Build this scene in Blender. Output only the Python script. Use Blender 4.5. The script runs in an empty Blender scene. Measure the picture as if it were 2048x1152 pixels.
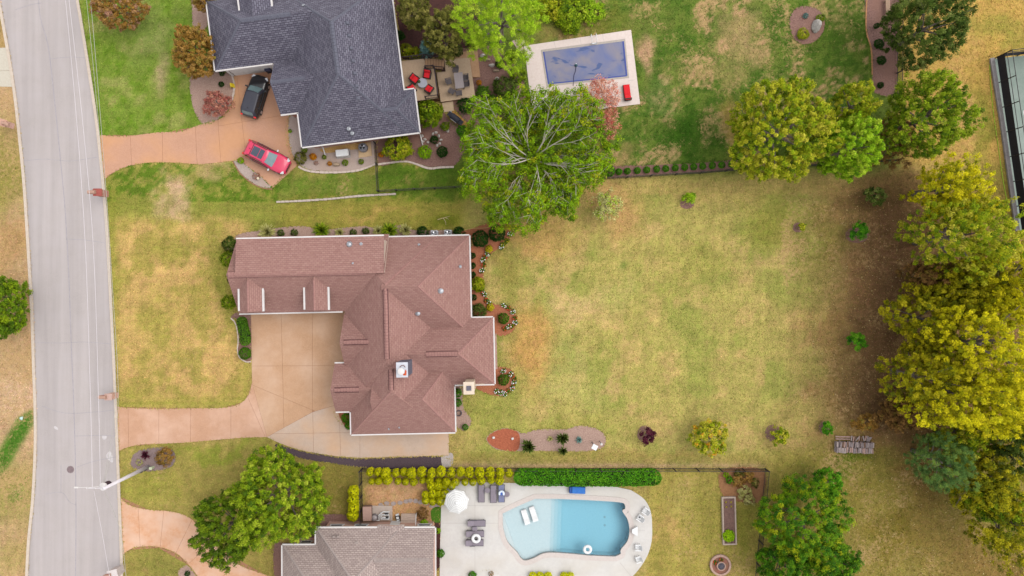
import bpy, bmesh, math, random
import numpy as np
from mathutils import Vector, Matrix
from mathutils.geometry import tessellate_polygon

# ---------------------------------------------------------------- camera, sky, sun, exposure
H = 72.0            # flying height of the drone, metres
S = 20.0            # photo pixels per metre on the ground (photo is 2048 x 1152)
scene = bpy.context.scene
COL = scene.collection
cam_d = bpy.data.cameras.new('camera')
cam_d.sensor_width = 36.0
cam_d.lens = 36.0 * H * S / 2048.0
cam_d.clip_end = 3000.0
cam = bpy.data.objects.new('camera', cam_d)
cam.location = (0, 0, H)
COL.objects.link(cam)
scene.camera = cam

SUN_EL, SUN_AZ = math.radians(58), math.radians(75)   # soft veiled light from the east
world = bpy.data.worlds.new('World')
scene.world = world
world.use_nodes = True
wn, wl = world.node_tree.nodes, world.node_tree.links
wn.clear()
sky = wn.new('ShaderNodeTexSky')
sky.sky_type = 'NISHITA'
sky.sun_disc = False
sky.sun_elevation = SUN_EL
sky.sun_rotation = SUN_AZ
sky.air_density = 1.0
sky.dust_density = 0.8
sky.ozone_density = 1.0
hsv = wn.new('ShaderNodeHueSaturation')
hsv.inputs['Saturation'].default_value = 0.06      # an even cloud cover takes the blue out
bg = wn.new('ShaderNodeBackground')
bg.inputs['Strength'].default_value = 0.15
wo = wn.new('ShaderNodeOutputWorld')
wl.new(sky.outputs[0], hsv.inputs['Color'])
wl.new(hsv.outputs[0], bg.inputs['Color'])
wl.new(bg.outputs[0], wo.inputs['Surface'])

sun_d = bpy.data.lights.new('sun', 'SUN')
sun_d.energy = 0.75
sun_d.angle = math.radians(42)
sun_d.color = (1.0, 0.95, 0.88)
sun = bpy.data.objects.new('sun', sun_d)
COL.objects.link(sun)
sdir = Vector((math.sin(SUN_AZ) * math.cos(SUN_EL), math.cos(SUN_AZ) * math.cos(SUN_EL), math.sin(SUN_EL)))
sun.rotation_euler = sdir.to_track_quat('Z', 'Y').to_euler()
sun.location = sdir * 150

scene.view_settings.view_transform = 'Standard'
scene.view_settings.look = 'None'
scene.view_settings.gamma = 1.0
scene.view_settings.use_curve_mapping = False
scene.view_settings.exposure = 1.58
scene.render.engine = 'CYCLES'
scene.cycles.use_denoising = True
scene.cycles.max_bounces = 8
scene.cycles.transparent_max_bounces = 12

# ---------------------------------------------------------------- helpers
rng = np.random.default_rng(7)
random.seed(7)
GAIN = 2.0

def P(px, py, z=0.0):
    k = (1.0 - z / H) / S
    return Vector(((px - 1024) * k, (576 - py) * k, z))

def lin(c):
    c /= 255.0
    return c / 12.92 if c <= 0.04045 else ((c + 0.055) / 1.055) ** 2.4

def A(r, g, b, f=1.0):
    """albedo of a surface that shows this sRGB value in the photograph"""
    return tuple(min(0.85, lin(v) / GAIN * f) for v in (r, g, b))

MATS = {}
def new_mat(name):
    m = bpy.data.materials.new(name)
    m.use_nodes = True
    nt = m.node_tree
    MATS[name] = m
    return m, nt, nt.nodes['Principled BSDF']

def mat(name, c1, c2=None, scale=6.0, rough=0.8, bump=0.0, detail=5.0, metal=0.0, c3=None, big=0.35, stretch=None, spec=0.3, coat=0.0, uv=False, streak=None, wpos=False):
    """two or three colours mixed by a fine and a broad noise, optional relief"""
    if name in MATS:
        return MATS[name]
    m, nt, bs = new_mat(name)
    N, L = nt.nodes, nt.links
    bs.inputs['Roughness'].default_value = rough
    bs.inputs['Metallic'].default_value = metal
    bs.inputs['Specular IOR Level'].default_value = spec
    bs.inputs['Coat Weight'].default_value = coat
    if c2 is None:
        c2 = tuple(v * 0.85 for v in c1)
    tc = N.new('ShaderNodeTexCoord')
    src = N.new('ShaderNodeNewGeometry').outputs['Position'] if wpos else tc.outputs['UV' if uv else 'Object']
    src0 = src
    if stretch:
        mp = N.new('ShaderNodeMapping')
        mp.inputs['Scale'].default_value = stretch
        L.new(src, mp.inputs['Vector'])
        src = mp.outputs[0]
    n1 = N.new('ShaderNodeTexNoise')
    n1.inputs['Scale'].default_value = scale
    n1.inputs['Detail'].default_value = detail
    n1.inputs['Roughness'].default_value = 0.65
    L.new(src, n1.inputs['Vector'])
    r1 = N.new('ShaderNodeMapRange')
    r1.inputs[1].default_value, r1.inputs[2].default_value = 0.32, 0.68
    L.new(n1.outputs['Fac'], r1.inputs[0])
    mx = N.new('ShaderNodeMix'); mx.data_type = 'RGBA'
    L.new(r1.outputs[0], mx.inputs['Factor'])
    mx.inputs['A'].default_value = (*c1, 1); mx.inputs['B'].default_value = (*c2, 1)
    out = mx.outputs['Result']
    if c3 is not None:
        n2 = N.new('ShaderNodeTexNoise')
        n2.inputs['Scale'].default_value = big
        n2.inputs['Detail'].default_value = 4
        L.new(src, n2.inputs['Vector'])
        r2 = N.new('ShaderNodeMapRange')
        r2.inputs[1].default_value, r2.inputs[2].default_value = 0.42, 0.66
        L.new(n2.outputs['Fac'], r2.inputs[0])
        m2 = N.new('ShaderNodeMix'); m2.data_type = 'RGBA'
        L.new(r2.outputs[0], m2.inputs['Factor'])
        L.new(out, m2.inputs['A']); m2.inputs['B'].default_value = (*c3, 1)
        out = m2.outputs['Result']
    for sx, sy, lo, hi in (streak or ()):
        mp2 = N.new('ShaderNodeMapping'); mp2.inputs['Scale'].default_value = (sx, sy, 1)
        L.new(src0, mp2.inputs['Vector'])
        n3 = N.new('ShaderNodeTexNoise'); n3.inputs['Scale'].default_value = 1.0; n3.inputs['Detail'].default_value = 6; n3.inputs['Roughness'].default_value = .6
        L.new(mp2.outputs[0], n3.inputs['Vector'])
        r3 = N.new('ShaderNodeMapRange'); r3.inputs[1].default_value, r3.inputs[2].default_value, r3.inputs[3].default_value, r3.inputs[4].default_value = .36, .64, lo, hi
        L.new(n3.outputs['Fac'], r3.inputs[0])
        v3 = N.new('ShaderNodeVectorMath'); v3.operation = 'SCALE'
        L.new(out, v3.inputs[0]); L.new(r3.outputs[0], v3.inputs['Scale']); out = v3.outputs[0]
    L.new(out, bs.inputs['Base Color'])
    if bump:
        bp = N.new('ShaderNodeBump')
        bp.inputs['Strength'].default_value = 0.8
        bp.inputs['Distance'].default_value = bump
        L.new(n1.outputs['Fac'], bp.inputs['Height'])
        L.new(bp.outputs[0], bs.inputs['Normal'])
    return m

def shingle_mat(name, c1, c2, c3, row=0.19, width=0.36, mortar=0.016, mcol=None, blend=0.0, tone=.5):
    m, nt, bs = new_mat(name)
    N, L = nt.nodes, nt.links
    tc = N.new('ShaderNodeTexCoord')
    br = N.new('ShaderNodeTexBrick')
    br.inputs['Color1'].default_value = (*c1, 1)
    br.inputs['Color2'].default_value = (*c2, 1)
    br.inputs['Mortar'].default_value = (*(mcol or tuple(v * 0.6 for v in c1)), 1)
    br.inputs['Scale'].default_value = 1.0
    br.inputs['Mortar Size'].default_value = mortar
    br.inputs['Mortar Smooth'].default_value = 0.3
    br.inputs['Bias'].default_value = blend
    br.inputs['Brick Width'].default_value = width
    br.inputs['Row Height'].default_value = row
    L.new(tc.outputs['UV'], br.inputs['Vector'])
    n = N.new('ShaderNodeTexNoise')
    n.inputs['Scale'].default_value = 2.2; n.inputs['Detail'].default_value = 7
    n.inputs['Roughness'].default_value = 0.75
    mp = N.new('ShaderNodeMapping'); mp.inputs['Scale'].default_value = (1.0, 3.2, 1)
    L.new(tc.outputs['UV'], mp.inputs['Vector']); L.new(mp.outputs[0], n.inputs['Vector'])
    r = N.new('ShaderNodeMapRange')
    r.inputs[1].default_value, r.inputs[2].default_value = 0.45, 0.72
    L.new(n.outputs['Fac'], r.inputs[0])
    mu = N.new('ShaderNodeMath'); mu.operation = 'MULTIPLY'; mu.inputs[1].default_value = tone
    L.new(r.outputs[0], mu.inputs[0])
    mx = N.new('ShaderNodeMix'); mx.data_type = 'RGBA'
    L.new(mu.outputs[0], mx.inputs['Factor'])
    L.new(br.outputs['Color'], mx.inputs['A']); mx.inputs['B'].default_value = (*c3, 1)
    L.new(mx.outputs['Result'], bs.inputs['Base Color'])
    bs.inputs['Roughness'].default_value = 0.9
    bs.inputs['Specular IOR Level'].default_value = 0.15
    bp = N.new('ShaderNodeBump'); bp.inputs['Distance'].default_value = 0.03; bp.inputs['Strength'].default_value = 0.8
    iv = N.new('ShaderNodeMath'); iv.operation = 'SUBTRACT'; iv.inputs[0].default_value = 1.0
    L.new(br.outputs['Fac'], iv.inputs[1])
    L.new(iv.outputs[0], bp.inputs['Height']); L.new(bp.outputs[0], bs.inputs['Normal'])
    return m

def brick_mat(name, c1, c2, mcol):
    m, nt, bs = new_mat(name)
    N, L = nt.nodes, nt.links
    tc = N.new('ShaderNodeTexCoord')
    sx = N.new('ShaderNodeSeparateXYZ'); L.new(tc.outputs['Object'], sx.inputs[0])
    ad = N.new('ShaderNodeMath'); ad.operation = 'ADD'
    L.new(sx.outputs[0], ad.inputs[0]); L.new(sx.outputs[1], ad.inputs[1])
    cx = N.new('ShaderNodeCombineXYZ'); L.new(ad.outputs[0], cx.inputs[0]); L.new(sx.outputs[2], cx.inputs[1])
    br = N.new('ShaderNodeTexBrick')
    br.inputs['Color1'].default_value = (*c1, 1); br.inputs['Color2'].default_value = (*c2, 1)
    br.inputs['Mortar'].default_value = (*mcol, 1)
    br.inputs['Scale'].default_value = 1.0
    br.inputs['Mortar Size'].default_value = 0.008
    br.inputs['Brick Width'].default_value = 0.22; br.inputs['Row Height'].default_value = 0.075
    L.new(cx.outputs[0], br.inputs['Vector'])
    L.new(br.outputs['Color'], bs.inputs['Base Color'])
    bs.inputs['Roughness'].default_value = 0.9
    return m

def link(name, me, m=None, parent=None):
    o = bpy.data.objects.new(name, me)
    COL.objects.link(o)
    if m is not None and me is not None and len(me.materials) == 0:
        me.materials.append(m)
    if parent is not None:
        o.parent = parent
    return o

def tag(o, label=None, cat=None, group=None, kind=None):
    if label: o['label'] = label
    if cat: o['category'] = cat
    if group: o['group'] = group
    if kind: o['kind'] = kind
    return o

def empty(name, loc, rz=0.0, label=None, cat=None, group=None):
    o = bpy.data.objects.new(name, None)
    o.empty_display_size = 0.2
    o.location = loc
    o.rotation_euler = (0, 0, rz)
    COL.objects.link(o)
    return tag(o, label, cat, group)

def copy_tree(o, parent=None, loc=None, rz=None, label=None, scale=None):
    c = o.copy()
    COL.objects.link(c)
    c.parent = parent
    if loc is not None: c.location = loc
    if rz is not None: c.rotation_euler = (0, 0, rz)
    if scale is not None: c.scale = scale if hasattr(scale, '__len__') else (scale,) * 3
    if label: c['label'] = label
    for ch in list(o.children):
        copy_tree(ch, c)
    return c

class MB:
    """collects simple solids into one mesh"""
    def __init__(s):
        s.v, s.f = [], []
    def add(s, vs, fs):
        b = len(s.v)
        s.v += [tuple(p) for p in vs]
        s.f += [tuple(i + b for i in f) for f in fs]
        return s
    def box(s, c, d, rz=0.0, tilt=None, taper=1.0, bev=0.0):
        hx, hy, hz = d[0] / 2, d[1] / 2, d[2] / 2
        M = Matrix.Rotation(rz, 3, 'Z')
        if tilt is not None:
            M = M @ Matrix.Rotation(tilt[1], 3, tilt[0])
        c = Vector(c)
        if bev <= 0:
            vs = []
            for z, t in ((-hz, 1), (hz, taper)):
                for x, y in ((-1, -1), (1, -1), (1, 1), (-1, 1)):
                    vs.append(c + M @ Vector((x * hx * t, y * hy * t, z)))
            return s.add(vs, [(3, 2, 1, 0), (4, 5, 6, 7), (0, 1, 5, 4), (1, 2, 6, 5), (2, 3, 7, 6), (3, 0, 4, 7)])
        vs = []
        b = min(bev, hx * .9, hy * .9, hz * .9)
        ring = lambda ix, iy: [(-hx + ix, -hy), (hx - ix, -hy), (hx, -hy + iy), (hx, hy - iy), (hx - ix, hy), (-hx + ix, hy), (-hx, hy - iy), (-hx, -hy + iy)]
        for z, q in ((-hz, 0), (hz - b, 0), (hz, b)):
            for x, y in ring(b, b):
                x = math.copysign(max(0, abs(x) - q), x); y = math.copysign(max(0, abs(y) - q), y)
                t = taper if z > 0 else 1
                vs.append(c + M @ Vector((x * t, y * t, z)))
        fs = [tuple(range(7, -1, -1)), tuple(range(16, 24))]
        for r in (0, 8):
            for i in range(8):
                j = (i + 1) % 8
                fs.append((r + i, r + j, r + 8 + j, r + 8 + i))
        return s.add(vs, fs)
    def tube(s, pts, r, n=6, r1=None, cap=True):
        pts = [Vector(p) for p in pts]
        k = len(pts)
        rs = r if hasattr(r, '__len__') else [r + ((r1 if r1 is not None else r) - r) * i / max(1, k - 1) for i in range(k)]
        vs, fs = [], []
        up = Vector((0, 0, 1))
        for i, p in enumerate(pts):
            d = (pts[min(i + 1, k - 1)] - pts[max(i - 1, 0)])
            d = d.normalized() if d.length > 1e-9 else up
            a = d.cross(up) if abs(d.z) < 0.95 else d.cross(Vector((1, 0, 0)))
            a.normalize(); b = d.cross(a)
            for j in range(n):
                t = 2 * math.pi * j / n
                vs.append(p + (a * math.cos(t) + b * math.sin(t)) * rs[i])
        for i in range(k - 1):
            for j in range(n):
                q = (j + 1) % n
                fs.append((i * n + j, (i + 1) * n + j, (i + 1) * n + q, i * n + q))
        if cap:
            fs.append(tuple(range(n))); fs.append(tuple(range((k - 1) * n + n - 1, (k - 1) * n - 1, -1)))
        return s.add(vs, fs)
    def lathe(s, prof, n=16, c=(0, 0, 0), cap=True):
        vs, fs = [], []
        c = Vector(c)
        for r, z in prof:
            for j in range(n):
                t = 2 * math.pi * j / n
                vs.append(c + Vector((r * math.cos(t), r * math.sin(t), z)))
        for i in range(len(prof) - 1):
            for j in range(n):
                q = (j + 1) % n
                fs.append((i * n + j, i * n + q, (i + 1) * n + q, (i + 1) * n + j))
        if cap:
            fs.append(tuple(range(n - 1, -1, -1)))
            k = (len(prof) - 1) * n
            fs.append(tuple(range(k, k + n)))
        return s.add(vs, fs)
    def prism(s, pts, z0, z1, holes=(), bottom=False):
        """pts: 2-d outline; flat top at z1, sides down to z0"""
        loops = [pts] + list(holes)
        polys = [[Vector((p[0], p[1], 0)) for p in lp] for lp in loops]
        flat = [p for lp in polys for p in lp]
        tri = tessellate_polygon(polys)
        n = len(flat)
        vs = [(p.x, p.y, z1) for p in flat] + [(p.x, p.y, z0) for p in flat]
        fs = []
        for a, b, c in tri:
            A_, B_, C_ = flat[a], flat[b], flat[c]
            ar = (B_.x - A_.x) * (C_.y - A_.y) - (B_.y - A_.y) * (C_.x - A_.x)
            if abs(ar) < 1e-9: continue
            t = (a, b, c) if ar > 0 else (a, c, b)
            fs.append(t)
            if bottom: fs.append((t[0] + n, t[2] + n, t[1] + n))
        o = 0
        for li, lp in enumerate(polys):
            k = len(lp)
            area = sum(lp[i].x * lp[(i + 1) % k].y - lp[(i + 1) % k].x * lp[i].y for i in range(k))
            ccw = area > 0
            if li: ccw = not ccw
            for i in range(k):
                a, b = o + i, o + (i + 1) % k
                fs.append((a, a + n, b + n, b) if ccw else (b, b + n, a + n, a))
            o += k
        return s.add(vs, fs)
    def build(s, name, m, parent=None, smooth=False, loc=None, rz=None):
        me = bpy.data.meshes.new(name)
        me.from_pydata(s.v, [], s.f)
        if smooth:
            me.polygons.foreach_set('use_smooth', [True] * len(me.polygons))
        o = link(name, me, m, parent)
        if loc is not None: o.location = loc
        if rz is not None: o.rotation_euler = (0, 0, rz)
        return o

def W2(pts, z=0.0):
    return [tuple(P(x, y, z)[:2]) for x, y in pts]

def crv(pts, n=5, closed=False):
    """Catmull-Rom through pixel points"""
    k = len(pts)
    out = []
    rngi = range(k if closed else k - 1)
    for i in rngi:
        g = (lambda j: pts[j % k]) if closed else (lambda j: pts[max(0, min(k - 1, j))])
        p0, p1, p2, p3 = g(i - 1), g(i), g(i + 1), g(i + 2)
        for t in range(n):
            u = t / n
            out.append(tuple(0.5 * (2 * p1[a] + (p2[a] - p0[a]) * u + (2 * p0[a] - 5 * p1[a] + 4 * p2[a] - p3[a]) * u * u + (3 * p1[a] - p0[a] - 3 * p2[a] + p3[a]) * u ** 3) for a in (0, 1)))
    if not closed:
        out.append(tuple(pts[-1]))
    return out

def clean(pts, eps=0.02):
    out = []
    for p in pts:
        if not out or math.dist(out[-1], p) > eps: out.append(p)
    if math.dist(out[0], out[-1]) <= eps: out.pop()
    return out

def inpoly(X, Y, poly):
    r = np.zeros(X.shape, bool)
    k = len(poly)
    for i in range(k):
        x0, y0 = poly[i]; x1, y1 = poly[(i + 1) % k]
        if y0 == y1: continue
        c = ((y0 > Y) != (y1 > Y)) & (X < (x1 - x0) * (Y - y0) / (y1 - y0) + x0)
        r ^= c
    return r
# ---------------------------------------------------------------- outlines used by ground, decks and water (photo pixels)
POOL = crv([(1004, 1026), (1037, 1010), (1070, 996)], 3) + crv([(1110, 996), (1180, 999), (1238, 1003), (1250, 1008), (1251, 1018), (1246, 1022), (1256, 1038), (1260, 1060), (1256, 1082), (1243, 1099), (1242, 1108), (1230, 1114)], 5)[0:] + \
    crv([(1180, 1112), (1098, 1106), (1068, 1117), (1050, 1122), (1040, 1116), (1033, 1105), (1014, 1084), (1005, 1056)], 4)
POOL2 = [(1087, 104), (1246, 83), (1253, 152), (1097, 168)]

# ---------------------------------------------------------------- ground with its patchwork of lush, dry and littered grass
_tab = np.random.default_rng(3).random((256, 256))
def vnoise(X, Y, sc, seed=0):
    x, y = X * sc + seed * 17.3, Y * sc + seed * 31.7
    xi, yi = np.floor(x).astype(int), np.floor(y).astype(int)
    fx, fy = x - xi, y - yi
    fx, fy = fx * fx * (3 - 2 * fx), fy * fy * (3 - 2 * fy)
    t = lambda a, b: _tab[a & 255, b & 255]
    return (t(xi, yi) * (1 - fx) + t(xi + 1, yi) * fx) * (1 - fy) + (t(xi, yi + 1) * (1 - fx) + t(xi + 1, yi + 1) * fx) * fy
def fbm(X, Y, sc, seed=0, o=4):
    r, a, n = 0, 1.0, 0
    for i in range(o):
        r = r + vnoise(X, Y, sc * 2 ** i, seed + i * 5) * a; n += a; a *= 0.55
    return r / n

def axis(lo, hi, st):
    return np.concatenate([[-1500, -500, -200, -100, lo - 8], np.arange(lo, hi + st / 2, st), [hi + 8, 100, 200, 500, 1500]])
gx, gy = axis(-56, 56, 0.25), axis(-33, 33, 0.25)
GX, GY = np.meshgrid(gx, gy)
PX, PY = np.clip(GX, -58, 58) * S + 1024, 576 - np.clip(GY, -36, 36) * S
wx = (fbm(GX, GY, 0.35, 2) - .5) * 90 + (fbm(GX, GY, 1.4, 9) - .5) * 30
wy = (fbm(GX, GY, 0.35, 4) - .5) * 90 + (fbm(GX, GY, 1.4, 11) - .5) * 30
QX, QY = PX + wx, PY + wy
gcol = np.zeros(GX.shape + (3,)); gcol[:] = (182, 160, 86)
def lerp(w, c):
    global gcol
    w = np.clip(w, 0, 1)[..., None]
    gcol = gcol * (1 - w) + np.array(c) * w
def blob(cx, cy, rx, ry, c, w=1.0, p=2.0, warp=1.0):
    x, y = PX + wx * warp, PY + wy * warp
    d = np.sqrt(((x - cx) / rx) ** 2 + ((y - cy) / ry) ** 2)
    lerp(np.exp(-d ** (p * 1.5)) * w, c)
def area(x0, y0, x1, y1, c, w=1.0, soft=14, warp=.35):
    x, y = PX + wx * warp, PY + wy * warp
    f = lambda a: 1 / (1 + np.exp(-np.clip(a / soft * 4, -40, 40)))
    lerp(f(x - x0) * f(x1 - x) * f(y - y0) * f(y1 - y) * w, c)
def sm(a, lo, hi):
    t = np.clip((a - lo) / (hi - lo), 0, 1); return t * t * (3 - 2 * t)
m1, m2, m3 = fbm(GX, GY, 0.55, 21), fbm(GX, GY, 1.6, 33), fbm(GX, GY, 0.22, 40)
m4 = fbm(GX, GY, 3.0, 55, 2)
# dead straw verge across the road
area(-200, -100, 80, 1300, (194, 158, 116), 1, 30)
lerp((np.sin(PX * .5 + wx * .3) > .2) * (PX < 75) * (PY > 430) * (PY < 860) * .35, (176, 132, 88))
blob(20, 340, 70, 90, (150, 140, 62), .9); blob(20, 60, 60, 60, (170, 140, 70), .8)
blob(10, 500, 40, 70, (182, 140, 84), .6); blob(40, 800, 60, 60, (208, 170, 134), .9)
area(-100, 930, 80, 1040, (150, 142, 66), .8, 40); blob(30, 1110, 60, 60, (176, 154, 88), .8)
d_ = np.abs((PX - 52) * 0.87 + (PY - 840) * .5) + np.clip(834 - PY, 0, 999) + np.clip(PY - 945, 0, 999)
lerp(np.exp(-(d_ / 17) ** 4) * .95, (70, 122, 26)); blob(52, 988, 12, 22, (84, 130, 30), .8)
# lawn of the slate-roofed house, street side
area(150, -100, 460, 280, (126, 150, 50), 1, 30)
lerp(sm(m2, .5, .62) * (PX < 460) * (PX > 170) * (PY < 275) * .65, (96, 132, 24))
lerp(sm(m1, .55, .7) * (PX < 460) * (PX > 170) * (PY < 275) * .7, (158, 158, 84))
blob(330, 150, 16, 50, (190, 168, 120), .9, warp=.5); blob(300, 60, 60, 50, (130, 142, 74), .6)
# strip between both houses
area(200, 330, 960, 478, (146, 146, 58), 1, 24)
lerp(sm(m2, .48, .6) * (PX > 215) * (PX < 930) * (PY > 325) * (PY < 405) * .8, (84, 118, 22))
blob(340, 375, 34, 34, (204, 168, 128), 1); blob(430, 340, 36, 16, (194, 162, 112), .8); blob(360, 410, 30, 16, (204, 168, 128), .8)
area(755, 332, 915, 384, (82, 114, 26), .8, 22, 1.0); area(560, 350, 755, 396, (112, 130, 46), .6, 12)
blob(820, 352, 14, 8, (170, 142, 80), .9); blob(640, 345, 50, 14, (160, 150, 74), .6)
area(560, 400, 950, 470, (160, 146, 58), .7, 20); blob(760, 425, 70, 8, (192, 154, 84), .7); blob(890, 440, 36, 14, (106, 118, 22), .7, warp=.4)
# front lawn of the brown-roofed house
area(222, 436, 500, 812, (206, 166, 98), .95, 20)
lerp(sm(m1, .44, .6) * (PX > 225) * (PX < 480) * (PY > 440) * (PY < 800) * .75, (164, 150, 66))
blob(370, 480, 60, 24, (150, 142, 58), .6); blob(320, 640, 60, 70, (172, 156, 70), .5)
lerp(np.exp(-np.abs(PX - 226) / 9) * (PY > 380) * (PY < 820) * .8, (150, 152, 52))
lerp(np.exp(-np.abs(PY - 806) / 12) * (PX > 230) * (PX < 500) * .7, (148, 148, 52))
lerp(np.exp(-np.abs(PX - 492) / 12) * (PY > 640) * (PY < 800) * .7, (150, 146, 54))
blob(440, 560, 26, 90, (150, 148, 56), .8)
# back lawn
area(930, 400, 1700, 930, (180, 166, 86), .9, 24)
lerp(sm(m3, .46, .62) * (PX > 940) * (PX < 1700) * (PY > 390) * (PY < 935) * .85, (158, 158, 72))
lerp(sm(m1, .52, .68) * (PX > 940) * (PX < 1640) * (PY > 440) * (PY < 900) * .6, (204, 170, 104))
blob(1060, 690, 50, 80, (204, 152, 84), .9); blob(1060, 470, 90, 40, (196, 150, 84), .7); blob(1230, 420, 60, 60, (200, 152, 94), .8)
blob(1160, 610, 50, 30, (214, 180, 118), .8); blob(1230, 590, 40, 30, (180, 170, 92), .6); blob(1010, 540, 40, 60, (160, 142, 66), .7)
blob(1150, 700, 36, 40, (160, 160, 80), .7); blob(1160, 780, 60, 40, (188, 176, 100), .5); blob(980, 800, 50, 60, (154, 154, 66), .8)
blob(1420, 520, 60, 40, (150, 150, 62), .5); blob(1540, 440, 60, 50, (146, 142, 56), .8); blob(1340, 560, 60, 50, (170, 160, 76), .5)
blob(1240, 535, 8, 8, (130, 138, 62), .9, warp=.3); blob(1090, 860, 120, 14, (150, 146, 60), .5)
area(905, 905, 1530, 930, (158, 142, 66), .7, 10); blob(1300, 915, 140, 10, (186, 150, 90), .4)
lerp(np.exp(-np.abs(PY - 931 - (PX - 1200) * .004) / 5) * (PX > 905) * (PX < 1530) * .85, (196, 158, 122))
# shade-starved soil and leaf litter under the line of yellow trees
f_ = sm(QX + (PY - 600) * .05, 1540, 1760)
lerp(f_ * sm(PY, 330, 400) * .9, (142, 106, 66))
lerp(sm(m1, .5, .64) * sm(QX, 1580, 1680) * sm(PY, 340, 420) * (1 - sm(PY, 860, 960)) * .6, (150, 116, 66))
blob(1790, 560, 70, 240, (126, 90, 60), .8); blob(1790, 380, 110, 40, (112, 86, 48), .8)
blob(1750, 800, 70, 60, (106, 76, 48), .7); blob(1650, 480, 46, 60, (132, 124, 50), .5)
# lower right meadow
area(1535, 900, 2200, 1300, (148, 134, 58), .9, 40)
blob(1720, 960, 90, 60, (146, 132, 54), .7); blob(1860, 1060, 90, 60, (158, 128, 62), .6); blob(1990, 1130, 100, 60, (140, 106, 56), .7)
blob(1700, 925, 40, 14, (98, 118, 24), .8); blob(1790, 1060, 40, 60, (120, 106, 32), .6); blob(1850, 930, 50, 80, (124, 88, 46), .7)
blob(1590, 960, 40, 50, (124, 122, 46), .6)
# yard of the slate-roofed house round the covered pool
area(905, -120, 1800, 338, (106, 128, 44), 1, 26)
lerp(sm(m2, .47, .57) * (PX > 1110) * (PX < 1735) * (PY < 335) * .8, (68, 102, 26))
lerp(sm(m1, .52, .62) * sm(m4, .38, .6) * (PX > 1110) * (PX < 1735) * (PY < 335) * .9, (186, 148, 104))
blob(1490, 80, 46, 60, (192, 152, 108), .75); blob(1294, 112, 18, 40, (196, 152, 116), .95, warp=.5); blob(1420, 140, 60, 20, (180, 150, 96), .6)
blob(1380, 270, 60, 40, (52, 92, 16), .9); blob(1330, 190, 40, 40, (110, 130, 64), .6); blob(1300, 40, 60, 40, (110, 124, 48), .6)
blob(1460, 250, 14, 60, (170, 140, 70), .9, warp=.5); blob(1230, 320, 20, 24, (182, 146, 94), .9); blob(1170, 40, 60, 34, (130, 124, 44), .7)
blob(1150, 70, 100, 16, (176, 136, 84), .7); blob(1700, 60, 60, 60, (70, 96, 24), .6)
# straw meadow by the court
area(1795, -120, 2200, 330, (200, 160, 78), 1, 30)
blob(1960, 250, 26, 90, (136, 136, 46), .7); blob(2000, 70, 80, 24, (158, 150, 60), .7); blob(1930, 210, 20, 120, (206, 162, 98), .7)
area(1960, 320, 2060, 470, (146, 130, 50), .7, 20)
# lawns round the grey-roofed house
area(236, 880, 700, 1300, (166, 150, 72), .95, 20)
blob(300, 960, 60, 50, (156, 152, 58), .7); blob(450, 895, 90, 12, (136, 146, 46), .8); blob(640, 960, 60, 60, (140, 124, 54), .6)
area(640, 925, 724, 1060, (130, 118, 48), .7, 16); blob(620, 1080, 60, 50, (132, 90, 60), .9)
blob(310, 1130, 50, 40, (138, 134, 58), .8); blob(290, 1140, 14, 20, (178, 146, 86), .6)
area(726, 965, 884, 1060, (196, 146, 100), .95, 8); blob(800, 985, 70, 14, (206, 162, 120), .7)
area(1300, 940, 1530, 1300, (166, 150, 68), .95, 12)
blob(1340, 1050, 24, 30, (194, 156, 92), .8); blob(1380, 1000, 50, 30, (176, 158, 84), .6); blob(1490, 1060, 30, 60, (140, 138, 48), .7); blob(1420, 1050, 26, 60, (150, 142, 58), .5)
# mowing passes and trodden flecks
st = np.sin(PX * .145 + wx * .1) * .5 + np.sin(PY * .12 + wy * .1) * .5
gcol *= (1 + .035 * st * (PX > 222) * (PX < 1700))[..., None]
gcol *= (0.93 + .14 * m4)[..., None] * (0.93 + .14 * m2)[..., None]
far_ = np.clip(np.maximum(np.abs(GX) - 57, np.abs(GY) - 34) / 6, 0, 1)
lerp(far_, (166, 152, 82))
gray = gcol.mean(-1, keepdims=True)
gcol = gray + (gcol - gray) * .88
# share of straw-coloured dead grass, spread by the material as fine strands
patch = np.full(GX.shape, .12)
def pset(x0, y0, x1, y1, v, soft=20):
    global patch
    f = lambda a: 1 / (1 + np.exp(-np.clip(a / soft * 4, -40, 40)))
    w = f(PX - x0) * f(x1 - PX) * f(PY - y0) * f(y1 - PY)
    patch = patch * (1 - w) + v * w
pset(1110, -100, 1740, 335, .27); pset(180, -100, 460, 275, .19); pset(210, 325, 760, 400, .24); pset(1560, 380, 2100, 1200, .26); pset(-100, -100, 75, 1300, .34); pset(760, 330, 920, 385, .2)
pset(230, 440, 480, 800, .20); pset(940, 400, 1560, 930, .16); pset(240, 890, 720, 1200, .2); pset(1300, 940, 1530, 1200, .2)
patch = np.clip(patch + (m3 - .5) * .35 + (m1 - .5) * .3, 0, .8)
gl = np.where(gcol / 255 <= .04045, gcol / 255 / 12.92, ((np.clip(gcol, 0, 255) / 255 + .055) / 1.055) ** 2.4) / GAIN * 1.16
ny, nx = GX.shape
idx = np.arange(ny * nx).reshape(ny, nx)
quads = np.stack([idx[:-1, :-1], idx[:-1, 1:], idx[1:, 1:], idx[1:, :-1]], -1).reshape(-1, 4)
cxm = ((GX[:-1, :-1] + GX[1:, 1:]) / 2).ravel(); cym = ((GY[:-1, :-1] + GY[1:, 1:]) / 2).ravel()
cut = inpoly(cxm * S + 1024, 576 - cym * S, [(995, 1015), (1060, 984), (1262, 990), (1275, 1060), (1262, 1124), (1100, 1118), (1050, 1134), (1024, 1118), (995, 1070)])
quads = quads[~cut]
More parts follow.
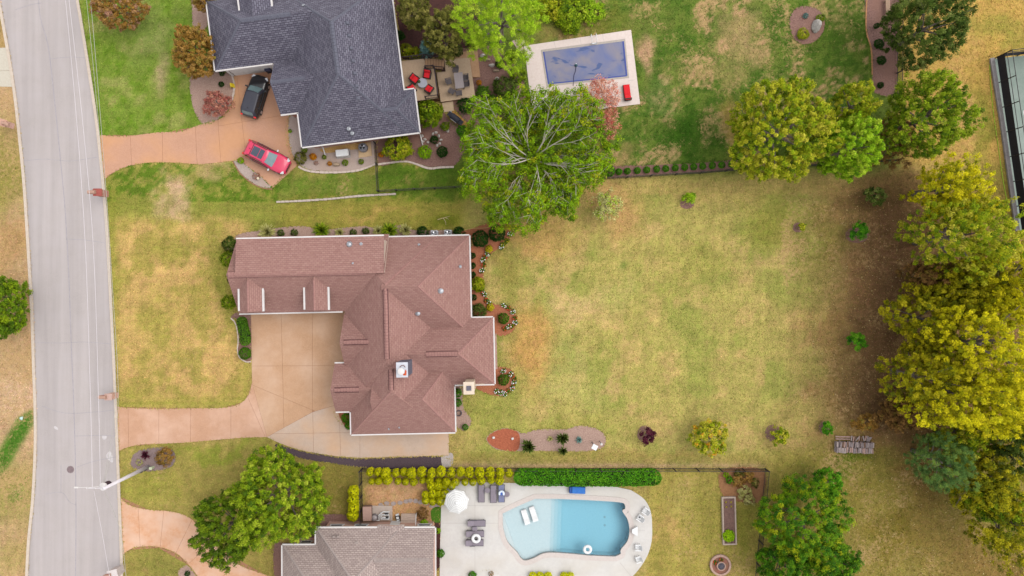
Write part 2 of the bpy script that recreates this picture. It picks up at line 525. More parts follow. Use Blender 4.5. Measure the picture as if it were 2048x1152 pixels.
def fast_mesh(name, V, F, cols=None, smooth=False, alpha=None):
    me = bpy.data.meshes.new(name)
    n, k = len(F), F.shape[1]
    me.vertices.add(len(V)); me.vertices.foreach_set('co', np.ascontiguousarray(V, dtype=np.float32).ravel())
    me.loops.add(n * k); me.loops.foreach_set('vertex_index', np.ascontiguousarray(F, dtype=np.int32).ravel())
    me.polygons.add(n); me.polygons.foreach_set('loop_start', np.arange(0, n * k, k, dtype=np.int32))
    if smooth: me.polygons.foreach_set('use_smooth', np.ones(n, bool))
    me.update(calc_edges=True)
    if cols is not None:
        at = me.color_attributes.new('Col', 'FLOAT_COLOR', 'POINT')
        c4 = np.ones((len(V), 4), np.float32); c4[:, :3] = cols
        if alpha is not None: c4[:, 3] = alpha
        at.data.foreach_set('color', c4.ravel())
    return me
gm, nt, bs = new_mat('lawn_and_soil')
N, L = nt.nodes, nt.links
at = N.new('ShaderNodeAttribute'); at.attribute_name = 'Col'
tc = N.new('ShaderNodeTexCoord')
def nz(scale, det, rough=.6):
    n = N.new('ShaderNodeTexNoise'); n.inputs['Scale'].default_value = scale; n.inputs['Detail'].default_value = det
    n.inputs['Roughness'].default_value = rough
    L.new(tc.outputs['Object'], n.inputs['Vector']); return n
def mr(src, a, b, c, d):
    r = N.new('ShaderNodeMapRange'); r.inputs[1].default_value, r.inputs[2].default_value, r.inputs[3].default_value, r.inputs[4].default_value = a, b, c, d
    L.new(src, r.inputs[0]); return r.outputs[0]
nf, nm = nz(7.5, 9, .8), nz(1.9, 7, .72)
vm = N.new('ShaderNodeVectorMath'); vm.operation = 'MULTIPLY'
L.new(at.outputs['Color'], vm.inputs[0])
mxc = N.new('ShaderNodeMix'); mxc.data_type = 'RGBA'
L.new(mr(nm.outputs['Fac'], .35, .65, 0, 1), mxc.inputs['Factor'])
mxc.inputs['A'].default_value = (.88, .98, .80, 1); mxc.inputs['B'].default_value = (1.13, 1.03, 1.15, 1)
L.new(mxc.outputs['Result'], vm.inputs[1])
def streak(sc):
    mp = N.new('ShaderNodeMapping'); mp.inputs['Scale'].default_value = sc; L.new(tc.outputs['Object'], mp.inputs['Vector'])
    n = N.new('ShaderNodeTexNoise'); n.inputs['Scale'].default_value = 1.0; n.inputs['Detail'].default_value = 3; L.new(mp.outputs[0], n.inputs['Vector'])
    return mr(n.outputs['Fac'], .35, .65, .945, 1.055)
sk = N.new('ShaderNodeMath'); sk.operation = 'MULTIPLY'; L.new(streak((.12, 2.2, 1)), sk.inputs[0]); L.new(streak((2.2, .12, 1)), sk.inputs[1])
v2 = N.new('ShaderNodeVectorMath'); v2.operation = 'SCALE'
L.new(vm.outputs[0], v2.inputs[0]); sk2 = N.new('ShaderNodeMath'); sk2.operation = 'MULTIPLY'; L.new(sk.outputs[0], sk2.inputs[0]); L.new(mr(nf.outputs['Fac'], .3, .7, .52, 1.42), sk2.inputs[1]); L.new(sk2.outputs[0], v2.inputs['Scale'])
ns = nz(2.6, 9, .78); ns.inputs['Distortion'].default_value = .5
sub = N.new('ShaderNodeMath'); sub.operation = 'ADD'; L.new(ns.outputs['Fac'], sub.inputs[0]); L.new(at.outputs['Alpha'], sub.inputs[1])
straw = N.new('ShaderNodeMix'); straw.data_type = 'RGBA'
L.new(mr(sub.outputs[0], .80, .98, 0, .85), straw.inputs['Factor'])
L.new(v2.outputs[0], straw.inputs['A']); 
sv = N.new('ShaderNodeVectorMath'); sv.operation = 'SCALE'; sv.inputs[0].default_value = A(204, 168, 118); L.new(mr(nf.outputs['Fac'], .3, .7, .7, 1.25), sv.inputs['Scale'])
L.new(sv.outputs[0], straw.inputs['B'])
L.new(straw.outputs['Result'], bs.inputs['Base Color'])
bs.inputs['Roughness'].default_value = .95; bs.inputs['Specular IOR Level'].default_value = .05
bp = N.new('ShaderNodeBump'); bp.inputs['Distance'].default_value = .09; bp.inputs['Strength'].default_value = .7
L.new(nf.outputs['Fac'], bp.inputs['Height']); L.new(bp.outputs[0], bs.inputs['Normal'])
ground = link('ground', fast_mesh('ground', np.stack([GX.ravel(), GY.ravel(), np.zeros(GX.size)], -1), quads, gl.reshape(-1, 3), alpha=patch.ravel()), gm)
tag(ground, 'patchy mown lawns, dry in front and lush behind the slate roof', 'ground', kind='structure')

# ---------------------------------------------------------------- road, kerbs, cracks
roadL = crv([(-220, -1300), (-120, -700), (-20, -120), (0, 0), (17, 95), (30, 175), (40, 260), (50, 360), (58, 480), (66, 620), (70, 740), (73, 820), (73, 900), (68, 1000), (60, 1080), (56, 1152), (50, 1280), (40, 1800), (30, 2400)], 4)
roadR = crv([(-100, -1300), (12, -700), (128, -120), (152, 0), (172, 120), (190, 240), (203, 360), (212, 470), (219, 600), (225, 720), (229, 820), (233, 920), (236, 1000), (240, 1100), (241, 1152), (243, 1280), (252, 1800), (262, 2400)], 4)
m_road = mat('weathered_asphalt', A(205, 195, 192), A(180, 171, 170), 26, .95, .006, 9, c3=A(190, 181, 180), big=.5, spec=.1, streak=((.9, .035, .90, 1.06), (.5, .5, .96, 1.04)))
# long seam, wheel-path tone: fine grain running along the lane
road = MB().prism(W2(roadL + roadR[::-1]), -.02, .006).build('road', m_road)
tag(road, 'pale weathered asphalt street with light kerbs', 'road', kind='structure')
m_kerb = mat('kerb_concrete', A(222, 206, 190), A(205, 188, 172), 5, .9, .004)
def strip(mb, line, w, z0, z1):
    """ribbon of width w (m) along a list of world points"""
    a, b = [], []
    k = len(line)
    for i in range(k):
        p, q = Vector(line[max(0, i - 1)][:2]), Vector(line[min(k - 1, i + 1)][:2])
        d = (q - p).normalized(); n = Vector((-d.y, d.x)) * w / 2
        c = Vector(line[i][:2]); a.append(tuple(c + n)); b.append(tuple(c - n))
    return mb.prism(clean(a + b[::-1], .0005), z0, z1)
for line, lab in ((roadL, 'low concrete kerb beside the dry straw verge'), (roadR, 'low concrete kerb crossing the driveway aprons')):
    sgn = -2 if line is roadL else 3
    pts = W2([(x + sgn, y) for x, y in line])
    tag(strip(MB(), pts, .28, -.02, .085).build('kerb', m_kerb), lab, 'kerb', kind='structure')
m_crack = mat('crack_sealant', A(166, 160, 166), A(186, 178, 182), 3, .9)
cracks = [[(74, -60), (80, 30), (96, 90), (108, 190), (122, 330), (131, 430), (138, 560), (143, 700), (147, 790), (151, 930), (152, 1040), (151, 1152), (150, 1220)],
          [(48, 322), (90, 318), (140, 322), (195, 314)], [(100, 118), (140, 114), (172, 116)], [(75, 685), (120, 686), (170, 684), (222, 688)],
          [(84, 812), (130, 826), (190, 824), (228, 820)], [(132, 478), (170, 480), (210, 486)], [(150, 872), (200, 871), (232, 872)],
          [(92, 988), (124, 985), (138, 1003), (152, 1010)], [(122, 930), (122, 985)], [(154, 934), (190, 922), (232, 914)], [(30, 20), (60, 10), (84, 6)]]
for i, c in enumerate(cracks):
    tag(strip(MB(), W2(crv(c, 4)), .05 if i else .085, .0, .011).build('sealed_crack', m_crack, road))
m_stain = mat('pale_spill_on_road', A(220, 213, 213), A(200, 193, 193), 3, .9)
for pts in ([(216, 905), (221, 903), (226, 916), (225, 925), (217, 920), (212, 912)], [(205, 871), (213, 872), (212, 878), (206, 879)], [(110, 852), (116, 856), (115, 860), (108, 856)]):
    MB().prism(W2(crv(pts, 4, True)), 0, .010).build('dried_spill', m_stain, road)
m_iron = mat('cast_iron', A(150, 128, 130), A(120, 104, 108), 14, .7, .004)
mh = empty('manhole_cover', P(141, 939), 0, 'round iron manhole cover set in the asphalt', 'manhole cover')
mbm = MB(); mbm.lathe([(.29, .0), (.29, .016), (.27, .02), (.0, .02)], 24, cap=False); mbm.build('lid', m_iron, mh)
mbm = MB(); mbm.lathe([(.36, .0), (.36, .014), (.30, .014), (.30, 0)], 24, cap=False); mbm.build('ring', m_iron, mh)

# ---------------------------------------------------------------- driveways: slabs cut along their joints
def slab_zone(root, pts, lines, m, z=.035, gap=.017):
    bm = bmesh.new()
    vs = [bm.verts.new((x, y, 0)) for x, y in clean(W2(pts), .03)]
    f = bm.faces.new(vs)
    for a, b in lines:
        p, q = P(*a), P(*b)
        d = (q - p).normalized()
        bmesh.ops.bisect_plane(bm, geom=bm.verts[:] + bm.edges[:] + bm.faces[:], dist=1e-4, plane_co=p, plane_no=Vector((-d.y, d.x, 0)))
    for f in bm.faces[:]:
        if f.calc_area() < .05: continue
        loop = [(v.co.x, v.co.y) for v in f.verts]
        ar = sum(loop[i][0] * loop[(i + 1) % len(loop)][1] - loop[(i + 1) % len(loop)][0] * loop[i][1] for i in range(len(loop)))
        if ar < 0: loop = loop[::-1]
        k = len(loop); ins = []
        for i in range(k):
            p0, p1, p2 = Vector(loop[i - 1]), Vector(loop[i]), Vector(loop[(i + 1) % k])
            d1, d2 = (p1 - p0).normalized(), (p2 - p1).normalized()
            n = Vector((-d1.y - d2.y, d1.x + d2.x))
            n = n.normalized() if n.length > 1e-6 else Vector((-d1.y, d1.x))
            ins.append(tuple(p1 + n * gap))
        c = Vector((sum(p[0] for p in ins) / k, sum(p[1] for p in ins) / k))
        o = MB().prism([(p[0] - c.x, p[1] - c.y) for p in ins], -.03, z).build('slab', m, root)
        o.location = (c.x, c.y, 0)
    bm.free()

m_pink = mat('pink_tinted_concrete', A(218, 172, 142), A(206, 160, 130), 11, .9, .003, 8, c3=A(224, 184, 160), big=.3, spec=.15, wpos=True, streak=((.3, .3, .94, 1.05), (2.5, 2.5, .97, 1.03)))
m_tan = mat('tan_tinted_concrete', A(217, 176, 142), A(206, 162, 128), 11, .9, .003, 8, c3=A(216, 180, 152), big=.3, spec=.15, wpos=True, streak=((.3, .3, .94, 1.05), (2.5, 2.5, .97, 1.03)))
m_new = mat('pale_new_concrete', A(218, 194, 176), A(208, 182, 162), 11, .9, .003, 8, c3=A(212, 176, 146), big=.3, spec=.15, wpos=True, streak=((.3, .3, .94, 1.05), (2.5, 2.5, .97, 1.03)))
m_soil = mat('joint_soil', A(186, 136, 104), A(170, 122, 92), 4, 1)
dA = empty('driveway', P(450, 850), 0, 'tan tinted concrete driveway and court of the brown-roofed house', 'driveway'); dA['kind'] = 'structure'
dA.location = (0, 0, 0)
z1 = [(232, 812)] + crv([(240, 814), (300, 817), (400, 816), (448, 815), (478, 808), (496, 791), (504, 765)], 5) + [(534, 874)] + crv([(480, 876), (360, 886), (285, 889), (252, 896), (237, 904)], 5)
slab_zone(dA, z1, [((256, 800), (258, 900)), ((318, 800), (318, 900)), ((382, 800), (381, 900)), ((462, 800), (462, 900)), ((498, 800), (530, 872))], m_pink)
z2 = [(504, 765), (503, 700), (502, 616), (700, 616), (700, 812), (668, 811), (625, 824), (534, 874)]
slab_zone(dA, z2, [((562, 600), (568, 850)), ((625, 600), (625, 850)), ((500, 732), (690, 731)), ((505, 770), (630, 822))], m_tan)
z3 = [(534, 874), (625, 824), (668, 811), (676, 823)] + crv([(680, 835), (690, 852), (701, 860)], 4) + [(705, 852), (898, 852), (898, 911)] + crv([(720, 916), (676, 913), (640, 908), (600, 900), (560, 887)], 4)
slab_zone(dA, z3, [((625, 800), (628, 920)), ((678, 800), (682, 930)), ((720, 800), (720, 930)), ((560, 867), (700, 865))], m_new)
# soil sheets under the joints
MB().prism(W2([(232, 814), (440, 817), (490, 803), (506, 765), (503, 617), (699, 617), (699, 809), (676, 824), (702, 858), (896, 853), (896, 909), (720, 914), (640, 906), (560, 885), (530, 873), (360, 884), (260, 893), (236, 902)]), -.03, .012).build('bedding', m_soil, dA)

dB = empty('driveway', (0, 0, 0), 0, 'salmon tinted concrete driveway under the black and red cars', 'driveway'); dB['kind'] = 'structure'
zb1 = [(196, 268)] + crv([(202, 269), (225, 272), (262, 271), (320, 264), (360, 263), (400, 249), (436, 240)], 5) + [(446, 234), (463, 215), (470, 180), (466, 140), (548, 122), (560, 190), (578, 232)] + \
    crv([(577, 250), (578, 280), (584, 305), (596, 330)], 4) + [(546, 376), (520, 352), (480, 321)] + crv([(463, 322), (400, 329), (330, 325), (285, 327), (250, 335), (220, 350), (208, 362)], 5)
zb_a = [(196, 268)] + crv([(202, 269), (225, 272), (262, 271), (320, 264), (360, 263), (400, 249), (436, 240)], 5) + [(442, 325)] + crv([(400, 329), (330, 325), (285, 327), (250, 335), (220, 350), (208, 362)], 5)
zb_b = [(436, 240), (446, 234), (463, 215), (470, 180), (466, 140), (548, 122), (560, 190), (578, 232)] + crv([(577, 250), (578, 280), (584, 305), (596, 330)], 4) + [(546, 376), (520, 352), (480, 321), (463, 322), (442, 325)]
m_salmon = mat('salmon_concrete', A(218, 170, 142), A(206, 156, 128), 11, .9, .003, 8, c3=A(212, 160, 122), big=.3, spec=.15, wpos=True, streak=((.3, .3, .94, 1.05), (2.5, 2.5, .97, 1.03)))
slab_zone(dB, zb_a, [((260, 250), (265, 360)), ((325, 250), (326, 360)), ((390, 230), (396, 360))], m_salmon)
slab_zone(dB, zb_b, [((420, 255), (570, 230)), ((480, 205), (494, 330))], m_salmon)
MB().prism(W2([(198, 270), (300, 270), (400, 252), (446, 237), (468, 200), (468, 140), (546, 125), (560, 190), (575, 235), (576, 280), (592, 328), (546, 372), (480, 318), (400, 326), (300, 324), (240, 336), (210, 358)]), -.03, .012).build('bedding', m_soil, dB)

dC = empty('driveway', (0, 0, 0), 0, 'mottled pink concrete driveway running beneath the broad maples', 'driveway'); dC['kind'] = 'structure'
zc = [(238, 990)] + crv([(246, 1000), (265, 1012), (300, 1019), (340, 1022), (372, 1031), (395, 1048), (430, 1090), (480, 1130), (540, 1152), (600, 1180)], 4) + [(540, 1240), (440, 1210)] + crv([(400, 1158), (376, 1128), (352, 1106), (318, 1094), (285, 1093), (262, 1098), (243, 1112)], 4)
slab_zone(dC, zc, [((276, 1000), (281, 1100)), ((330, 1000), (320, 1100)), ((384, 1040), (350, 1110)), ((430, 1080), (372, 1132)), ((470, 1120), (420, 1190))], mat('mottled_pink_concrete', A(232, 186, 154), A(220, 164, 126), 2.2, .9, .003, 6, c3=A(230, 190, 164), big=.5, spec=.15, wpos=True, streak=((.45, .45, .94, 1.05),)))
MB().prism(W2([(240, 993), (300, 1021), (370, 1033), (430, 1093), (540, 1155), (540, 1235), (440, 1205), (376, 1130), (318, 1096), (262, 1099), (244, 1109)]), -.03, .012).build('bedding', m_soil, dC)

dD = empty('driveway', (0, 0, 0), 0, 'pale concrete apron across the street from the slate-roofed house', 'driveway'); dD['kind'] = 'structure'
slab_zone(dD, [(-90, 100), (15, 95), (29, 174), (-90, 172)], [((-90, 144), (30, 141))], mat('pale_apron_concrete', A(214, 206, 190), A(202, 192, 176), 8, .9, .003))

# ---------------------------------------------------------------- planting beds
m_mulch = mat('brown_mulch', A(172, 134, 122), A(118, 84, 78), 9, 1, .05, 8, c3=A(150, 112, 98))
m_redm = mat('red_mulch', A(196, 114, 82), A(158, 84, 60), 8, 1, .05, 8)
m_clay = mat('clay_mulch', A(196, 126, 92), A(168, 100, 70), 8, 1, .05, 8)
m_gravel = mat('grey_gravel', A(206, 188, 178), A(178, 158, 150), 12, 1, .04, 8, c3=A(190, 166, 152))
m_pinkm = mat('faded_mulch', A(198, 168, 152), A(164, 130, 118), 10, 1, .05, 8)
m_dark = mat('black_rubber_mulch', A(70, 56, 64), A(104, 86, 92), 12, 1, .05, 8)
m_dkm = mat('damp_mulch', A(96, 58, 52), A(62, 38, 38), 7, 1, .05, 8)
m_straw = mat('pine_straw', A(206, 160, 92), A(178, 130, 66), 6, 1, .04, 8)
m_bare = mat('bare_earth', A(176, 128, 88), A(150, 104, 70), 5, 1, .04, 8)
beds = [
 ('planting_bed', [(381, 150), (383, 200), (392, 230), (408, 249), (436, 239), (462, 212), (468, 180), (466, 150), (420, 142)], m_pinkm, 'curved gravel bed under the red-leaved maple by the garage', 1),
 ('planting_bed', [(385, -30), (384, 20), (388, 60), (416, 50), (412, -30)], m_pinkm, 'bed beside the slate-roofed garage wall', 1),
 ('planting_bed', [(466, 322), (480, 345), (505, 366), (530, 376), (548, 372), (562, 352), (540, 330), (500, 306), (478, 318)], m_gravel, 'pale gravel bed under the red car', 0),
 ('planting_bed', [(573, 245), (574, 285), (583, 312), (600, 330), (625, 342), (680, 344), (725, 340), (752, 326), (754, 296), (740, 270), (640, 285), (610, 270), (594, 232), (580, 232)], m_gravel, 'pale gravel bed along the brick wall holding the generator', 1),
 ('planting_bed', [(757, 330), (800, 323), (830, 326), (860, 335), (905, 334), (930, 300), (930, 262), (900, 240), (880, 215), (850, 205), (830, 230), (838, 262), (757, 275)], m_mulch, 'reddish mulch bed with boulders behind the slate-roofed house', 1),
 ('planting_bed', [(885, 110), (950, 95), (1000, 95), (1030, 130), (1050, 170), (1040, 240), (960, 260), (905, 215), (890, 200)], m_mulch, 'wide mulch bed around the lower timber deck', 1),
 ('planting_bed', [(795, -40), (798, 60), (806, 118), (900, 112), (950, 100), (940, -40)], m_dkm, 'dark damp mulch bed under the olive trees', 1),
 ('straw_patch', [(895, 216), (930, 214), (950, 232), (940, 252), (905, 250)], m_straw, 'golden straw patch at the end of the deck slab', 1),
 ('planting_bed', [(1207, 334), (1300, 330), (1400, 326), (1490, 319), (1500, 336), (1400, 345), (1300, 351), (1207, 356)], m_mulch, 'long narrow mulch bed holding the row of small green balls', 0),
 ('planting_bed', [(1735, -40), (1732, 60), (1742, 100), (1744, 150), (1744, 180), (1760, 190), (1785, 190), (1795, 150), (1794, -40)], m_mulch, 'mulch bed with wavy edge and dark round shrubs', 0),
 ('planting_bed', [(1578, 45), (1590, 18), (1614, 12), (1640, 22), (1650, 48), (1640, 74), (1614, 89), (1590, 80)], m_mulch, 'round mulch island with boulder in the lush yard', 1),
 ('planting_bed', [(470, 492), (473, 470), (510, 462), (560, 455), (610, 452), (640, 460), (690, 455), (730, 452), (760, 458), (800, 450), (830, 460), (910, 462), (912, 500), (480, 500)], m_pinkm, 'faded mulch bed along the back wall with ornamental grasses', 0),
 ('planting_bed', [(905, 466), (940, 458), (990, 442), (1022, 452), (1022, 470), (1008, 490), (984, 506), (970, 524), (968, 550), (968, 580), (975, 598), (990, 608), (1016, 612), (1032, 628), (1034, 648), (1022, 666), (1000, 672), (975, 660), (930, 640), (925, 480)], m_clay, 'clay-red mulch bed with bright flowers along the east wall', 0),
 ('planting_bed', [(978, 736), (1000, 733), (1024, 740), (1032, 762), (1022, 784), (1000, 792), (975, 788), (945, 772), (950, 760), (975, 755)], m_clay, 'clay-red mulch bed with clipped ball beside the cream chimney', 0),
 ('planting_bed', [(908, 772), (926, 776), (925, 800), (930, 820), (942, 838), (940, 852), (928, 862), (912, 850), (908, 820)], m_pinkm, 'small mulch bed with coiled hose at the house corner', 0),
 ('planting_bed', [(668, 824), (676, 822), (702, 824), (703, 862), (690, 852), (676, 840)], m_clay, 'narrow clay bed filling the notch by the garage door', 0),
 ('planting_bed', [(462, 636), (474, 640), (478, 680), (474, 700), (478, 716), (492, 724), (503, 720), (503, 640), (497, 626), (470, 626)], m_mulch, 'edged mulch bed with clipped hedge beside the court', 0),
 ('planting_bed', [(972, 878), (985, 864), (1010, 856), (1034, 862), (1048, 866), (1080, 858), (1130, 858), (1160, 851), (1190, 856), (1208, 868), (1212, 884), (1200, 898), (1160, 903), (1080, 902), (1010, 902), (985, 894)], m_pinkm, 'long island bed with palms and marker stones in the back lawn', 0),
 ('planting_bed', [(262, 920), (270, 905), (290, 898), (325, 894), (345, 900), (352, 918), (340, 935), (310, 942), (285, 942), (264, 934)], mat('grey_bark', A(160, 140, 136), A(128, 104, 104), 9, 1, .04, 8), 'grey bark bed around the utility pole foot', 0),
 ('planting_bed', [(552, 888), (600, 901), (650, 909), (720, 917), (884, 912), (886, 938), (740, 936), (660, 926), (600, 916), (560, 900)], m_dark, 'black rubber mulch strip below the driveway edge', 0),
 ('planting_bed', [(356, 1152), (358, 1140), (372, 1130), (385, 1140), (398, 1165), (400, 1200), (358, 1200)], m_pinkm, 'small edged bed at the curve of the pink driveway', 0),
 ('planting_bed', [(868, 1042), (881, 1044), (881, 1130), (868, 1130)], m_dkm, 'narrow mulch strip between grey roof and pool deck', 0),
 ('planting_bed', [(548, 1090), (566, 1085), (600, 1085), (640, 1050), (640, 1030), (700, 1030), (728, 1045), (728, 1080), (560, 1180), (548, 1150)], m_mulch, 'bare brown bed along the grey-roofed house wall', 0),
 ('planting_bed', [(920, 1152), (935, 1146), (965, 1139), (990, 1142), (1008, 1156), (1010, 1190), (920, 1190)], m_mulch, 'rounded mulch bed cut into the white pool deck', 0),
 ('planting_bed', [(1443, 940), (1528, 940), (1522, 1000), (1490, 1005), (1446, 992)], m_bare, 'bare garden plot in the fence corner', 0),
]
for nme, pts, m, lab, _ in beds:
    o = MB().prism(W2(crv(pts, 4, True)), -.02, .018 + .0007 * (beds.index((nme, pts, m, lab, _)) % 6)).build(nme, m)
    tag(o, lab, 'bed', kind='structure')
o = MB().prism(W2(crv([(974, 878), (986, 865), (1010, 857), (1034, 863), (1040, 880), (1034, 901), (1010, 901), (986, 893)], 4, True)), 0, .028).build('fresh_mulch', m_redm)
tag(o, 'fresh red mulch at the end of the long island bed', 'mulch', kind='structure')
o = MB().prism(W2(crv([(884, 908), (905, 907), (904, 930), (886, 934)], 4, True)), 0, .03).build('gravel_patch', mat('white_gravel', A(214, 202, 196), A(170, 158, 154), 14, 1, .05, 8))
tag(o, 'pale gravel patch at the driveway end', 'gravel', kind='structure')
o = MB().prism(W2(crv([(640, 300), (660, 294), (700, 288), (738, 284), (736, 296), (700, 300), (655, 306)], 4, True)), 0, .03).build('gravel_patch', mat('yellow_gravel', A(226, 186, 120), A(188, 146, 88), 10, 1, .05, 8))
tag(o, 'yellow gravel drip strip under the slate-roofed eave', 'gravel', kind='structure')
o = MB().prism(W2([(987, 668), (993, 667), (995, 738), (988, 739)]), 0, .05).build('path', mat('brick_path_stone', A(206, 170, 156), A(190, 150, 138), 5, .9))
tag(o, 'narrow pinkish path along the east wall', 'path', kind='structure')
# ---------------------------------------------------------------- houses
m_white = mat('white_trim_paint', A(236, 230, 228), A(224, 218, 216), 3, .6)
m_brick = brick_mat('salmon_brick', A(196, 128, 108), A(176, 104, 84), A(200, 172, 156))
m_brick2 = brick_mat('pale_brick', A(226, 176, 156), A(206, 150, 130), A(216, 190, 176))
m_siding = mat('cream_siding', A(224, 204, 188), A(214, 192, 176), 2, .7)
m_glass = mat('window_glass', A(70, 84, 96), A(60, 74, 86), 1, .08, spec=.6)
m_roofA = shingle_mat('brown_shingles', A(175, 134, 126), A(161, 119, 112), A(190, 152, 136), mcol=A(142, 104, 99), tone=.45)
m_roofB = shingle_mat('slate_blue_shingles', A(132, 130, 144), A(98, 95, 110), A(122, 114, 130), row=.2, width=.4, mortar=.03, mcol=A(70, 66, 80))
m_roofC = shingle_mat('grey_beige_shingles', A(196, 178, 170), A(172, 154, 149), A(186, 166, 158), row=.17, width=.34, mortar=.024, mcol=A(138, 120, 118))
m_capA = mat('brown_ridge_cap', A(176, 132, 124), A(160, 116, 110), 4, .9)
m_capB = mat('slate_ridge_cap', A(112, 112, 126), A(92, 92, 106), 9, .9)
m_capC = mat('beige_ridge_cap', A(178, 162, 156), A(160, 146, 142), 4, .9)
m_metal = mat('galvanised_metal', A(196, 198, 204), A(170, 172, 180), 5, .4, metal=.6)
m_black = mat('black_plastic', (.012, .012, .014), (.02, .02, .022), 5, .5)

class House:
    def __init__(s, name, c, rot, label, roof, cap, wall):
        s.root = empty(name, (c[0], c[1], 0), rot, label, 'house')
        s.c, s.rot, s.roof, s.cap, s.wall = Vector((c[0], c[1], 0)), rot, roof, cap, wall
        s.R = Matrix.Rotation(-rot, 3, 'Z')
    def L(s, px, py, z):
        return s.R @ (P(px, py, z) - s.c)
    def wing(s, x0, x1, y0, y1, ax, ze, pitch, e0, e1, ridge=None, hips=True, wall=True, inset=.45, zr=None, base=0.0, end_mat=None):
        T = (lambda x, y, z: (x, y, z)) if ax == 'x' else (lambda x, y, z: (y, x, z))
        u0, u1, v0, v1 = (x0, x1, y0, y1) if ax == 'x' else (y0, y1, x0, x1)
        vr = (v0 + v1) / 2 if ridge is None else ridge
        zt = zr if zr is not None else ze + pitch * min(vr - v0, v1 - vr)
        a, b, c, d = (u0, v0, ze), (u1, v0, ze), (u1, v1, ze), (u0, v1, ze)
        r0, r1 = (u0 + e0, vr, zt), (u1 - e1, vr, zt)
        fz = .17
        low = [(p[0], p[1], ze - fz) for p in (a, b, c, d)]
        V = [T(*p) for p in (a, b, c, d, r0, r1)] + [T(*p) for p in low]
        F = [((0, 1, 5, 4), 0), ((2, 3, 4, 5), 0), ((3, 0, 4), 0 if e0 > 0 else 1), ((1, 2, 5), 0 if e1 > 0 else 1),
             ((6, 7, 1, 0), 2), ((7, 8, 2, 1), 2), ((8, 9, 3, 2), 2), ((9, 6, 0, 3), 2), ((9, 8, 7, 6), 2)]
        if ax == 'y': F = [(tuple(reversed(f)), m) for f, m in F]
        me = bpy.data.meshes.new('roof')
        me.from_pydata(V, [], [f for f, _ in F])
        for m in (s.roof, end_mat or s.wall, m_white): me.materials.append(m)
        me.polygons.foreach_set('material_index', [m for _, m in F])
        uv = me.uv_layers.new(name='UVMap')
        me.update()
        for p in me.polygons:
            n = p.normal
            e = Vector((-n.y, n.x, 0))
            if e.length < 1e-4: e = Vector((1, 0, 0))
            e.normalize(); w = n.cross(e)
            for li in p.loop_indices:
                co = me.vertices[me.loops[li].vertex_index].co
                uv.data[li].uv = (co.dot(e) + 3.1 * p.index, co.dot(w) + .37)
        roof = link('roof', me, None, s.root)
        if hips:
            for e, r, cs in ((e0, r0, (a, d)), (e1, r1, (b, c))):
                if e > 0:
                    for q in cs: s.cap_line(T(*q), T(*r), roof, .30, .24, 'hip_cap')
        if wall:
            i = inset
            s.wall_box(*( (u0 + i, u1 - i, v0 + i, v1 - i) if ax == 'x' else (v0 + i, v1 - i, u0 + i, u1 - i)), base, ze - fz - .004)
        return roof, zt
    def wall_box(s, x0, x1, y0, y1, z0, z1, m=None, name='wall'):
        return MB().box(((x0 + x1) / 2, (y0 + y1) / 2, (z0 + z1) / 2), (x1 - x0, y1 - y0, z1 - z0)).build(name, m or s.wall, s.root)
    def cap_line(s, p, q, parent, step=.28, w=.34, name='ridge_cap', th=.035, m=None):
        p, q = Vector(p), Vector(q)
        d = q - p; n = max(1, int(d.length / step)); d.normalize()
        side = d.cross(Vector((0, 0, 1))).normalized(); up = side.cross(d)
        mb = MB(); ln = (q - p).length / n
        for i in range(n):
            c0, c1 = p + d * (i * ln + .012), p + d * ((i + 1) * ln - .006)
            lift = th * (.6 + .4 * random.random())
            vs = []
            for c, h in ((c0, lift + .02), (c1, lift)):
                vs += [c - side * w / 2 - up * (.02 + w * .12), c + up * h, c + side * w / 2 - up * (.02 + w * .12)]
            mb.add(vs, [(0, 1, 4, 3), (1, 2, 5, 4), (0, 2, 1), (3, 4, 5)])
        return mb.build(name, m or s.cap, parent)
    def gutter(s, x0, y0, x1, y1, z, w=.11, name='gutter', z1=None, m=None):
        a, b = Vector((x0, y0, z)), Vector((x1, y1, z if z1 is None else z1))
        d = (b - a).normalized(); n = Vector((d.y, -d.x, 0)).normalized()
        up = Vector((0, 0, 1))
        vs = []
        for p in (a, b):
            for o, h in ((-.012, -.15), (w, -.15), (w, .03), (-.012, .03)):
                vs.append(p + n * o + up * h)
        return MB().add(vs, [(0, 1, 2, 3), (7, 6, 5, 4), (0, 4, 5, 1), (1, 5, 6, 2), (2, 6, 7, 3), (3, 7, 4, 0)]).build(name, m or m_white, s.root)
    def window(s, x, y, z, nx, ny, w=1.1, h=1.3):
        """window let into a wall whose outward normal is (nx, ny)"""
        r = math.atan2(nx, -ny) if True else 0
        rz = math.atan2(ny, nx) - math.pi / 2 + math.pi
        f = MB()
        for dx, dz, sx, sz in ((-w / 2, 0, .09, h + .09), (w / 2, 0, .09, h + .09), (0, h / 2, w - .09, .09), (0, -h / 2, w + .25, .08), (0, 0, w - .09, .05)):
            f.box((dx, 0, dz), (sx, .09, sz))
        o = f.build('window', m_white, s.root, loc=(x + nx * .03, y + ny * .03, z), rz=rz)
        MB().box((0, .01, 0), (w - .06, .03, h - .06)).build('pane', m_glass, o)
    def vent(s, x, y, z, r=.16, h=.25, kind='pipe', roof=None):
        mb = MB()
        if kind == 'pipe':
            mb.lathe([(r * 1.7, -.1), (r * 1.6, .04), (r * .75, .1), (r * .7, h), (r * .4, h)], 10, (x, y, z))
            return mb.build('vent_pipe', m_metal, s.root)
        mb.lathe([(.3, -.2), (.26, .03), (.14, .08), (.14, h), (.24, h), (.24, h + .06), (.06, h + .16)], 12, (x, y, z))
        return mb.build('roof_vent', m_metal, s.root)

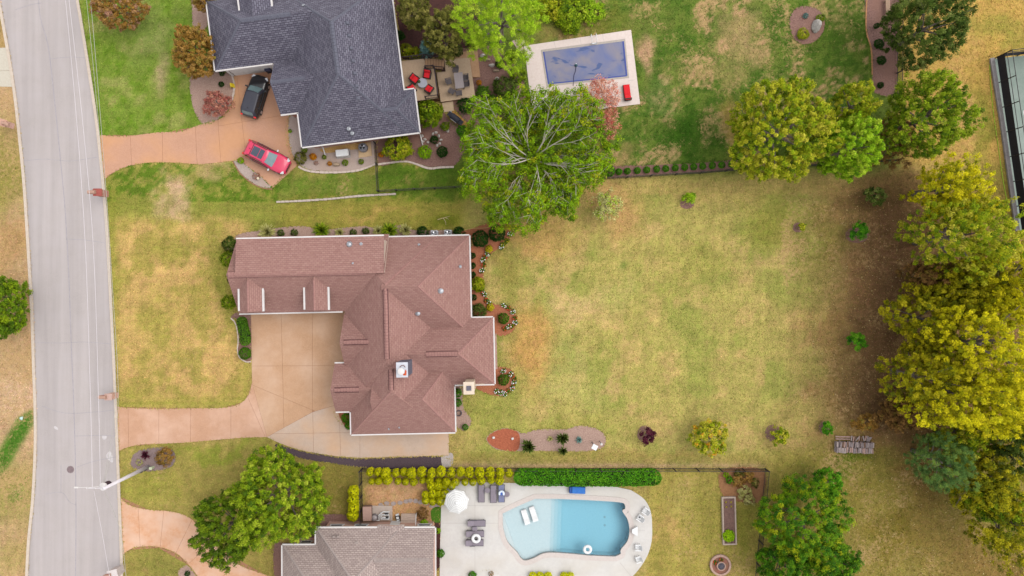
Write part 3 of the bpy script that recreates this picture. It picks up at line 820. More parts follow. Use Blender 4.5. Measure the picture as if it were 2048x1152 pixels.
# -- the brown-roofed house
hA = House('house', P(720, 660), math.radians(1.25), 'large brown-shingled house with dormers and two chimneys', m_roofA, m_capA, m_siding)
ze = 3.0
pA = .78
wr, _ = hA.wing(-10.9, 3.6, 1.98, 9.3, 'x', ze, .80, 0, 0)                                   # garage wing
mr_, zM = hA.wing(-.78, 8.3, -7.2, 9.0, 'y', ze, pA, 4.55, 4.55, hips=False)
hA.cap_line((-.6 + 8.9, 9.0, ze), (3.76, 4.45, zM), mr_, .3, .24, 'hip_cap')
ne_, zN = hA.wing(3.4, 11.3, -.6, 8.985, 'x', ze, .755, 0, 4.55, hips=True)
ew_, zE = hA.wing(5, 13.42, -5.3, 1.1, 'x', ze, .77, 0, 3.25)
g2_, zg2 = hA.wing(-.86, 4, -3.42, 1.7, 'x', ze, .80, 0, 0)
g1_, zg1 = hA.wing(-1.86, 4, -7.62, -2.98, 'x', ze, .80, 0, 0)
s_, zS = hA.wing(-.42, 8.6, -9.84, 1.0, 'y', ze, .77, 4.55, 4.4, hips=False)
hA.cap_line((-.42, -9.84, ze), (4.09, -5.29, zS), s_, .3, .22, 'hip_cap')
se_, zSE = hA.wing(2, 9.56, -9.82, -2.6, 'x', ze, .745, 0, 2.75)
# raised shed roof over the back of the garage wing
yr, yn = 5.50, 8.95
V = [(-10.1, yr, 6.02), (3.55, yr, 6.02), (3.55, yn, 5.45), (-10.1, yn, 5.45)]
V += [(x, y, z - .16) for x, y, z in V]
me = bpy.data.meshes.new('roof'); me.from_pydata(V, [], [(0, 1, 2, 3), (7, 6, 5, 4), (0, 4, 5, 1), (1, 5, 6, 2), (2, 6, 7, 3), (3, 7, 4, 0)])
me.materials.append(m_roofA); uv = me.uv_layers.new(name='UVMap'); me.update()
for p in me.polygons:
    for li in p.loop_indices:
        co = me.vertices[me.loops[li].vertex_index].co; uv.data[li].uv = (co.x, co.y)
shed = link('shed_roof', me, None, hA.root)
hA.wall_box(-10.05, 3.5, yr + .1, yn - .35, 2.9, 5.3, m_siding, 'dormer_wall')
hA.gutter(3.55, yn, -10.1, yn, 5.45)
# front dormers
for xa in (-10.13, -4.02):
    dr, dz = hA.wing(xa, xa + 2.12, 2.2, 5.6, 'y', 4.85, .82, 0, 0, wall=False)
    hA.cap_line((xa + 1.06, 2.2, dz), (xa + 1.06, 5.0, dz), dr, .24, .22)
    hA.wall_box(xa + .28, xa + 1.84, 2.5, 5.2, 3.0, 4.68, m_siding, 'dormer_wall')
    hA.window(xa + 1.06, 2.5, 4.1, 0, -1, .9, 1.0)
    hA.gutter(xa, 4.6, xa, 2.28, 4.86, .16); hA.gutter(xa + 2.12, 2.2, xa + 2.12, 4.7, 4.86, .16)
# ridge vents
m_vent_shade = mat('painted_vent_shade', A(112, 74, 72), A(100, 66, 64), 4, .9)  # dark brown under-strips: shade along the vent edges put into the colour
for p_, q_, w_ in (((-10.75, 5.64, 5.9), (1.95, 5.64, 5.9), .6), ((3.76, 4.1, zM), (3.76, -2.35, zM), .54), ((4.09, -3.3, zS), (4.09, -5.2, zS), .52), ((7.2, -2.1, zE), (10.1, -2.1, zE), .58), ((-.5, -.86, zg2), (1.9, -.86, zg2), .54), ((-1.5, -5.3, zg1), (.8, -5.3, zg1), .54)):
    hA.cap_line(p_, q_, mr_, 20, w_, 'vent_shade_strip', .03, m_vent_shade)
hA.cap_line((-10.75, 5.64, 5.94), (1.95, 5.64, 5.94), wr, .26, .52, 'ridge_vent', .09)
hA.cap_line((3.76, 4.1, zM), (3.76, -2.35, zM), mr_, .26, .42, 'ridge_vent', .09)
hA.cap_line((4.09, -3.3, zS), (4.09, -5.2, zS), s_, .26, .40, 'ridge_vent', .09)
hA.cap_line((7.2, -2.1, zE), (10.1, -2.1, zE), ew_, .26, .46, 'ridge_vent', .09)
hA.cap_line((-.5, -.86, zg2), (1.9, -.86, zg2), g2_, .26, .42, 'ridge_vent', .08)
hA.cap_line((-1.5, -5.3, zg1), (.8, -5.3, zg1), g1_, .26, .42, 'ridge_vent', .08)
for seg in ((-10.9, 1.98, -1.0, 1.98), (11.3, 9.0, 3.6, 9.0), (11.3, 1.12, 11.3, 9.0), (13.42, 1.1, 11.42, 1.1), (13.42, -5.3, 13.42, 1.1), (9.6, -5.3, 13.42, -5.3),
            (9.56, -9.8, 9.56, -5.45), (-.42, -9.84, 9.56, -9.84), (-.42, -7.7, -.42, -9.84), (-1.86, -7.62, -.55, -7.62), (-.95, -2.98, -1.86, -2.98)):
    hA.gutter(*seg, ze)
hA.gutter(-.86, -3.42, -.2, -3.42, ze)
# doors and windows of the street and garden sides
for gxd in (-8.3, -4.6):
    gd = MB()
    for k in range(4): gd.box((0, 0, .28 + k * .55), (2.7, .06, .53))
    gd.build('garage_door', m_white, hA.root, loc=(gxd, 2.41, 0))
for xw in (5.4, 7.6, 9.6): hA.window(xw, 8.56, 1.6, 0, 1)
for yw in (2.6, 4.6, 6.8): hA.window(10.86, yw, 1.6, 1, 0)
for yw in (-4.0, -2.1, -.2): hA.window(12.98, yw, 1.5, 1, 0, 1.3, 1.6)
for yw in (-8.6, -6.8): hA.window(9.12, yw, 1.6, 1, 0)
for yw, xw in ((-2.0, -.42), (0, -.42), (-6.3, -1.42), (-4.3, -1.42)): hA.window(xw, yw, 1.6, -1, 0)
gd = MB()
for k in range(4): gd.box((0, 0, .28 + k * .55), (2.7, .06, .53))
for xg in (2.6, 6.2):
    gd.build('garage_door', m_white, hA.root, loc=(xg, -9.43, 0))
# chimneys
ch = MB().box((0, 0, 0), (.98, 1.28, 3.6)).build('chimney', mat('chimney_cladding', A(110, 112, 128), A(96, 98, 114), 3, .6), hA.root, loc=(5.38, -3.18, 6.3))
MB().box((0, 0, 1.83), (1.04, 1.34, .06)).build('chimney_cap', mat('cap_metal', A(222, 224, 232), A(200, 202, 212), 3, .45), ch)
mb = MB().lathe([(.2, 1.86), (.2, 2.1), (.3, 2.1), (.3, 2.16), (.05, 2.2)], 18, (-.06, -.1, 0)); mb.build('flue_cap', m_white, ch)
MB().add([(.1, -.5, 1.866), (.38, -.5, 1.866), (.4, -.1, 1.866), (.3, .05, 1.866), (.22, -.3, 1.866), (.08, -.38, 1.866)], [(0, 1, 2, 3, 4, 5)]).build('rust_patch', mat('orange_rust', A(226, 96, 40), A(200, 80, 36), 6, .8), ch)
MB().tube([(-.2, .25, 1.87), (-.05, .38, 1.9), (.15, .42, 1.88), (.3, .22, 1.88)], .035, 5).build('rust_streak', mat('brown_rust', A(140, 90, 80), A(120, 80, 74), 6, .8), ch)
cr = MB().add([(-.9, 0, 0.6), (.49, .6, .62), (.49, -.6, .62), (.49, 0, 1.15)], [(0, 2, 3), (0, 3, 1)]).build('chimney_saddle', m_capA, ch, loc=(-.98, 0, -.9))
ch2 = MB().box((0, 0, 0), (.86, 1.0, 6.1)).build('chimney', mat('cream_masonry', A(226, 204, 180), A(212, 188, 164), 3, .9), hA.root, loc=(11.15, -5.2, 3.05))
mb = MB().box((0, 0, 3.12), (1.0, 1.14, .12)); mb.build('chimney_crown', mat('cream_crown', A(236, 218, 198), A(226, 206, 186), 3, .9), ch2)
mb = MB().box((0, 0, 3.2), (.44, .44, .1)); mb.build('flue', mat('grey_flue', A(112, 108, 120), A(96, 92, 104), 3, .8), ch2)
MB().box((0, .2, 0), (2.6, .5, 4.6)).build('chimney_shoulder', MATS['cream_masonry'], hA.root, loc=(11.15, -5.25, .75))
# roof vents
for px, py, kind in ((833, 627, 'v'), (880, 582, 'v')):
    q = hA.L(px, py, 5.6); zq = ze + (8.3 - q.x) * pA if px < 850 else ze + .755 * (11.3 - q.x)
    hA.vent(q.x, q.y, min(zq, 6.4), kind='turtle')
for px, py, z0 in ((697, 486, 5.5), (722, 488, 5.55), (706, 527, 5.8), (838, 490, 3.6), (920, 533, 3.75), (778, 857, 3.3), (799, 854, 3.4)):
    q = hA.L(px, py, z0); hA.vent(q.x, q.y, z0 - .02, .1)
MB().lathe([(.32, -.03), (.3, .05), (.18, .22), (.05, .26)], 14).build('roof_vent', m_metal, hA.root, loc=hA.L(699, 489, 5.5))

# -- the slate-roofed house
hB = House('house', P(700, 150), math.radians(7.2), 'slate-blue shingled brick house with hipped roof and timber deck', m_roofB, m_capB, m_brick)
zb = 3.2
rM, zBM = hB.wing(-4.8, 5.5, -7.28, 7.6, 'y', zb, .86, 5.1, 5.1)
rG, zBG = hB.wing(-12.13, -.5, 1.0, 7.68, 'x', zb, .83, 3.9, 0)
rW, zBW = hB.wing(-6.45, 0, -3.97, 1.05, 'x', zb, .86, 0, 0)
rE, zBE = hB.wing(0, 6.52, -7.31, -3.12, 'x', zb, .84, 0, 1.75)
hB.cap_line((-8.25, 4.34, zBG), (-3.6, 4.34, zBG), rG, .3, .4, 'ridge_cap', .06)
hB.cap_line((.35, -2.2, zBM), (.35, 2.5, zBM), rM, .3, .4, 'ridge_cap', .06)
hB.cap_line((-6.4, -1.46, zBW), (-3.2, -1.46, zBW), rW, .3, .34, 'ridge_cap', .05)
hB.cap_line((3.4, -5.2, zBE), (4.8, -5.2, zBE), rE, .3, .34, 'ridge_cap', .05)
dr, dz = hB.wing(-8.54, -5.58, 4.6, 8.1, 'y', 4.8, .62, 0, 0, wall=False)
hB.wall_box(-8.2, -5.9, 4.9, 7.8, 3.4, 4.62, m_siding, 'dormer_wall')
hB.gutter(-8.54, 8.1, -8.54, 5.6, 4.8, .14); hB.gutter(-5.58, 5.6, -5.58, 8.1, 4.8, .14)
for seg in ((-12.13, 7.6, -12.13, 1.0), (-12.13, 1.0, -6.6, 1.0), (-6.45, -3.97, -4.4, -3.97), (-4.8, -4.0, -4.8, -7.28), (-4.8, -7.3, 6.52, -7.3), (6.52, -7.3, 6.52, -3.12), (6.52, -3.12, 5.5, -3.12), (5.5, -3.0, 5.5, 7.6)):
    hB.gutter(*seg, zb)
gd = MB()
for k in range(4): gd.box((0, 0, .3 + k * .56), (4.7, .08, .545))
gd.build('garage_door', m_white, hB.root, loc=(-9.0, 1.39, 0))
for sx in (-11.55, -6.5): MB().box((sx, 1.38, 1.3), (.2, .14, 2.6)).build('door_casing', m_white, hB.root)
for xw in (-3.2, -.6, 2.2, 4.6): hB.window(xw, -6.87, 1.7, 0, -1)
for yw in (-1.6, 2.0, 5.2): hB.window(5.06, yw, 1.9, 1, 0, 1.6, 1.9)
for xs, ys, xe, ye in ((-3.6, -7.35, -3.4, -7.9), (6.2, -7.35, 6.35, -7.9)):
    MB().tube([(xs, ys, zb - .1), ((xs + xe) / 2, -7.0, 2.6), ((xs + xe) / 2, -6.92, .4), (xe, ye, .12)], .06, 6).build('downpipe', m_white, hB.root)
for px, py, z0 in ((607, 12, 5.2), (697, 257, 4.2), (704, 266, 3.9)):
    q = hB.L(px, py, z0); hB.vent(q.x, q.y, z0 - .05, .12)
for k in range(7):
    x, y = 1.6 + .02 * k, 2.6 - k * 1.15
    MB().box((x, y, zb + (5.5 - x) * .86 + .09), (.42, .36, .16), tilt=('Y', math.atan(.86)), taper=.7).build('roof_vent', m_capB, hB.root)
bn = empty('rubbish_bin', P(541, 141), math.radians(8), 'dark wheeled rubbish bin standing by the garage corner', 'bin')
MB().box((0, 0, .5), (.5, .56, .92), taper=1.12).build('bin_body', mat('bin_plastic', A(60, 62, 84), A(50, 52, 72), 4, .6), bn)
MB().box((0, 0, 1.0), (.62, .68, .08), bev=.03).build('lid', mat('bin_lid_plastic', A(66, 66, 96), A(56, 56, 82), 4, .6), bn)
for sx in (-.24, .24): MB().tube([(sx - .03, -.26, .1), (sx + .03, -.26, .1)], .1, 10).build('wheel', m_black, bn)

# -- the grey-roofed house
hC = House('house', P(740, 1100), math.radians(.2), 'grey-beige shingled brick house beside the white pool deck', m_roofC, m_capC, m_brick2)
zc_ = 3.3
r1, z1_ = hC.wing(-4.5, 3.6, -8.5, 3.32, 'y', zc_, .64, 0, 4.05)
r3, z3_ = hC.wing(-1.5, 6.85, -5.2, 3.30, 'x', zc_, .6, 0, 0, ridge=.75)
r2, z2_ = hC.wing(-7.7, -1, -6.6, 1.7, 'x', zc_, .6, 4.1, 0)
hC.cap_line((1.3, .75, z3_), (6.5, .75, z3_), r3, .33, .42, 'ridge_vent', .08)
rb, _ = hC.wing(1.38, 3.92, 1.4, 3.58, 'y', zc_ + .06, .18, 0, 0, hips=False, wall=False)
for seg in ((3.6, 3.32, -4.5, 3.32), (6.85, 3.3, 3.95, 3.3), (-4.5, 3.32, -4.5, 1.75), (-4.6, 1.7, -7.7, 1.7), (-7.7, 1.7, -7.7, -6.6), (6.85, -5.2, 6.85, 3.3)):
    hC.gutter(*seg, zc_, .12)
for px, py, z0 in ((668, 1073, 3.9), (676, 1073, 3.9), (713, 1085, 4.6)):
    q = hC.L(px, py, z0); MB().box((q.x, q.y, z0 + .1), (.3, .26, .16), taper=.6).build('roof_vent', m_capC, hC.root)
for xw in (-3.0, -.6, 5.6): hC.window(xw, 2.87, 1.6, 0, 1, 1.2, 1.2)
MB().box((2.65, 2.89, 1.05), (.95, .07, 2.1)).build('door', m_white, hC.root)
hC.window(-6.0, 1.25, 1.6, 0, 1, 1.0, 1.2)
# ---------------------------------------------------------------- foliage
m_leaf, nt, bs = new_mat('foliage')
N, L = nt.nodes, nt.links
at = N.new('ShaderNodeAttribute'); at.attribute_name = 'Col'
L.new(at.outputs['Color'], bs.inputs['Base Color'])
bs.inputs['Roughness'].default_value = .75
bs.inputs['Specular IOR Level'].default_value = .06
trn = N.new('ShaderNodeBsdfTranslucent'); L.new(at.outputs['Color'], trn.inputs['Color'])
mxs = N.new('ShaderNodeMixShader'); mxs.inputs[0].default_value = .07
L.new(bs.outputs[0], mxs.inputs[1]); L.new(trn.outputs[0], mxs.inputs[2])
L.new(mxs.outputs[0], N['Material Output'].inputs['Surface'])
m_bark = mat('grey_bark_wood', A(150, 136, 126), A(112, 98, 90), 6, .95, .02, stretch=(1, 1, .25))
m_pale = mat('pale_limb_bark', A(206, 198, 182), A(178, 168, 152), 6, .95, .02)

def unit(v):
    return v / np.maximum(1e-9, np.linalg.norm(v, axis=-1, keepdims=True))

def leaf_geo(pos, nrm, size, cols, r, aspect=.62, fold=.0):
    n = len(pos)
    nrm = unit(nrm)
    t = unit(np.cross(nrm, r.normal(size=(n, 3)) + 1e-3))
    b = np.cross(nrm, t)
    s = size[:, None]
    v = np.stack([pos - t * s * .5, pos + b * s * aspect * .5 + nrm * s * fold, pos + t * s * .5 - nrm * s * fold * .6, pos - b * s * aspect * .5 + nrm * s * fold], 1).reshape(-1, 3)
    f = np.arange(n * 4).reshape(n, 4)
    return v, f, np.repeat(cols, 4, axis=0)

def pal_cols(pal, u, r, jit=.16):
    """u in 0..1 picks along the palette (albedo), small random jitter"""
    pal = np.array(pal)
    x = np.clip(u, 0, .9999) * (len(pal) - 1)
    i = x.astype(int); f = (x - i)[:, None]
    c = pal[i] * (1 - f) + pal[np.minimum(i + 1, len(pal) - 1)] * f
    c = c * (1 + r.normal(0, jit, (len(u), 1)))
    return np.clip(c, .004, .8)

def clumps_to_leaves(cc, cr, per, leaf, pal, r, up=.55, out=.5, rad=None, flat=.75, hue_sd=.22, aspect=.62, spread=.75, fing=0.0):
    """cc (n,3) clump centres, cr (n,) radii; returns leaf geometry. rad = centre of the crown for outward direction"""
    n = len(cc)
    o = unit(r.normal(size=(n * per, 3)))
    rr = (r.random(n * per) ** .45)[:, None]
    C = np.repeat(cc, per, 0); R = np.repeat(cr, per)[:, None]
    off = o * rr * R; off[:, 2] *= flat
    pos = C + off
    outd = unit(C - rad) if rad is not None else np.zeros_like(C)
    pos = pos - (outd * .8 + np.array([0, 0, .5])) * (r.random(n * per) ** 1.3)[:, None] * R * fing
    nrm = outd * out + np.array([0, 0, up * .6]) + o * spread * 1.15 + r.normal(size=C.shape) * spread * .5
    hu = np.clip(r.normal(.5, hue_sd, n), 0, 1)
    cols = pal_cols(pal, np.clip(np.repeat(hu, per) + r.normal(0, .1, n * per), 0, 1), r)
    size = leaf * (.7 + .6 * r.random(n * per))
    return leaf_geo(pos, nrm, size, cols, r, aspect)

def crown_points(r, n, rx, ry, rz, shape='round', lob=.16, inner=.55, low=-.35):
    d = unit(r.normal(size=(int(n * 2.2), 3)))
    d = d[d[:, 2] > low][:n]
    n = len(d)
    az = np.arctan2(d[:, 1], d[:, 0])
    ph = r.random(4) * 6.28
    w = 1 + lob * (np.sin(az * 3 + ph[0]) * .5 + np.sin(az * 5 + ph[1] + d[:, 2] * 2) * .5 + np.sin(az * 8 + ph[2]) * .35)
    q = np.where(r.random(n) < .6, .90 + .13 * r.random(n), inner + (.86 - inner) * r.random(n) ** .6)
    p = d * (w * q)[:, None]
    if shape == 'cone':
        h = r.random(n) ** 1.1
        a2 = r.random(n) * 6.28
        rad = (1 - h) ** .8 * (.55 + .45 * r.random(n) ** .4) * (1 + lob * np.sin(a2 * 5 + ph[0]) + lob * .6 * np.sin(a2 * 9 + ph[1]))
        p = np.stack([np.cos(a2) * rad, np.sin(a2) * rad, h * 2 - 1], -1)
    p[:, 0] *= rx; p[:, 1] *= ry; p[:, 2] *= rz
    return p

def tree(px, py, rx, ry, h, pal, label, name='tree', n=300, per=40, cr=.5, leaf=.3, seed=0, shape='round', lob=.16, rzf=.46, inner=.55, group=None, bark=None, up=.55, out=.5, flat=.75, trunk_r=None, hue_sd=.27, aspect=.62, cat='tree', limbs=9, spread=.75):
    r = np.random.default_rng(1000 + seed)
    rx, ry, fing = rx * .96, ry * .96, .6
    if leaf > .19: n, per, cr, leaf, fing = int(n * 2.3), int(per * 1.35), cr * .50, leaf * .56, 1.5
    rz = h * rzf
    zc = h - rz
    zv = zc + rz * .25
    c = P(px, py, zv)
    k = (1 - zv / H) / S
    RX, RY = rx * k, ry * k
    root = empty(name, (c.x, c.y, 0), 0, label, cat, group)
    cp = crown_points(r, n, max(.1, RX - cr * .55), max(.1, RY - cr * .55), rz - cr * .4, shape, lob, inner, -.75 if h > 3 else -.35)
    cp[:, 2] += zc
    cp[:, 2] = np.maximum(cp[:, 2], min(.45, h * .25))
    crs = cr * (.7 + .6 * r.random(len(cp)))
    v, f, cl = clumps_to_leaves(cp, crs, per, leaf, pal, r, up, out, np.array([0, 0, zc - rz * .4]), flat, hue_sd, aspect, spread, fing)
    v[:, 2] = np.maximum(v[:, 2], .03)
    link('crown', fast_mesh('crown', v, f, cl), m_leaf, root)
    tr = trunk_r or max(.03, h * .022)
    mb = MB()
    mb.tube([(0, 0, -.05), (.02, .01, h * .12), (0.05, -.03, zc)], [tr * 1.35, tr, tr * .6], 8)
    idx_ = r.choice(len(cp), min(limbs, len(cp)), replace=False)
    for i in idx_:
        e = cp[i]
        s0 = zc * (.45 + .45 * r.random())
        mid = (e[0] * .5, e[1] * .5, s0 + (e[2] - s0) * .62)
        mb.tube([(0.03, 0, s0), mid, tuple(e)], [tr * .5, tr * .32, tr * .08], 5, cap=False)
    mb.build('trunk', bark or m_bark, root, smooth=True)
    return root

def F(*cs, f=1.12):
    return [A(*c, f) for c in cs]
PG = dict(
 green=F((66, 96, 8), (104, 134, 12), (144, 166, 26), (172, 186, 56)),
 dark=F((44, 62, 18), (70, 92, 28), (98, 116, 44), (126, 136, 70)),
 yellowg=F((92, 118, 4), (138, 160, 16), (176, 176, 34), (200, 192, 66)),
 bright=F((84, 130, 8), (128, 170, 16), (160, 196, 36), (184, 206, 60)),
 yellow=F((120, 126, 4), (168, 166, 8), (204, 192, 16), (222, 208, 36), f=1.35),
 olivey=F((90, 98, 6), (134, 134, 10), (166, 156, 18), (186, 174, 34), f=1.25),
 brown=F((92, 66, 36), (128, 92, 50), (150, 112, 62), (120, 104, 40)),
 olive=F((66, 70, 26), (100, 102, 40), (134, 130, 58), (160, 150, 84)),
 rust=F((124, 90, 30), (158, 116, 50), (176, 136, 74), (138, 128, 44)),
 pinkish=F((140, 92, 76), (172, 116, 98), (188, 140, 118), (160, 110, 84)),
 red=F((150, 76, 70), (176, 104, 94), (190, 134, 110), (166, 90, 80)),
 redleaf=F((176, 70, 62), (206, 128, 104), (214, 160, 134), (190, 100, 84), f=1.3),
 purple=F((58, 22, 36), (86, 34, 50), (104, 50, 62)),
 blue=F((70, 112, 108), (110, 152, 146), (150, 186, 174)),
 pine=F((54, 86, 40), (84, 120, 56), (112, 146, 74), (132, 160, 64)),
 juniper=F((44, 86, 6), (74, 124, 8), (112, 150, 16), (164, 170, 26)),
 arbor=F((130, 142, 0), (178, 182, 6), (206, 202, 24), (226, 214, 40), f=1.9),
 box=F((22, 54, 12), (40, 78, 20), (62, 100, 34)),
 ball=F((44, 88, 14), (80, 124, 22), (110, 146, 44)),
 lime=F((110, 160, 6), (150, 196, 10), (180, 214, 40)),
 gold=F((196, 180, 10), (222, 204, 24), (236, 222, 60)),
 orange=F((206, 110, 10), (232, 150, 20), (240, 170, 40)),
 pale=F((150, 150, 70), (190, 184, 110), (212, 206, 140)),
 wfl=F((226, 230, 232), (240, 240, 240), (200, 210, 206), f=1.6),
 rfl=F((226, 50, 40), (240, 90, 60), (214, 70, 70), f=1.3),
 hedge=F((40, 96, 8), (66, 132, 12), (96, 160, 26), (120, 176, 40)),
)
# ---- the tall trees
tree(1570, 256, 110, 112, 11, PG['yellowg'], 'broad dense yellow-green maple standing between lush yard and back lawn', 'maple_tree', 520, 44, .46, .27, 1, out=.8)
tree(1712, 206, 44, 46, 8, PG['yellowg'], 'small yellowish tree behind the bright green one beside the maple', 'tree', 150, 36, .4, .24, 2)
tree(1708, 290, 56, 68, 10, PG['bright'], 'bright green tree touching the broad yellow-green maple', 'tree', 260, 42, .42, .25, 3, out=.7)
tree(1868, 228, 78, 92, 11, PG['green'], 'green layered tree beside the straw meadow', 'tree', 330, 46, .5, .26, 4, lob=.22)
tree(1868, 44, 82, 84, 10, PG['dark'], 'dark green dense tree overhanging the wavy mulch bed', 'tree', 330, 46, .5, .25, 5)
tree(1792, 282, 56, 60, 5, PG['brown'], 'brownish thin understorey tree between two green ones', 'tree', 120, 34, .4, .2, 6, inner=.3)
tree(1000, 28, 100, 92, 12, PG['bright'][1:] , 'feathery bright green tree shading the stone path to the covered pool', 'locust_tree', 330, 44, .5, .24, 7, lob=.26, flat=.5, aspect=.4)
tree(828, 12, 36, 40, 7, PG['olive'], 'olive tree crown close to the slate roof edge', 'tree', 120, 42, .42, .22, 8)
tree(886, 64, 40, 52, 8, PG['olive'], 'grey-olive tree overhanging the deck stairs', 'tree', 190, 44, .42, .22, 9, lob=.22)
tree(386, 98, 46, 56, 6, PG['rust'], 'rust-tinged rounded tree at the corner of the slate-roofed garage', 'tree', 220, 40, .38, .22, 10)
tree(228, 8, 54, 44, 6, PG['rust'][:3] + PG['pinkish'][2:3], 'russet-crowned round tree on the lush street lawn', 'tree', 200, 38, .38, .22, 11)
tree(402, -4, 26, 22, 5, PG['rust'], 'small russet tree beside the slate-roofed wall', 'tree', 60, 36, .36, .22, 12)
tree(432, 206, 33, 28, 2.6, PG['red'], 'low red-leaved maple spreading over the gravel bed', 'japanese_maple', 130, 30, .24, .14, 13, lob=.25)
tree(-4, 612, 48, 66, 5.5, PG['green'][:3], 'green roadside tree growing on the dry verge', 'tree', 210, 42, .46, .26, 14)
tree(548, 1004, 100, 102, 10, PG['green'], 'large light green maple overhanging the pink driveway', 'maple_tree', 460, 46, .5, .27, 15, out=.7, lob=.2)
tree(448, 1064, 74, 80, 8, F((58, 84, 10), (92, 120, 14), (126, 146, 26)), 'darker green rounded tree under the edge of the large maple', 'tree', 320, 44, .42, .25, 16)
# yellow woodland edge
YW = [(1914, 368, 58, 56, 11, 'yellow', 'yellow tree between the green layered one and the court'), (1948, 470, 94, 82, 14, 'yellowg', 'tall lemon-green tree beside the court corner'),
      (2040, 560, 76, 90, 13, 'yellow', 'golden tree behind the lemon-green one'), (1866, 640, 74, 84, 8, 'olivey', 'low olive-brown tree at the lawn edge of the wood'),
      (1985, 690, 100, 96, 15, 'yellow', 'tall golden tree in the middle of the wood'), (1868, 760, 76, 78, 11, 'olivey', 'olive-gold tree spreading over the littered lawn edge'),
      (1960, 800, 110, 84, 14, 'yellow', 'widest golden tree above the blue-green pine'), (2060, 820, 80, 100, 13, 'yellow', 'golden tree at the deep side of the wood'),
      (2030, 900, 60, 60, 9, 'dark', 'dark green tree in the shade of the golden ones'), (1975, 960, 60, 72, 9, 'olivey', 'olive-green tree beside the blue-green pine'),
      (2036, 1060, 66, 90, 10, 'olivey', 'olive-gold tree where wood and lower meadow meet'), (1800, 830, 38, 42, 4, 'brown', 'thin brown sapling thicket at the wood edge'),
      (1866, 556, 44, 44, 6, 'brown', 'brownish half-bare tree below the lemon-green one'), (1950, 570, 70, 60, 9, 'olivey', 'olive tree filling the gap below the lemon-green one'), (1930, 880, 60, 44, 7, 'yellowg', 'yellow-green tree tucked behind the blue-green pine'), (2000, 1010, 56, 50, 8, 'green', 'green tree among the olive ones by the lower meadow'), (1905, 590, 56, 50, 8, 'olivey', 'olive-gold tree between the lemon-green and the middle golden tree'), (2010, 600, 60, 56, 11, 'yellow', 'golden tree crowded between two taller ones'), (1935, 420, 60, 46, 9, 'yellow', 'gold tree between the court and the lemon-green one')]
for i, (x, y, rx, ry, h, p, lab) in enumerate(YW):
    area_ = rx * ry / 4000
    tree(x, y, rx, ry, h, PG[p], lab, 'woodland_tree', int(105 * area_) + 70, 42, .5, .26, 30 + i, lob=.34, inner=.35, group='trees of the yellow wood', hue_sd=.28)
tree(1896, 930, 56, 62, 9, PG['pine'], 'blue-green pine at the foot of the golden trees', 'pine_tree', 240, 60, .42, .2, 50, aspect=.28, lob=.2)
tree(1620, 1052, 92, 100, 8, PG['juniper'], 'broad dark green cedar with golden tips beside the iron fence', 'cedar_tree', 900, 60, .28, .13, 51, lob=.2, out=.9, rzf=.46)
tree(1662, 968, 30, 30, 5, PG['hedge'], 'soft green sapling growing out of the broad cedar', 'tree', 70, 36, .36, .22, 52)
tree(1575, 1140, 60, 44, 6, PG['juniper'][:3], 'rounded green cedar in the fence corner below the broad one', 'cedar_tree', 420, 56, .27, .13, 53)
tree(1672, 1128, 56, 40, 6, PG['juniper'][:3], 'low green cedar behind the broad one by the meadow', 'cedar_tree', 340, 56, .27, .13, 54)
# red crape by the covered pool, thin pale tree by the big one
tree(1200, 200, 48, 54, 4.5, PG['redleaf'], 'sparse red-leaved tree overhanging the covered pool deck', 'tree', 280, 26, .32, .12, 55, inner=.25, bark=m_pale)
tree(1214, 250, 30, 34, 3.2, PG['redleaf'], 'lower red sapling below the sparse red-leaved tree', 'tree', 90, 24, .3, .12, 56, inner=.25)
tree(1214, 410, 36, 36, 4.0, PG['pale'] + PG['bright'][2:], 'thin pale yellow-green tree at the edge of the spreading tree', 'tree', 110, 22, .34, .15, 57, inner=.2)
# small lawn trees
SM = [(1720, 462, 22, 20, 2.4, 'hedge', 'young green tree in mulch ring at the wood edge'), (1714, 685, 22, 20, 2.2, 'hedge', 'lone young green tree on littered lawn'),
      (1754, 391, 24, 23, 2.2, 'dark', 'dark rounded young tree near the brown understorey'), (1421, 878, 41, 40, 3.6, 'yellowg', 'round yellow-green tree with orange tips on the back lawn'),
      (1296, 874, 18, 20, 1.8, 'purple', 'small purple-leaved tree in mulch ring'), (1562, 873, 20, 21, 2.0, 'yellowg', 'small yellow-green tree in mulch ring by the log pile'),
      (1656, 857, 14, 15, 1.4, 'hedge', 'small green bush between mulch ring and log pile'), (1734, 846, 28, 20, 2.0, 'rust', 'gold and rust shrub beside the log pile'),
      (1606, 453, 8, 8, 1.2, 'yellowg', 'tiny yellow sapling in mulch ring on the back lawn'), (1380, 396, 15, 12, 1.4, 'bright', 'small bright sapling in mulch ring near the ball row')]
for i, (x, y, rx, ry, h, p, lab) in enumerate(SM):
    big = rx > 30
    tree(x, y, rx, ry, h, PG[p] if x != 1421 else PG['yellowg'] + PG['orange'][1:2], lab, 'young_tree', 150 if big else max(20, int(rx * 2.6)), 36, .24 if big else .2, .17 if big else .14, 70 + i, lob=.2, out=.8, rzf=.45, limbs=5)
for x, y, rx, ry, lab in ((1290, 868, 16, 17, 'mulch ring around the purple-leaved tree'), (1546, 866, 16, 17, 'mulch ring beside the small yellow-green tree'), (1714, 470, 24, 16, 'mulch ring around the young green tree at the wood edge'),
                     (1596, 455, 11, 10, 'small mulch ring around the tiny yellow sapling'), (1374, 408, 14, 10, 'small mulch ring around the bright sapling'), (1650, 855, 13, 13, 'mulch ring of the small green bush')):
    o = MB().prism(W2([(x + rx * math.cos(t * .393), y + ry * math.sin(t * .393)) for t in range(16)]), -.02, .025).build('mulch_ring', m_mulch)
    tag(o, lab, 'bed', kind='structure')

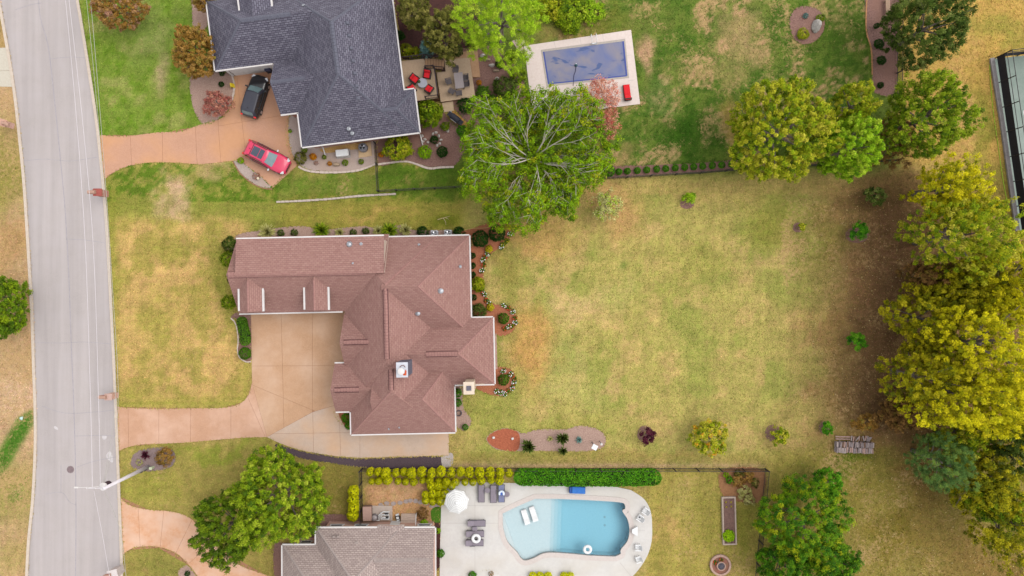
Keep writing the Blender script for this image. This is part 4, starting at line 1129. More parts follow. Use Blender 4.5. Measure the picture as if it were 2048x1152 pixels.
# ---- the big open tree with bare pale limbs
def open_tree():
    r = np.random.default_rng(99)
    c = P(1068, 313, 6)
    root = empty('spreading_tree', (c.x, c.y, 0), 0, 'huge spreading tree with bare pale limbs showing through its crown', 'tree')
    trunk = MB().tube([(0, 0, -.05), (.05, 0, 2.0), (0, .1, 4.4), (0, 0, 5.6)], [.45, .34, .26, .15], 10).build('trunk', m_pale, root, smooth=True)
    cl, rad = [], []
    def reach(az):
        return (7.15 + .45 * math.sin(az * 2 + .6) + .45 * math.sin(az * 3 + 1) + .42 * math.sin(az * 7 + 2) + .38 * math.sin(az * 11)) * (1.0 if math.sin(az) > 0 else .96)
    def curve(p0, az, ln, zt, k=6, bend=.3):
        d = Vector((math.cos(az), math.sin(az), 0)); w = Vector((-d.y, d.x, 0)); bd = r.normal(0, bend); b2 = r.normal(0, bend * .5)
        return [p0 + d * ln * t + w * (bd * t * t + b2 * math.sin(t * 3.1)) + Vector((0, 0, (zt - p0.z) * t ** .7)) for t in [j / (k - 1) for j in range(k)]]
    npr = 15
    for i in range(npr):
        az = 6.283 * (i / npr) + r.normal(0, .14)
        el = (i * .618) % 1
        R = reach(az)
        p0 = Vector((r.normal(0, .08), r.normal(0, .08), 3.4 + 2.0 * el))
        z1 = 5.6 + 2.6 * el
        main = curve(p0, az, R * (.34 + .16 * r.random()), z1, 6, .4)
        mb = MB().tube(main, [.07 - .034 * j / 5 for j in range(6)], 6)
        for s_ in range(5):
            b = main[2 + s_ % 4] if s_ < 4 else main[5]
            a2 = az + r.normal(0, .34)
            rb = math.hypot(b.x, b.y)
            ln = max(1.2, reach(a2) * (.8 + .1 * r.random()) - rb) * (1 if s_ > 1 else .8)
            sec = curve(b.copy(), a2, ln, z1 + .5 + 1.1 * r.random(), 6, .35)
            mb.tube(sec, [.034 - .025 * j / 5 for j in range(6)], 5, cap=False)
            for t in (2, 3, 4, 5):
                cl.append(sec[t] + Vector((r.normal(0, .25), r.normal(0, .25), .12 + r.normal(0, .12)))); rad.append(.36)
            for w_ in range(6):
                q0 = sec[r.integers(1, 6)]
                a3 = a2 + r.choice([-1, 1]) * (.4 + .6 * r.random())
                e = q0 + Vector((math.cos(a3), math.sin(a3), .15 + .3 * r.random())) * (.6 + .9 * r.random())
                if math.hypot(e.x, e.y) > reach(math.atan2(e.y, e.x)) * .97: continue
                mb.tube([q0, q0.lerp(e, .5) + Vector((0, 0, .06)), e], [.018, .013, .007], 4, cap=False)
                cl.append(e); rad.append(.33)
                if r.random() < .6: cl.append(q0.lerp(e, .6) + Vector((r.normal(0, .2), r.normal(0, .2), -.2))); rad.append(.3)
        mb.build('limb', m_pale, trunk, smooth=True)
    # leaf layers below the bare limbs close the crown towards the ground
    for i in range(1150):
        az = r.random() * 6.283
        u = r.random() ** .58
        q = reach(az) * u
        z = 3.0 + 2.0 * (1 - u) + (1.2 + 1.8 * u) * r.random() + r.normal(0, .3)
        cl.append(Vector((math.cos(az) * q, math.sin(az) * q, z))); rad.append(.38)
    cc = np.array([tuple(v) for v in cl]); rd = np.array(rad) * (.75 + .5 * r.random(len(rad)))
    v, f, c3 = clumps_to_leaves(cc, rd, 46, .17, PG['green'][:2] + PG['bright'][1:2] + PG['yellowg'][1:3], r, .5, .4, np.array([0, 0, 3.0]), .75, fing=.9)
    link('crown', fast_mesh('crown', v, f, c3), m_leaf, root)
open_tree()

# ---- shrubs: a few foliage meshes, copied and scaled
def shrub_mesh(name, pal, seed, n=140, per=22, cr=.17, leaf=.11, hz=.8, shell=.8, lob=.06, aspect=.6):
    r = np.random.default_rng(seed)
    p = crown_points(r, n, .9, .9, .9, 'round', lob, shell)
    p[:, 2] = (p[:, 2] * .5 + .5) * 2 * hz * .5
    v, f, c = clumps_to_leaves(p, np.full(len(p), cr), per, leaf, pal, r, .4, .9, np.array([0, 0, .3]), .8, .2, aspect, .6)
    v[:, 2] = np.maximum(v[:, 2], .02)
    me = fast_mesh(name, v, f, c)
    me.materials.append(m_leaf)
    return me
SH = {}
def shrub(px, py, r, h, pal, label, name='shrub', group=None, cat='shrub', seed=1, **kw):
    key = (pal, seed, tuple(sorted(kw.items())))
    if key not in SH: SH[key] = shrub_mesh('foliage_' + pal, PG[pal], seed, **kw)
    zv = h * .6
    c = P(px, py, zv)
    o = link(name, SH[key])
    o.location = (c.x, c.y, 0)
    w = r * (1 - zv / H) / S
    o.scale = (w, w, h / .82)
    o.rotation_euler = (0, 0, random.random() * 6.28)
    return tag(o, label, cat, group)

def grass_clump_mesh(name, pal, seed, n=240, width=.05, droop=.6):
    r = np.random.default_rng(seed)
    az = r.random(n) * 6.283; ln = .75 + .35 * r.random(n); lean = .15 + .85 * r.random(n) ** .8
    d = np.stack([np.cos(az), np.sin(az)], -1); side = np.stack([-d[:, 1], d[:, 0]], -1)
    vs = []
    for t, wf in ((0, 1.), (.45, .9), (.8, .6), (1.0, .08)):
        rad = (.05 + lean * t ** 1.4) * ln; z = ln * (t * (1.15 - lean * .45) - droop * lean * t ** 3 * .75)
        c = np.concatenate([d * rad[:, None], np.maximum(.02, z)[:, None]], -1)
        s3 = np.concatenate([side * width * wf, np.zeros((n, 1))], -1)
        vs += [c - s3, c + s3]
    v = np.stack(vs, 1).reshape(-1, 3)
    b = (np.arange(n) * 8)[:, None]
    f = np.concatenate([b + np.array([[0, 1, 3, 2]]), b + np.array([[2, 3, 5, 4]]), b + np.array([[4, 5, 7, 6]])])
    col = pal_cols(PG[pal], r.random(n), r)
    me = fast_mesh(name, v, f, np.repeat(col, 8, 0)); me.materials.append(m_leaf)
    return me
GR = {}
def grass(px, py, r, h, pal, label, name='ornamental_grass', seed=5, group=None, **kw):
    key = (pal, seed, tuple(sorted(kw.items())))
    if key not in GR: GR[key] = grass_clump_mesh('blades_' + pal, pal, seed, **kw)
    c = P(px, py, h * .4)
    o = link(name, GR[key]); o.location = (c.x, c.y, 0)
    w = r / S; o.scale = (w, w, h); o.rotation_euler = (0, 0, random.random() * 6.28)
    return tag(o, label, 'grass clump' if name == 'ornamental_grass' else 'plant', group)

# brown-roofed house: back wall bed
grass(533, 465, 21, 1.2, 'pale', 'straw-yellow grass clump at the end of the back wall bed')
grass(642, 461, 20, 1.1, 'green', 'dark green grass clump in the middle of the back wall bed', seed=6)
grass(679, 466, 12, .8, 'pale', 'small straw-yellow grass clump beside the dark green one', seed=7)
grass(779, 462, 22, 1.2, 'green', 'wide green grass clump between two pale ones', seed=8)
grass(756, 462, 13, 1.0, 'pale', 'pale grass clump on the shed side of the wide green one', seed=9)
grass(810, 460, 15, 1.1, 'pale', 'pale grass clump between wide green one and the dark holly', seed=7)
for x, y in ((561, 466), (588, 465), (706, 465), (731, 462)): shrub(x, y, 8, .6, 'dark', 'small dark shrub in the faded mulch of the back wall bed', 'small_shrub', 'small shrubs along the back wall', seed=3)
for x, y, lab in ((845, 464, 'dark holly bush beside the air conditioners'), (918, 465, 'low dark bush between air conditioners and large clipped domes')): shrub(x, y, 13, 1.0, 'box', lab, 'holly_bush', seed=4)
shrub(459, 488, 17, 1.4, 'dark', 'dark shrub at the back gable corner', 'shrub', seed=3)
shrub(455, 518, 17, 1.2, 'green', 'yellow-green shrub under the gable end', 'shrub', seed=5)
shrub(457, 604, 17, 1.3, 'green', 'yellow-green shrub at the court end of the gable wall', 'shrub', seed=6)
shrub(463, 560, 10, .8, 'olive', 'thin shrub at the foot of the gable peak', 'shrub', seed=2)
# clipped hedge and ball by the court
def hedge(pts, w, h, pal, label, name='hedge', n=900, leaf=.12, seed=3, per=1):
    r = np.random.default_rng(seed)
    line = [P(x, y, h * .7) for x, y in pts]
    seg = [(line[i + 1] - line[i]).length for i in range(len(line) - 1)]; tot = sum(seg)
    root = line[0]
    t = r.random(n) * tot
    pos, nr = [], []
    for q in t:
        i = 0
        while i < len(seg) - 1 and q > seg[i]: q -= seg[i]; i += 1
        p = line[i].lerp(line[i + 1], min(1, q / seg[i])); d = (line[i + 1] - line[i]).normalized(); s = Vector((-d.y, d.x, 0))
        e = min(1, min(q + sum(seg[:i]), tot - q - sum(seg[:i])) / (w * .5)); e = math.sqrt(max(0, 1 - (1 - e) ** 2)) * .97 + .03
        a = r.random() * math.pi * 1.5 - math.pi * .25
        cx, cz = math.cos(a), math.sin(a)
        m_ = max(abs(cx), abs(cz)) ** .75
        x, z = cx / m_ * w / 2 * e * (.9 + .14 * r.random()), cz / m_
        zz = h * (.55 + .45 * z) * (.9 + .1 * r.random() + .1 * math.sin(q * 5.1 + i) * math.sin(q * 2.3 + x * 4))
        pos.append(p + s * x + Vector((0, 0, -p.z + max(.03, zz)))); nr.append(s * cx + Vector((0, 0, max(.1, cz))))
    pos = np.array([tuple(v - Vector((root.x, root.y, 0))) for v in pos]); nr = np.array([tuple(v) for v in nr])
    v, f, c = leaf_geo(pos, nr + r.normal(size=nr.shape) * .5, leaf * (.7 + .7 * r.random(n)), pal_cols(PG[pal], np.clip(r.random(n) * .6 + .4 * fbm(pos[:, 0], pos[:, 1], 1.6, 3) * 1.4 - .1, 0, 1), r), r)
    e = empty(name, (root.x, root.y, 0), 0, label, 'hedge')
    link('foliage', fast_mesh('foliage', v, f, c), m_leaf, e)
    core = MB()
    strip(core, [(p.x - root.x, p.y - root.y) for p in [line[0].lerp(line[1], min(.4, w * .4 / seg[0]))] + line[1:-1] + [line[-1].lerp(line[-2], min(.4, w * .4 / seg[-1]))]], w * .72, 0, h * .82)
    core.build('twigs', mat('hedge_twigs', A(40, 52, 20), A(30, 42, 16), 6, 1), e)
    return e
hedge([(481, 634), (484, 650), (490, 672), (489, 691)], .95, .8, 'ball', 'clipped hedge curving beside the concrete court', n=2600, leaf=.1)
shrub(489, 707, 13.5, .75, 'ball', 'clipped green ball at the end of the court hedge', 'clipped_ball', seed=11, n=260, cr=.12, leaf=.09, shell=.93)
# east wall bed
shrub(960, 477, 19, 1.5, 'box', 'large dark clipped dome beside the house corner', 'clipped_dome', seed=12, n=260, cr=.12, leaf=.09, shell=.93)
shrub(994, 466, 18.5, 1.5, 'box', 'large dark clipped dome under the spreading tree', 'clipped_dome', seed=13, n=260, cr=.12, leaf=.09, shell=.93)
for x, y in ((945, 511), (945, 531), (945, 549), (947, 595)): shrub(x, y, 7, .7, 'box', 'small dark clipped ball against the east gutter line', 'clipped_ball', 'small dark balls along the east wall', seed=14, n=200, cr=.13, leaf=.12, shell=.93)
shrub(955, 569, 16, 1.2, 'yellowg', 'hydrangea bush with pale blooms on the east wall', 'hydrangea_bush', seed=15, leaf=.16)
shrub(957, 622, 17, 1.0, 'dark', 'loose dark shrub in the corner of the east wall', 'shrub', seed=16)
for x, y, lab in ((978, 498, 'round golden shrub below the large clipped domes'), (981, 615, 'round golden shrub above the clipped green ball')): shrub(x, y, 8.5, .55, 'gold', lab, 'golden_shrub', seed=17)
for x, y, lab in ((1007, 637, 'clipped green ball inside the flower ring by the back door path'), (1007, 760, 'clipped green ball inside the flower ring by the cream chimney')): shrub(x, y, 12.5, .9, 'ball', lab, 'clipped_ball', seed=11, n=260, cr=.12, leaf=.09, shell=.93)
FL = [(966, 520, 'w'), (975, 508, 'w'), (970, 514, 'r'), (964, 541, 'w'), (968, 530, 'r'), (969, 588, 'w'), (965, 581, 'd'), (973, 601, 'r'), (979, 607, 'w'), (1008, 611, 'w'), (1017, 616, 'r'), (1026, 624, 'w'), (1030, 636, 'r'), (1030, 645, 'w'),
      (1018, 653, 'w'), (1010, 657, 'r'), (1024, 652, 'd'), (1003, 494, 'w'), (1014, 482, 'g'), (1006, 489, 'g'), (1020, 468, 'w'), (1007, 742, 'w'), (1022, 748, 'w'), (1018, 750, 'r'), (1029, 757, 'r'), (1028, 764, 'w'), (1026, 772, 'r'), (1025, 776, 'w'), (1010, 787, 'w'), (1016, 782, 'd'), (993, 782, 'w'), (1002, 785, 'w')]
def flower_mesh(pal, seed):
    r = np.random.default_rng(seed)
    p = crown_points(r, 26, .8, .8, .6, 'round', .2, .5); p[:, 2] = p[:, 2] * .6 + .4
    v, f, c = clumps_to_leaves(p, np.full(len(p), .22), 10, .3, PG['ball'], r, .6, .5)
    p2 = crown_points(r, 13, .85, .85, .5, 'round', .2, .7); p2[:, 2] = np.abs(p2[:, 2]) * .6 + .62
    v2, f2, c2 = clumps_to_leaves(p2, np.full(len(p2), .12), 5, .24, PG[pal], r, 1.2, .3)
    me = fast_mesh('blooms', np.concatenate([v, v2]), np.concatenate([f, f2 + len(v)]), np.concatenate([c, c2])); me.materials.append(m_leaf); return me
FM = {k: flower_mesh(p, i) for i, (k, p) in enumerate((('w', 'wfl'), ('r', 'rfl'), ('d', 'rfl'), ('g', 'gold')))}
FN = {'w': 'white-flowering plant edging the clay-red bed', 'r': 'red-flowering plant edging the clay-red bed', 'd': 'dull red-flowering plant edging the clay-red bed', 'g': 'yellow-flowering plant edging the clay-red bed'}
for x, y, k in FL:
    o = link('flower_plant', FM[k]); o.location = P(x, y); o.scale = (.31, .31, .36); o.rotation_euler = (0, 0, random.random() * 6)
    tag(o, FN[k], 'flower', {'w': 'white flowers', 'r': 'red flowers', 'd': 'dull red flowers', 'g': 'yellow flowers'}[k] + ' along the clay-red beds')
# corner by cream chimney and garage notch
for x, y, r_, lab in ((915, 786, 10, 'green shrub beside the cream chimney'), (915, 806, 9, 'green shrub between chimney and coiled hose'), (930, 855, 7, 'small bright shrub at the tip of the hose bed')): shrub(x, y, r_, .8, 'hedge', lab, seed=18)
shrub(692, 836, 11, .9, 'hedge', 'green shrub in the garage notch against the gable eave', seed=18); shrub(697, 851, 9, .9, 'hedge', 'green shrub in the garage notch beside the pale slab tip', seed=19)
# island bed
grass(1057, 893, 17, 2.0, 'dark', 'dark green palm-like plant at the red mulch end', 'palm', 21, n=150, width=.09, droop=.5)
grass(1126, 877, 15, 2.0, 'dark', 'dark green palm-like plant in the middle of the island bed', 'palm', 22, n=140, width=.09, droop=.5)
grass(1126, 902, 11, 1.4, 'dark', 'smaller palm-like plant on the fence side of the island bed', 'palm', 23, n=90, width=.09, droop=.5)
grass(1158, 880, 9, .5, 'blue', 'bluish yucca rosette in the island bed', 'yucca', 24, n=60, width=.09)
grass(1100, 878, 8, .4, 'pale', 'withered pale rosette in the island bed', 'yucca', 25, n=40, width=.09)
# pole bed
grass(290, 911, 11, .8, 'purple', 'dark purple spiky plant in the grey bark bed', 'purple_plant', 26, n=60, width=.1)
shrub(328, 915, 19, 1.1, 'rust', 'golden fading shrub in the grey bark bed', seed=27, lob=.2)
shrub(278, 925, 8, .4, 'pale', 'thin yellowish plant near the kerb end of the bark bed', 'small_shrub', seed=28, n=50)
# slate-roofed house beds
shrub(442, 168, 6, .5, 'box', 'tiny dark ball on the gravel near the garage corner', 'clipped_ball', seed=14, n=200, cr=.13, leaf=.12, shell=.93)
shrub(443, 146, 6, .5, 'box', 'tiny dark shrub at the brick garage pier', 'small_shrub', seed=3)
shrub(481, 321, 7, .5, 'lime', 'small lime shrub by the red car tail', 'small_shrub', seed=29)
shrub(512, 352, 9, .5, 'pinkish', 'withered reddish shrub in the pale gravel beside the red car', 'small_shrub', seed=30, n=60)
shrub(580, 262, 4, .3, 'lime', 'tiny lime plant in the gravel strip', 'small_shrub', seed=29)
shrub(600, 316, 14, .9, 'olive', 'olive shrub at the front of the red car', seed=31); shrub(608, 300, 7, .6, 'green', 'green shrub under the eave corner', 'small_shrub', seed=5)
shrub(626, 313, 8, .6, 'orange', 'bright orange shrub below the downpipe', 'orange_shrub', seed=32)
shrub(659, 327, 5, .4, 'orange', 'small orange plant beside the boulder', 'small_shrub', seed=33); shrub(632, 326, 5, .3, 'pinkish', 'small reddish plant by the orange shrub', 'small_shrub', seed=30, n=60)
for x, y, r_ in ((648, 314, 5), (690, 325, 7), (722, 323, 6)): shrub(x, y, r_, .5, 'green', 'small green tuft in the pale gravel by the generator', 'small_shrub', 'tufts in the gravel bed', seed=5)
shrub(795, 292, 30, 1.8, 'yellowg', 'wide yellow-green bush against the brick wall', seed=34, n=200, cr=.14, leaf=.12, lob=.2); shrub(762, 309, 6, .5, 'orange', 'orange plant beside the iron fence', 'small_shrub', seed=33)
shrub(849, 304, 15, 1.0, 'lime', 'round lime-green shrub in the reddish mulch', seed=35); shrub(884, 303, 12.5, 1.0, 'box', 'dark clipped ball in the reddish mulch', 'clipped_ball', seed=12, n=260, cr=.12, leaf=.09, shell=.93)
shrub(868, 279, 9, .7, 'box', 'dark low shrub ringed by white stones', seed=4)
shrub(857, 226, 29, 2.6, 'green', 'large glossy shrub at the deck corner', seed=36, n=220, cr=.15, leaf=.12, lob=.15)
shrub(930, 210, 17, .9, 'box', 'dark spreading shrub below the lower deck', seed=37, lob=.2); shrub(966, 185, 16, .9, 'ball', 'green spreading shrub beside the lower deck', seed=38, lob=.2); shrub(1010, 175, 26, 1.4, 'dark', 'dark shrub mass under the spreading tree', seed=39, lob=.2)
shrub(958, 165, 6, .5, 'orange', 'orange-red flowering plant beside the lower deck', 'small_shrub', seed=33)
shrub(1022, 112, 14, 1.1, 'green', 'round green shrub at the stone path', seed=40)
for x, y, w, h, p, lab, sd in ((1035, 150, 18, 1.2, 'green', 'leafy green shrub between stone path and spreading tree', 41), (985, 205, 18, 1.1, 'ball', 'low green shrub under the spreading tree rim', 38), (1000, 128, 10, .8, 'dark', 'dark shrub among the tan boulders', 39), (945, 85, 14, 1.2, 'olive', 'olive shrub at the back corner of the lower deck', 31), (915, 100, 12, 1.1, 'dark', 'dark shrub behind the deck steps', 3), (800, 70, 10, 1.0, 'box', 'dark shrub against the slate-roofed wall', 4), (1100, 12, 30, 1.6, 'yellowg', 'yellow-green bush beside the feathery bright tree', 43), (890, 252, 10, .8, 'green', 'green shrub on the house side of the black grill', 36)):
    shrub(x, y, w, h, p, lab, seed=sd, lob=.2)
shrub(925, 262, 14, 1.0, 'hedge', 'green shrub below the black grill', seed=41)
tree(850, 94, 17, 26, 3.2, PG['blue'], 'blue spruce beside the deck railing', 'blue_spruce', 90, 50, .26, .13, 80, shape='cone', aspect=.3)
for x, y, lab in ((812, 100, 'yellow-green shrub against the slate-roofed wall'), (830, 108, 'green shrub between wall and blue spruce')): shrub(x, y, 15, 1.2, 'yellowg', lab, seed=42)
shrub(815, 50, 9, .7, 'pinkish', 'dull reddish shrub in the damp dark bed', seed=30, n=60)
shrub(1215, 292, 9, .5, 'hedge', 'fresh green tuft by the lower red sapling', 'small_shrub', seed=18); shrub(1140, 25, 40, 1.2, 'green', 'low sprawling green shrub above the pool deck', seed=43, n=200, lob=.25); shrub(1185, 22, 26, .9, 'bright', 'low bright sprawling shrub beside the pool yard', seed=44, lob=.25)
# row of balls along the rear fence
xs = [1238, 1255, 1275, 1294, 1314, 1332, 1351, 1370, 1388, 1406, 1425, 1444, 1464, 1483]
for i, x in enumerate(xs): shrub(x, 343 - (x - 1238) * .065, 7.5, .6, 'hedge', 'small clipped green ball in the narrow mulch row', 'clipped_ball', 'green balls along the rear fence', seed=45, n=200, cr=.13, leaf=.12, shell=.93)
shrub(1220, 342, 12, .9, 'hedge', 'larger green bush at the start of the ball row', seed=18)
for x, y, r_ in ((1754, 51, 6), (1759, 87, 11), (1764, 120, 10), (1762, 170, 7)): shrub(x, y, r_, .8, 'box', 'dark round shrub in the wavy mulch bed', 'clipped_ball', 'dark round shrubs in the wavy bed', seed=12, n=260, cr=.12, leaf=.09, shell=.93)
shrub(1607, 67, 13, .5, 'yellowg', 'yellow-green plant in the round mulch island', seed=46); shrub(1612, 31, 6, .4, 'blue', 'bluish plant in the round mulch island', 'small_shrub', seed=47); shrub(1641, 36, 9, .5, 'green', 'green plant behind the island boulder', 'small_shrub', seed=5)
# grey-roofed house: arborvitae row, hedge, bushes
AR = []
x = 740
r_ = random.Random(4)
while x < 1026:
    w = r_.uniform(7.5, 11.5)
    AR.append((x, 946 + r_.uniform(-2, 2), w, r_.uniform(1.7, 2.2), 0)); x += w * 1.86
x = 743
while x < 1012:
    w = r_.uniform(6.5, 10)
    AR.append((x, 962 + r_.uniform(-2, 3), w, r_.uniform(1.0, 1.5), 1)); x += w * 2.1
for (cx, cy, cols_, rows) in ((868, 978, 4, 3),):
    for i in range(rows):
        for j in range(cols_ - (i == 2)):
            AR.append((850 + j * 13 + i * 1.5 + r_.uniform(-2, 2) + (14 if i == 0 else 0), 974 + i * 14 + r_.uniform(-2, 2), r_.uniform(8, 10.5), r_.uniform(1.2, 1.6), 2))
for y in (983, 1000, 1016, 1032): AR.append((705 + (y % 3), y, 12.5, 1.5, 3))
LBA = ['golden-green arborvitae in the tall row along the iron fence', 'lower golden-green arborvitae in front of the tall row', 'golden-green arborvitae clustered by the striped umbrella', 'golden-green arborvitae outside the iron fence by the maple']
for x, y, w, h, k in AR: shrub(x, y, w, h, 'arbor', LBA[k], 'arborvitae', ['tall arborvitae row', 'lower arborvitae row', 'arborvitae by the umbrella', 'arborvitae outside the fence'][k], seed=60 + int(x) % 3, n=230, cr=.13, leaf=.1, shell=.93)
hedge([(1028, 955), (1120, 956), (1220, 957), (1322, 955)], 1.55, 1.5, 'hedge', 'long bright green hedge between lawn fence and white pool deck', n=15000, leaf=.13, seed=9)
shrub(848, 1048, 9, .8, 'lime', 'lime bush beside the grey-roofed porch', seed=35); shrub(876, 1062, 6, .6, 'lime', 'small lime bush in the wall strip', 'small_shrub', seed=29); shrub(881, 1108, 9, .9, 'hedge', 'bright green bush between grey roof and pool deck', seed=18)
shrub(846, 1027, 14, .6, 'brown', 'dry brownish shrub in the bare side yard', seed=30, n=80); shrub(945, 1152, 9, .6, 'hedge', 'green bush in the rounded pool deck bed', seed=18); shrub(982, 1148, 6, .5, 'rust', 'fading bush in the rounded pool deck bed', 'small_shrub', seed=30, n=60)
for x in (1066, 1080, 1096, 1128, 1140): shrub(x, 1153, 9, .8, 'arbor', 'low golden-green arborvitae at the pool deck edge', 'arborvitae', 'arborvitae at the lower pool edge', seed=60, n=230, cr=.13, leaf=.1, shell=.93)
shrub(374, 1148, 6, .5, 'box', 'dark small shrub at the curve of the pink driveway', 'small_shrub', seed=3)
# garden plot in the fence corner
GP = [(1460, 960, 9, 'hedge', 'leafy green vegetable plant in the corner plot'), (1452, 950, 6, 'lime', 'light green vegetable plant by the plot edge'), (1475, 962, 14, 'rust', 'withering plant in the middle of the corner plot'), (1495, 955, 15, 'rust', 'withering plant near the fence corner'),
      (1490, 985, 15, 'pale', 'pale dried plant at the lower plot edge'), (1510, 965, 10, 'olive', 'olive plant beside the corner fence'), (1478, 950, 10, 'olive', 'olive plant under the fence rail'), (1500, 1000, 12, 'pale', 'pale straggling plant outside the plot')]
for i, (x, y, w, p, lab) in enumerate(GP): shrub(x, y, w, .6, p, lab, 'garden_plant', seed=62 + i, n=60, cr=.2, leaf=.16, lob=.3, cat='plant')
o = MB().prism(W2(crv([(864, 1018), (880, 1014), (882, 1042), (866, 1043), (862, 1030)], 4, True)), 0, .05).build('turf_mat', mat('synthetic_turf', A(84, 128, 20), A(64, 104, 14), 14, 1, .03))
tag(o, 'small bright green turf patch by the pool deck', 'turf', kind='structure')

# fallen leaves under the wood
def litter():
    r = np.random.default_rng(12)
    n = 15000
    x = 1560 + 500 * r.random(n) ** .8; y = 370 + 790 * r.random(n)
    keep = (r.random(n) < np.clip((x - 1540) / 160, 0, 1)) & ~((x > 1960) & (y < 480))
    x, y = x[keep], y[keep]
    pos = np.stack([(x - 1024) / S, (576 - y) / S, .03 + .02 * r.random(len(x))], -1)
    nr = np.array([0, 0, 1.0]) + r.normal(0, .25, pos.shape)
    v, f, c = leaf_geo(pos, nr, 0.05 + .085 * r.random(len(x)) ** 3, pal_cols(F((96, 72, 34), (150, 116, 60), (180, 150, 90), (220, 200, 150), (170, 140, 50)), r.random(len(x)), r), r, .75)
    tag(link('fallen_leaves', fast_mesh('fallen_leaves', v, f, c), m_leaf), 'scattered pale fallen leaves on the littered lawn', 'leaves', kind='stuff')
litter()

# short tufts of lawn grass standing up out of the ground sheet
def tufts():
    r = np.random.default_rng(31)
    n = 210000
    x = -10 + 2068 * r.random(n); y = -10 + 1172 * r.random(n)
    bad = inpoly(x, y, [(-40, -60)] + roadL + [(50, 1300), (243, 1300)] + roadR[::-1]) if False else inpoly(x, y, [(px_ - 8, py_) for px_, py_ in roadL] + [(px_ + 8, py_) for px_, py_ in roadR[::-1]])
    for poly in [z1, z2, z3, zb_a, zb_b, zc, [(-90, 100), (15, 95), (29, 174), (-90, 172)], [(1984, 118), (2300, 85), (2380, 430), (2034, 462)], [(1048, 92), (1262, 60), (1280, 208), (1180, 221), (1092, 234), (1066, 236)],
                 [(880, 962), (1240, 970), (1290, 998), (1306, 1050), (1296, 1112), (1260, 1160), (879, 1160)], [(413, -20), (433, 145), (548, 130), (568, 228), (596, 226), (610, 292), (838, 263), (830, 178), (806, 180), (782, -20)],
                 [(470, 478), (940, 470), (945, 632), (990, 634), (990, 772), (912, 772), (912, 868), (700, 868), (668, 824), (668, 727), (690, 624), (474, 630)], [(565, 1085), (632, 1040), (868, 1042), (870, 1160), (565, 1160)]] + [crv(b_[1], 3, True) for b_ in beds]:
        bad |= inpoly(x, y, poly)
    x, y = x[~bad], y[~bad]
    ex, ey = [], []
    for poly in [z1, z2, z3, zb_a, zb_b, zc, roadL[::-1] + [(p_ + 7, q_) for p_, q_ in roadR]] + [crv(b_[1], 3, True) for b_ in beds]:
        k = len(poly)
        for i in range(k):
            a_, b_ = poly[i], poly[(i + 1) % k]; d_ = math.dist(a_, b_); m_ = int(d_ * .9)
            if d_ > 400: continue
            t_ = r.random(m_); ex.append(a_[0] + (b_[0] - a_[0]) * t_ + r.normal(0, 1.1, m_)); ey.append(a_[1] + (b_[1] - a_[1]) * t_ + r.normal(0, 1.1, m_))
    ex, ey = np.concatenate(ex), np.concatenate(ey)
    def nearseg(a_, b_):
        ax, ay, bx, by = *a_, *b_; L2 = (bx - ax) ** 2 + (by - ay) ** 2; t_ = np.clip(((ex - ax) * (bx - ax) + (ey - ay) * (by - ay)) / L2, 0, 1)
        return np.hypot(ex - ax - t_ * (bx - ax), ey - ay - t_ * (by - ay)) < 5
    house_ = nearseg((504, 765), (534, 874)) | nearseg((436, 240), (442, 325)) | nearseg((534, 874), (625, 824)) | nearseg((625, 824), (668, 811)) | nearseg((897, 852), (705, 852)) | inpoly(ex, ey, [(500, 610), (700, 610), (700, 870), (668, 815), (504, 765)])
    x, y = np.concatenate([x, ex[~house_]]), np.concatenate([y, ey[~house_]])
    X, Y = (x - 1024) / S, (576 - y) / S
    ix = np.clip(np.searchsorted(gx, X), 0, len(gx) - 1); iy = np.clip(np.searchsorted(gy, Y), 0, len(gy) - 1)
    c = gl[iy, ix] * 1.12 * (.76 + .5 * r.random((len(x), 1))) * np.where(r.random((len(x), 1)) < .3, np.array([[1.2, 1.08, 1.15]]), np.array([[.93, 1.0, .86]]))
    pos = np.stack([X, Y, .03 + .02 * r.random(len(x))], -1)
    nr = np.array([0, 0, .9]) + r.normal(0, .6, pos.shape)
    v, f, cc = leaf_geo(pos, nr, .07 + .13 * r.random(len(x)), np.clip(c, .003, .8), r, .55)
    v[:, 2] = np.maximum(v[:, 2], .003)
    tag(link('grass', fast_mesh('grass', v, f, cc), m_leaf), 'short rough blades of grass all over the lawns', 'grass', kind='stuff')
tufts()
# ---------------------------------------------------------------- swimming pool of the grey-roofed house
def offset(poly, d):
    k = len(poly); out = []
    ar = sum(poly[i][0] * poly[(i + 1) % k][1] - poly[(i + 1) % k][0] * poly[i][1] for i in range(k))
    sg = 1 if ar > 0 else -1
    for i in range(k):
        p0, p1, p2 = Vector(poly[i - 1]), Vector(poly[i]), Vector(poly[(i + 1) % k])
        a, b = (p1 - p0).normalized(), (p2 - p1).normalized()
        n = Vector((a.y + b.y, -a.x - b.x)) * sg
        n = n.normalized() if n.length > 1e-5 else Vector((a.y, -a.x)) * sg
        out.append(tuple(p1 + n * d))
    return out
pool_w = clean(W2(POOL), .04)
cop_o = offset(pool_w, .42)
m_deck = mat('white_deck_concrete', A(226, 222, 218), A(216, 211, 207), 6, .85, .002, 6, c3=A(218, 211, 203), big=.3, streak=((.5, .5, .955, 1.03), (3, 3, .98, 1.02)))
deck_o = W2([(884, 962), (930, 963), (1030, 966), (1130, 968), (1230, 973)] + crv([(1262, 980), (1288, 998), (1301, 1022), (1304, 1050), (1303, 1082), (1294, 1112), (1276, 1140), (1255, 1160), (1200, 1200)], 5) + [(1000, 1210), (879, 1200), (880, 1100)])
pd = empty('pool_deck', (0, 0, 0), 0, 'white concrete deck around the open blue pool', 'pool deck'); pd['kind'] = 'structure'
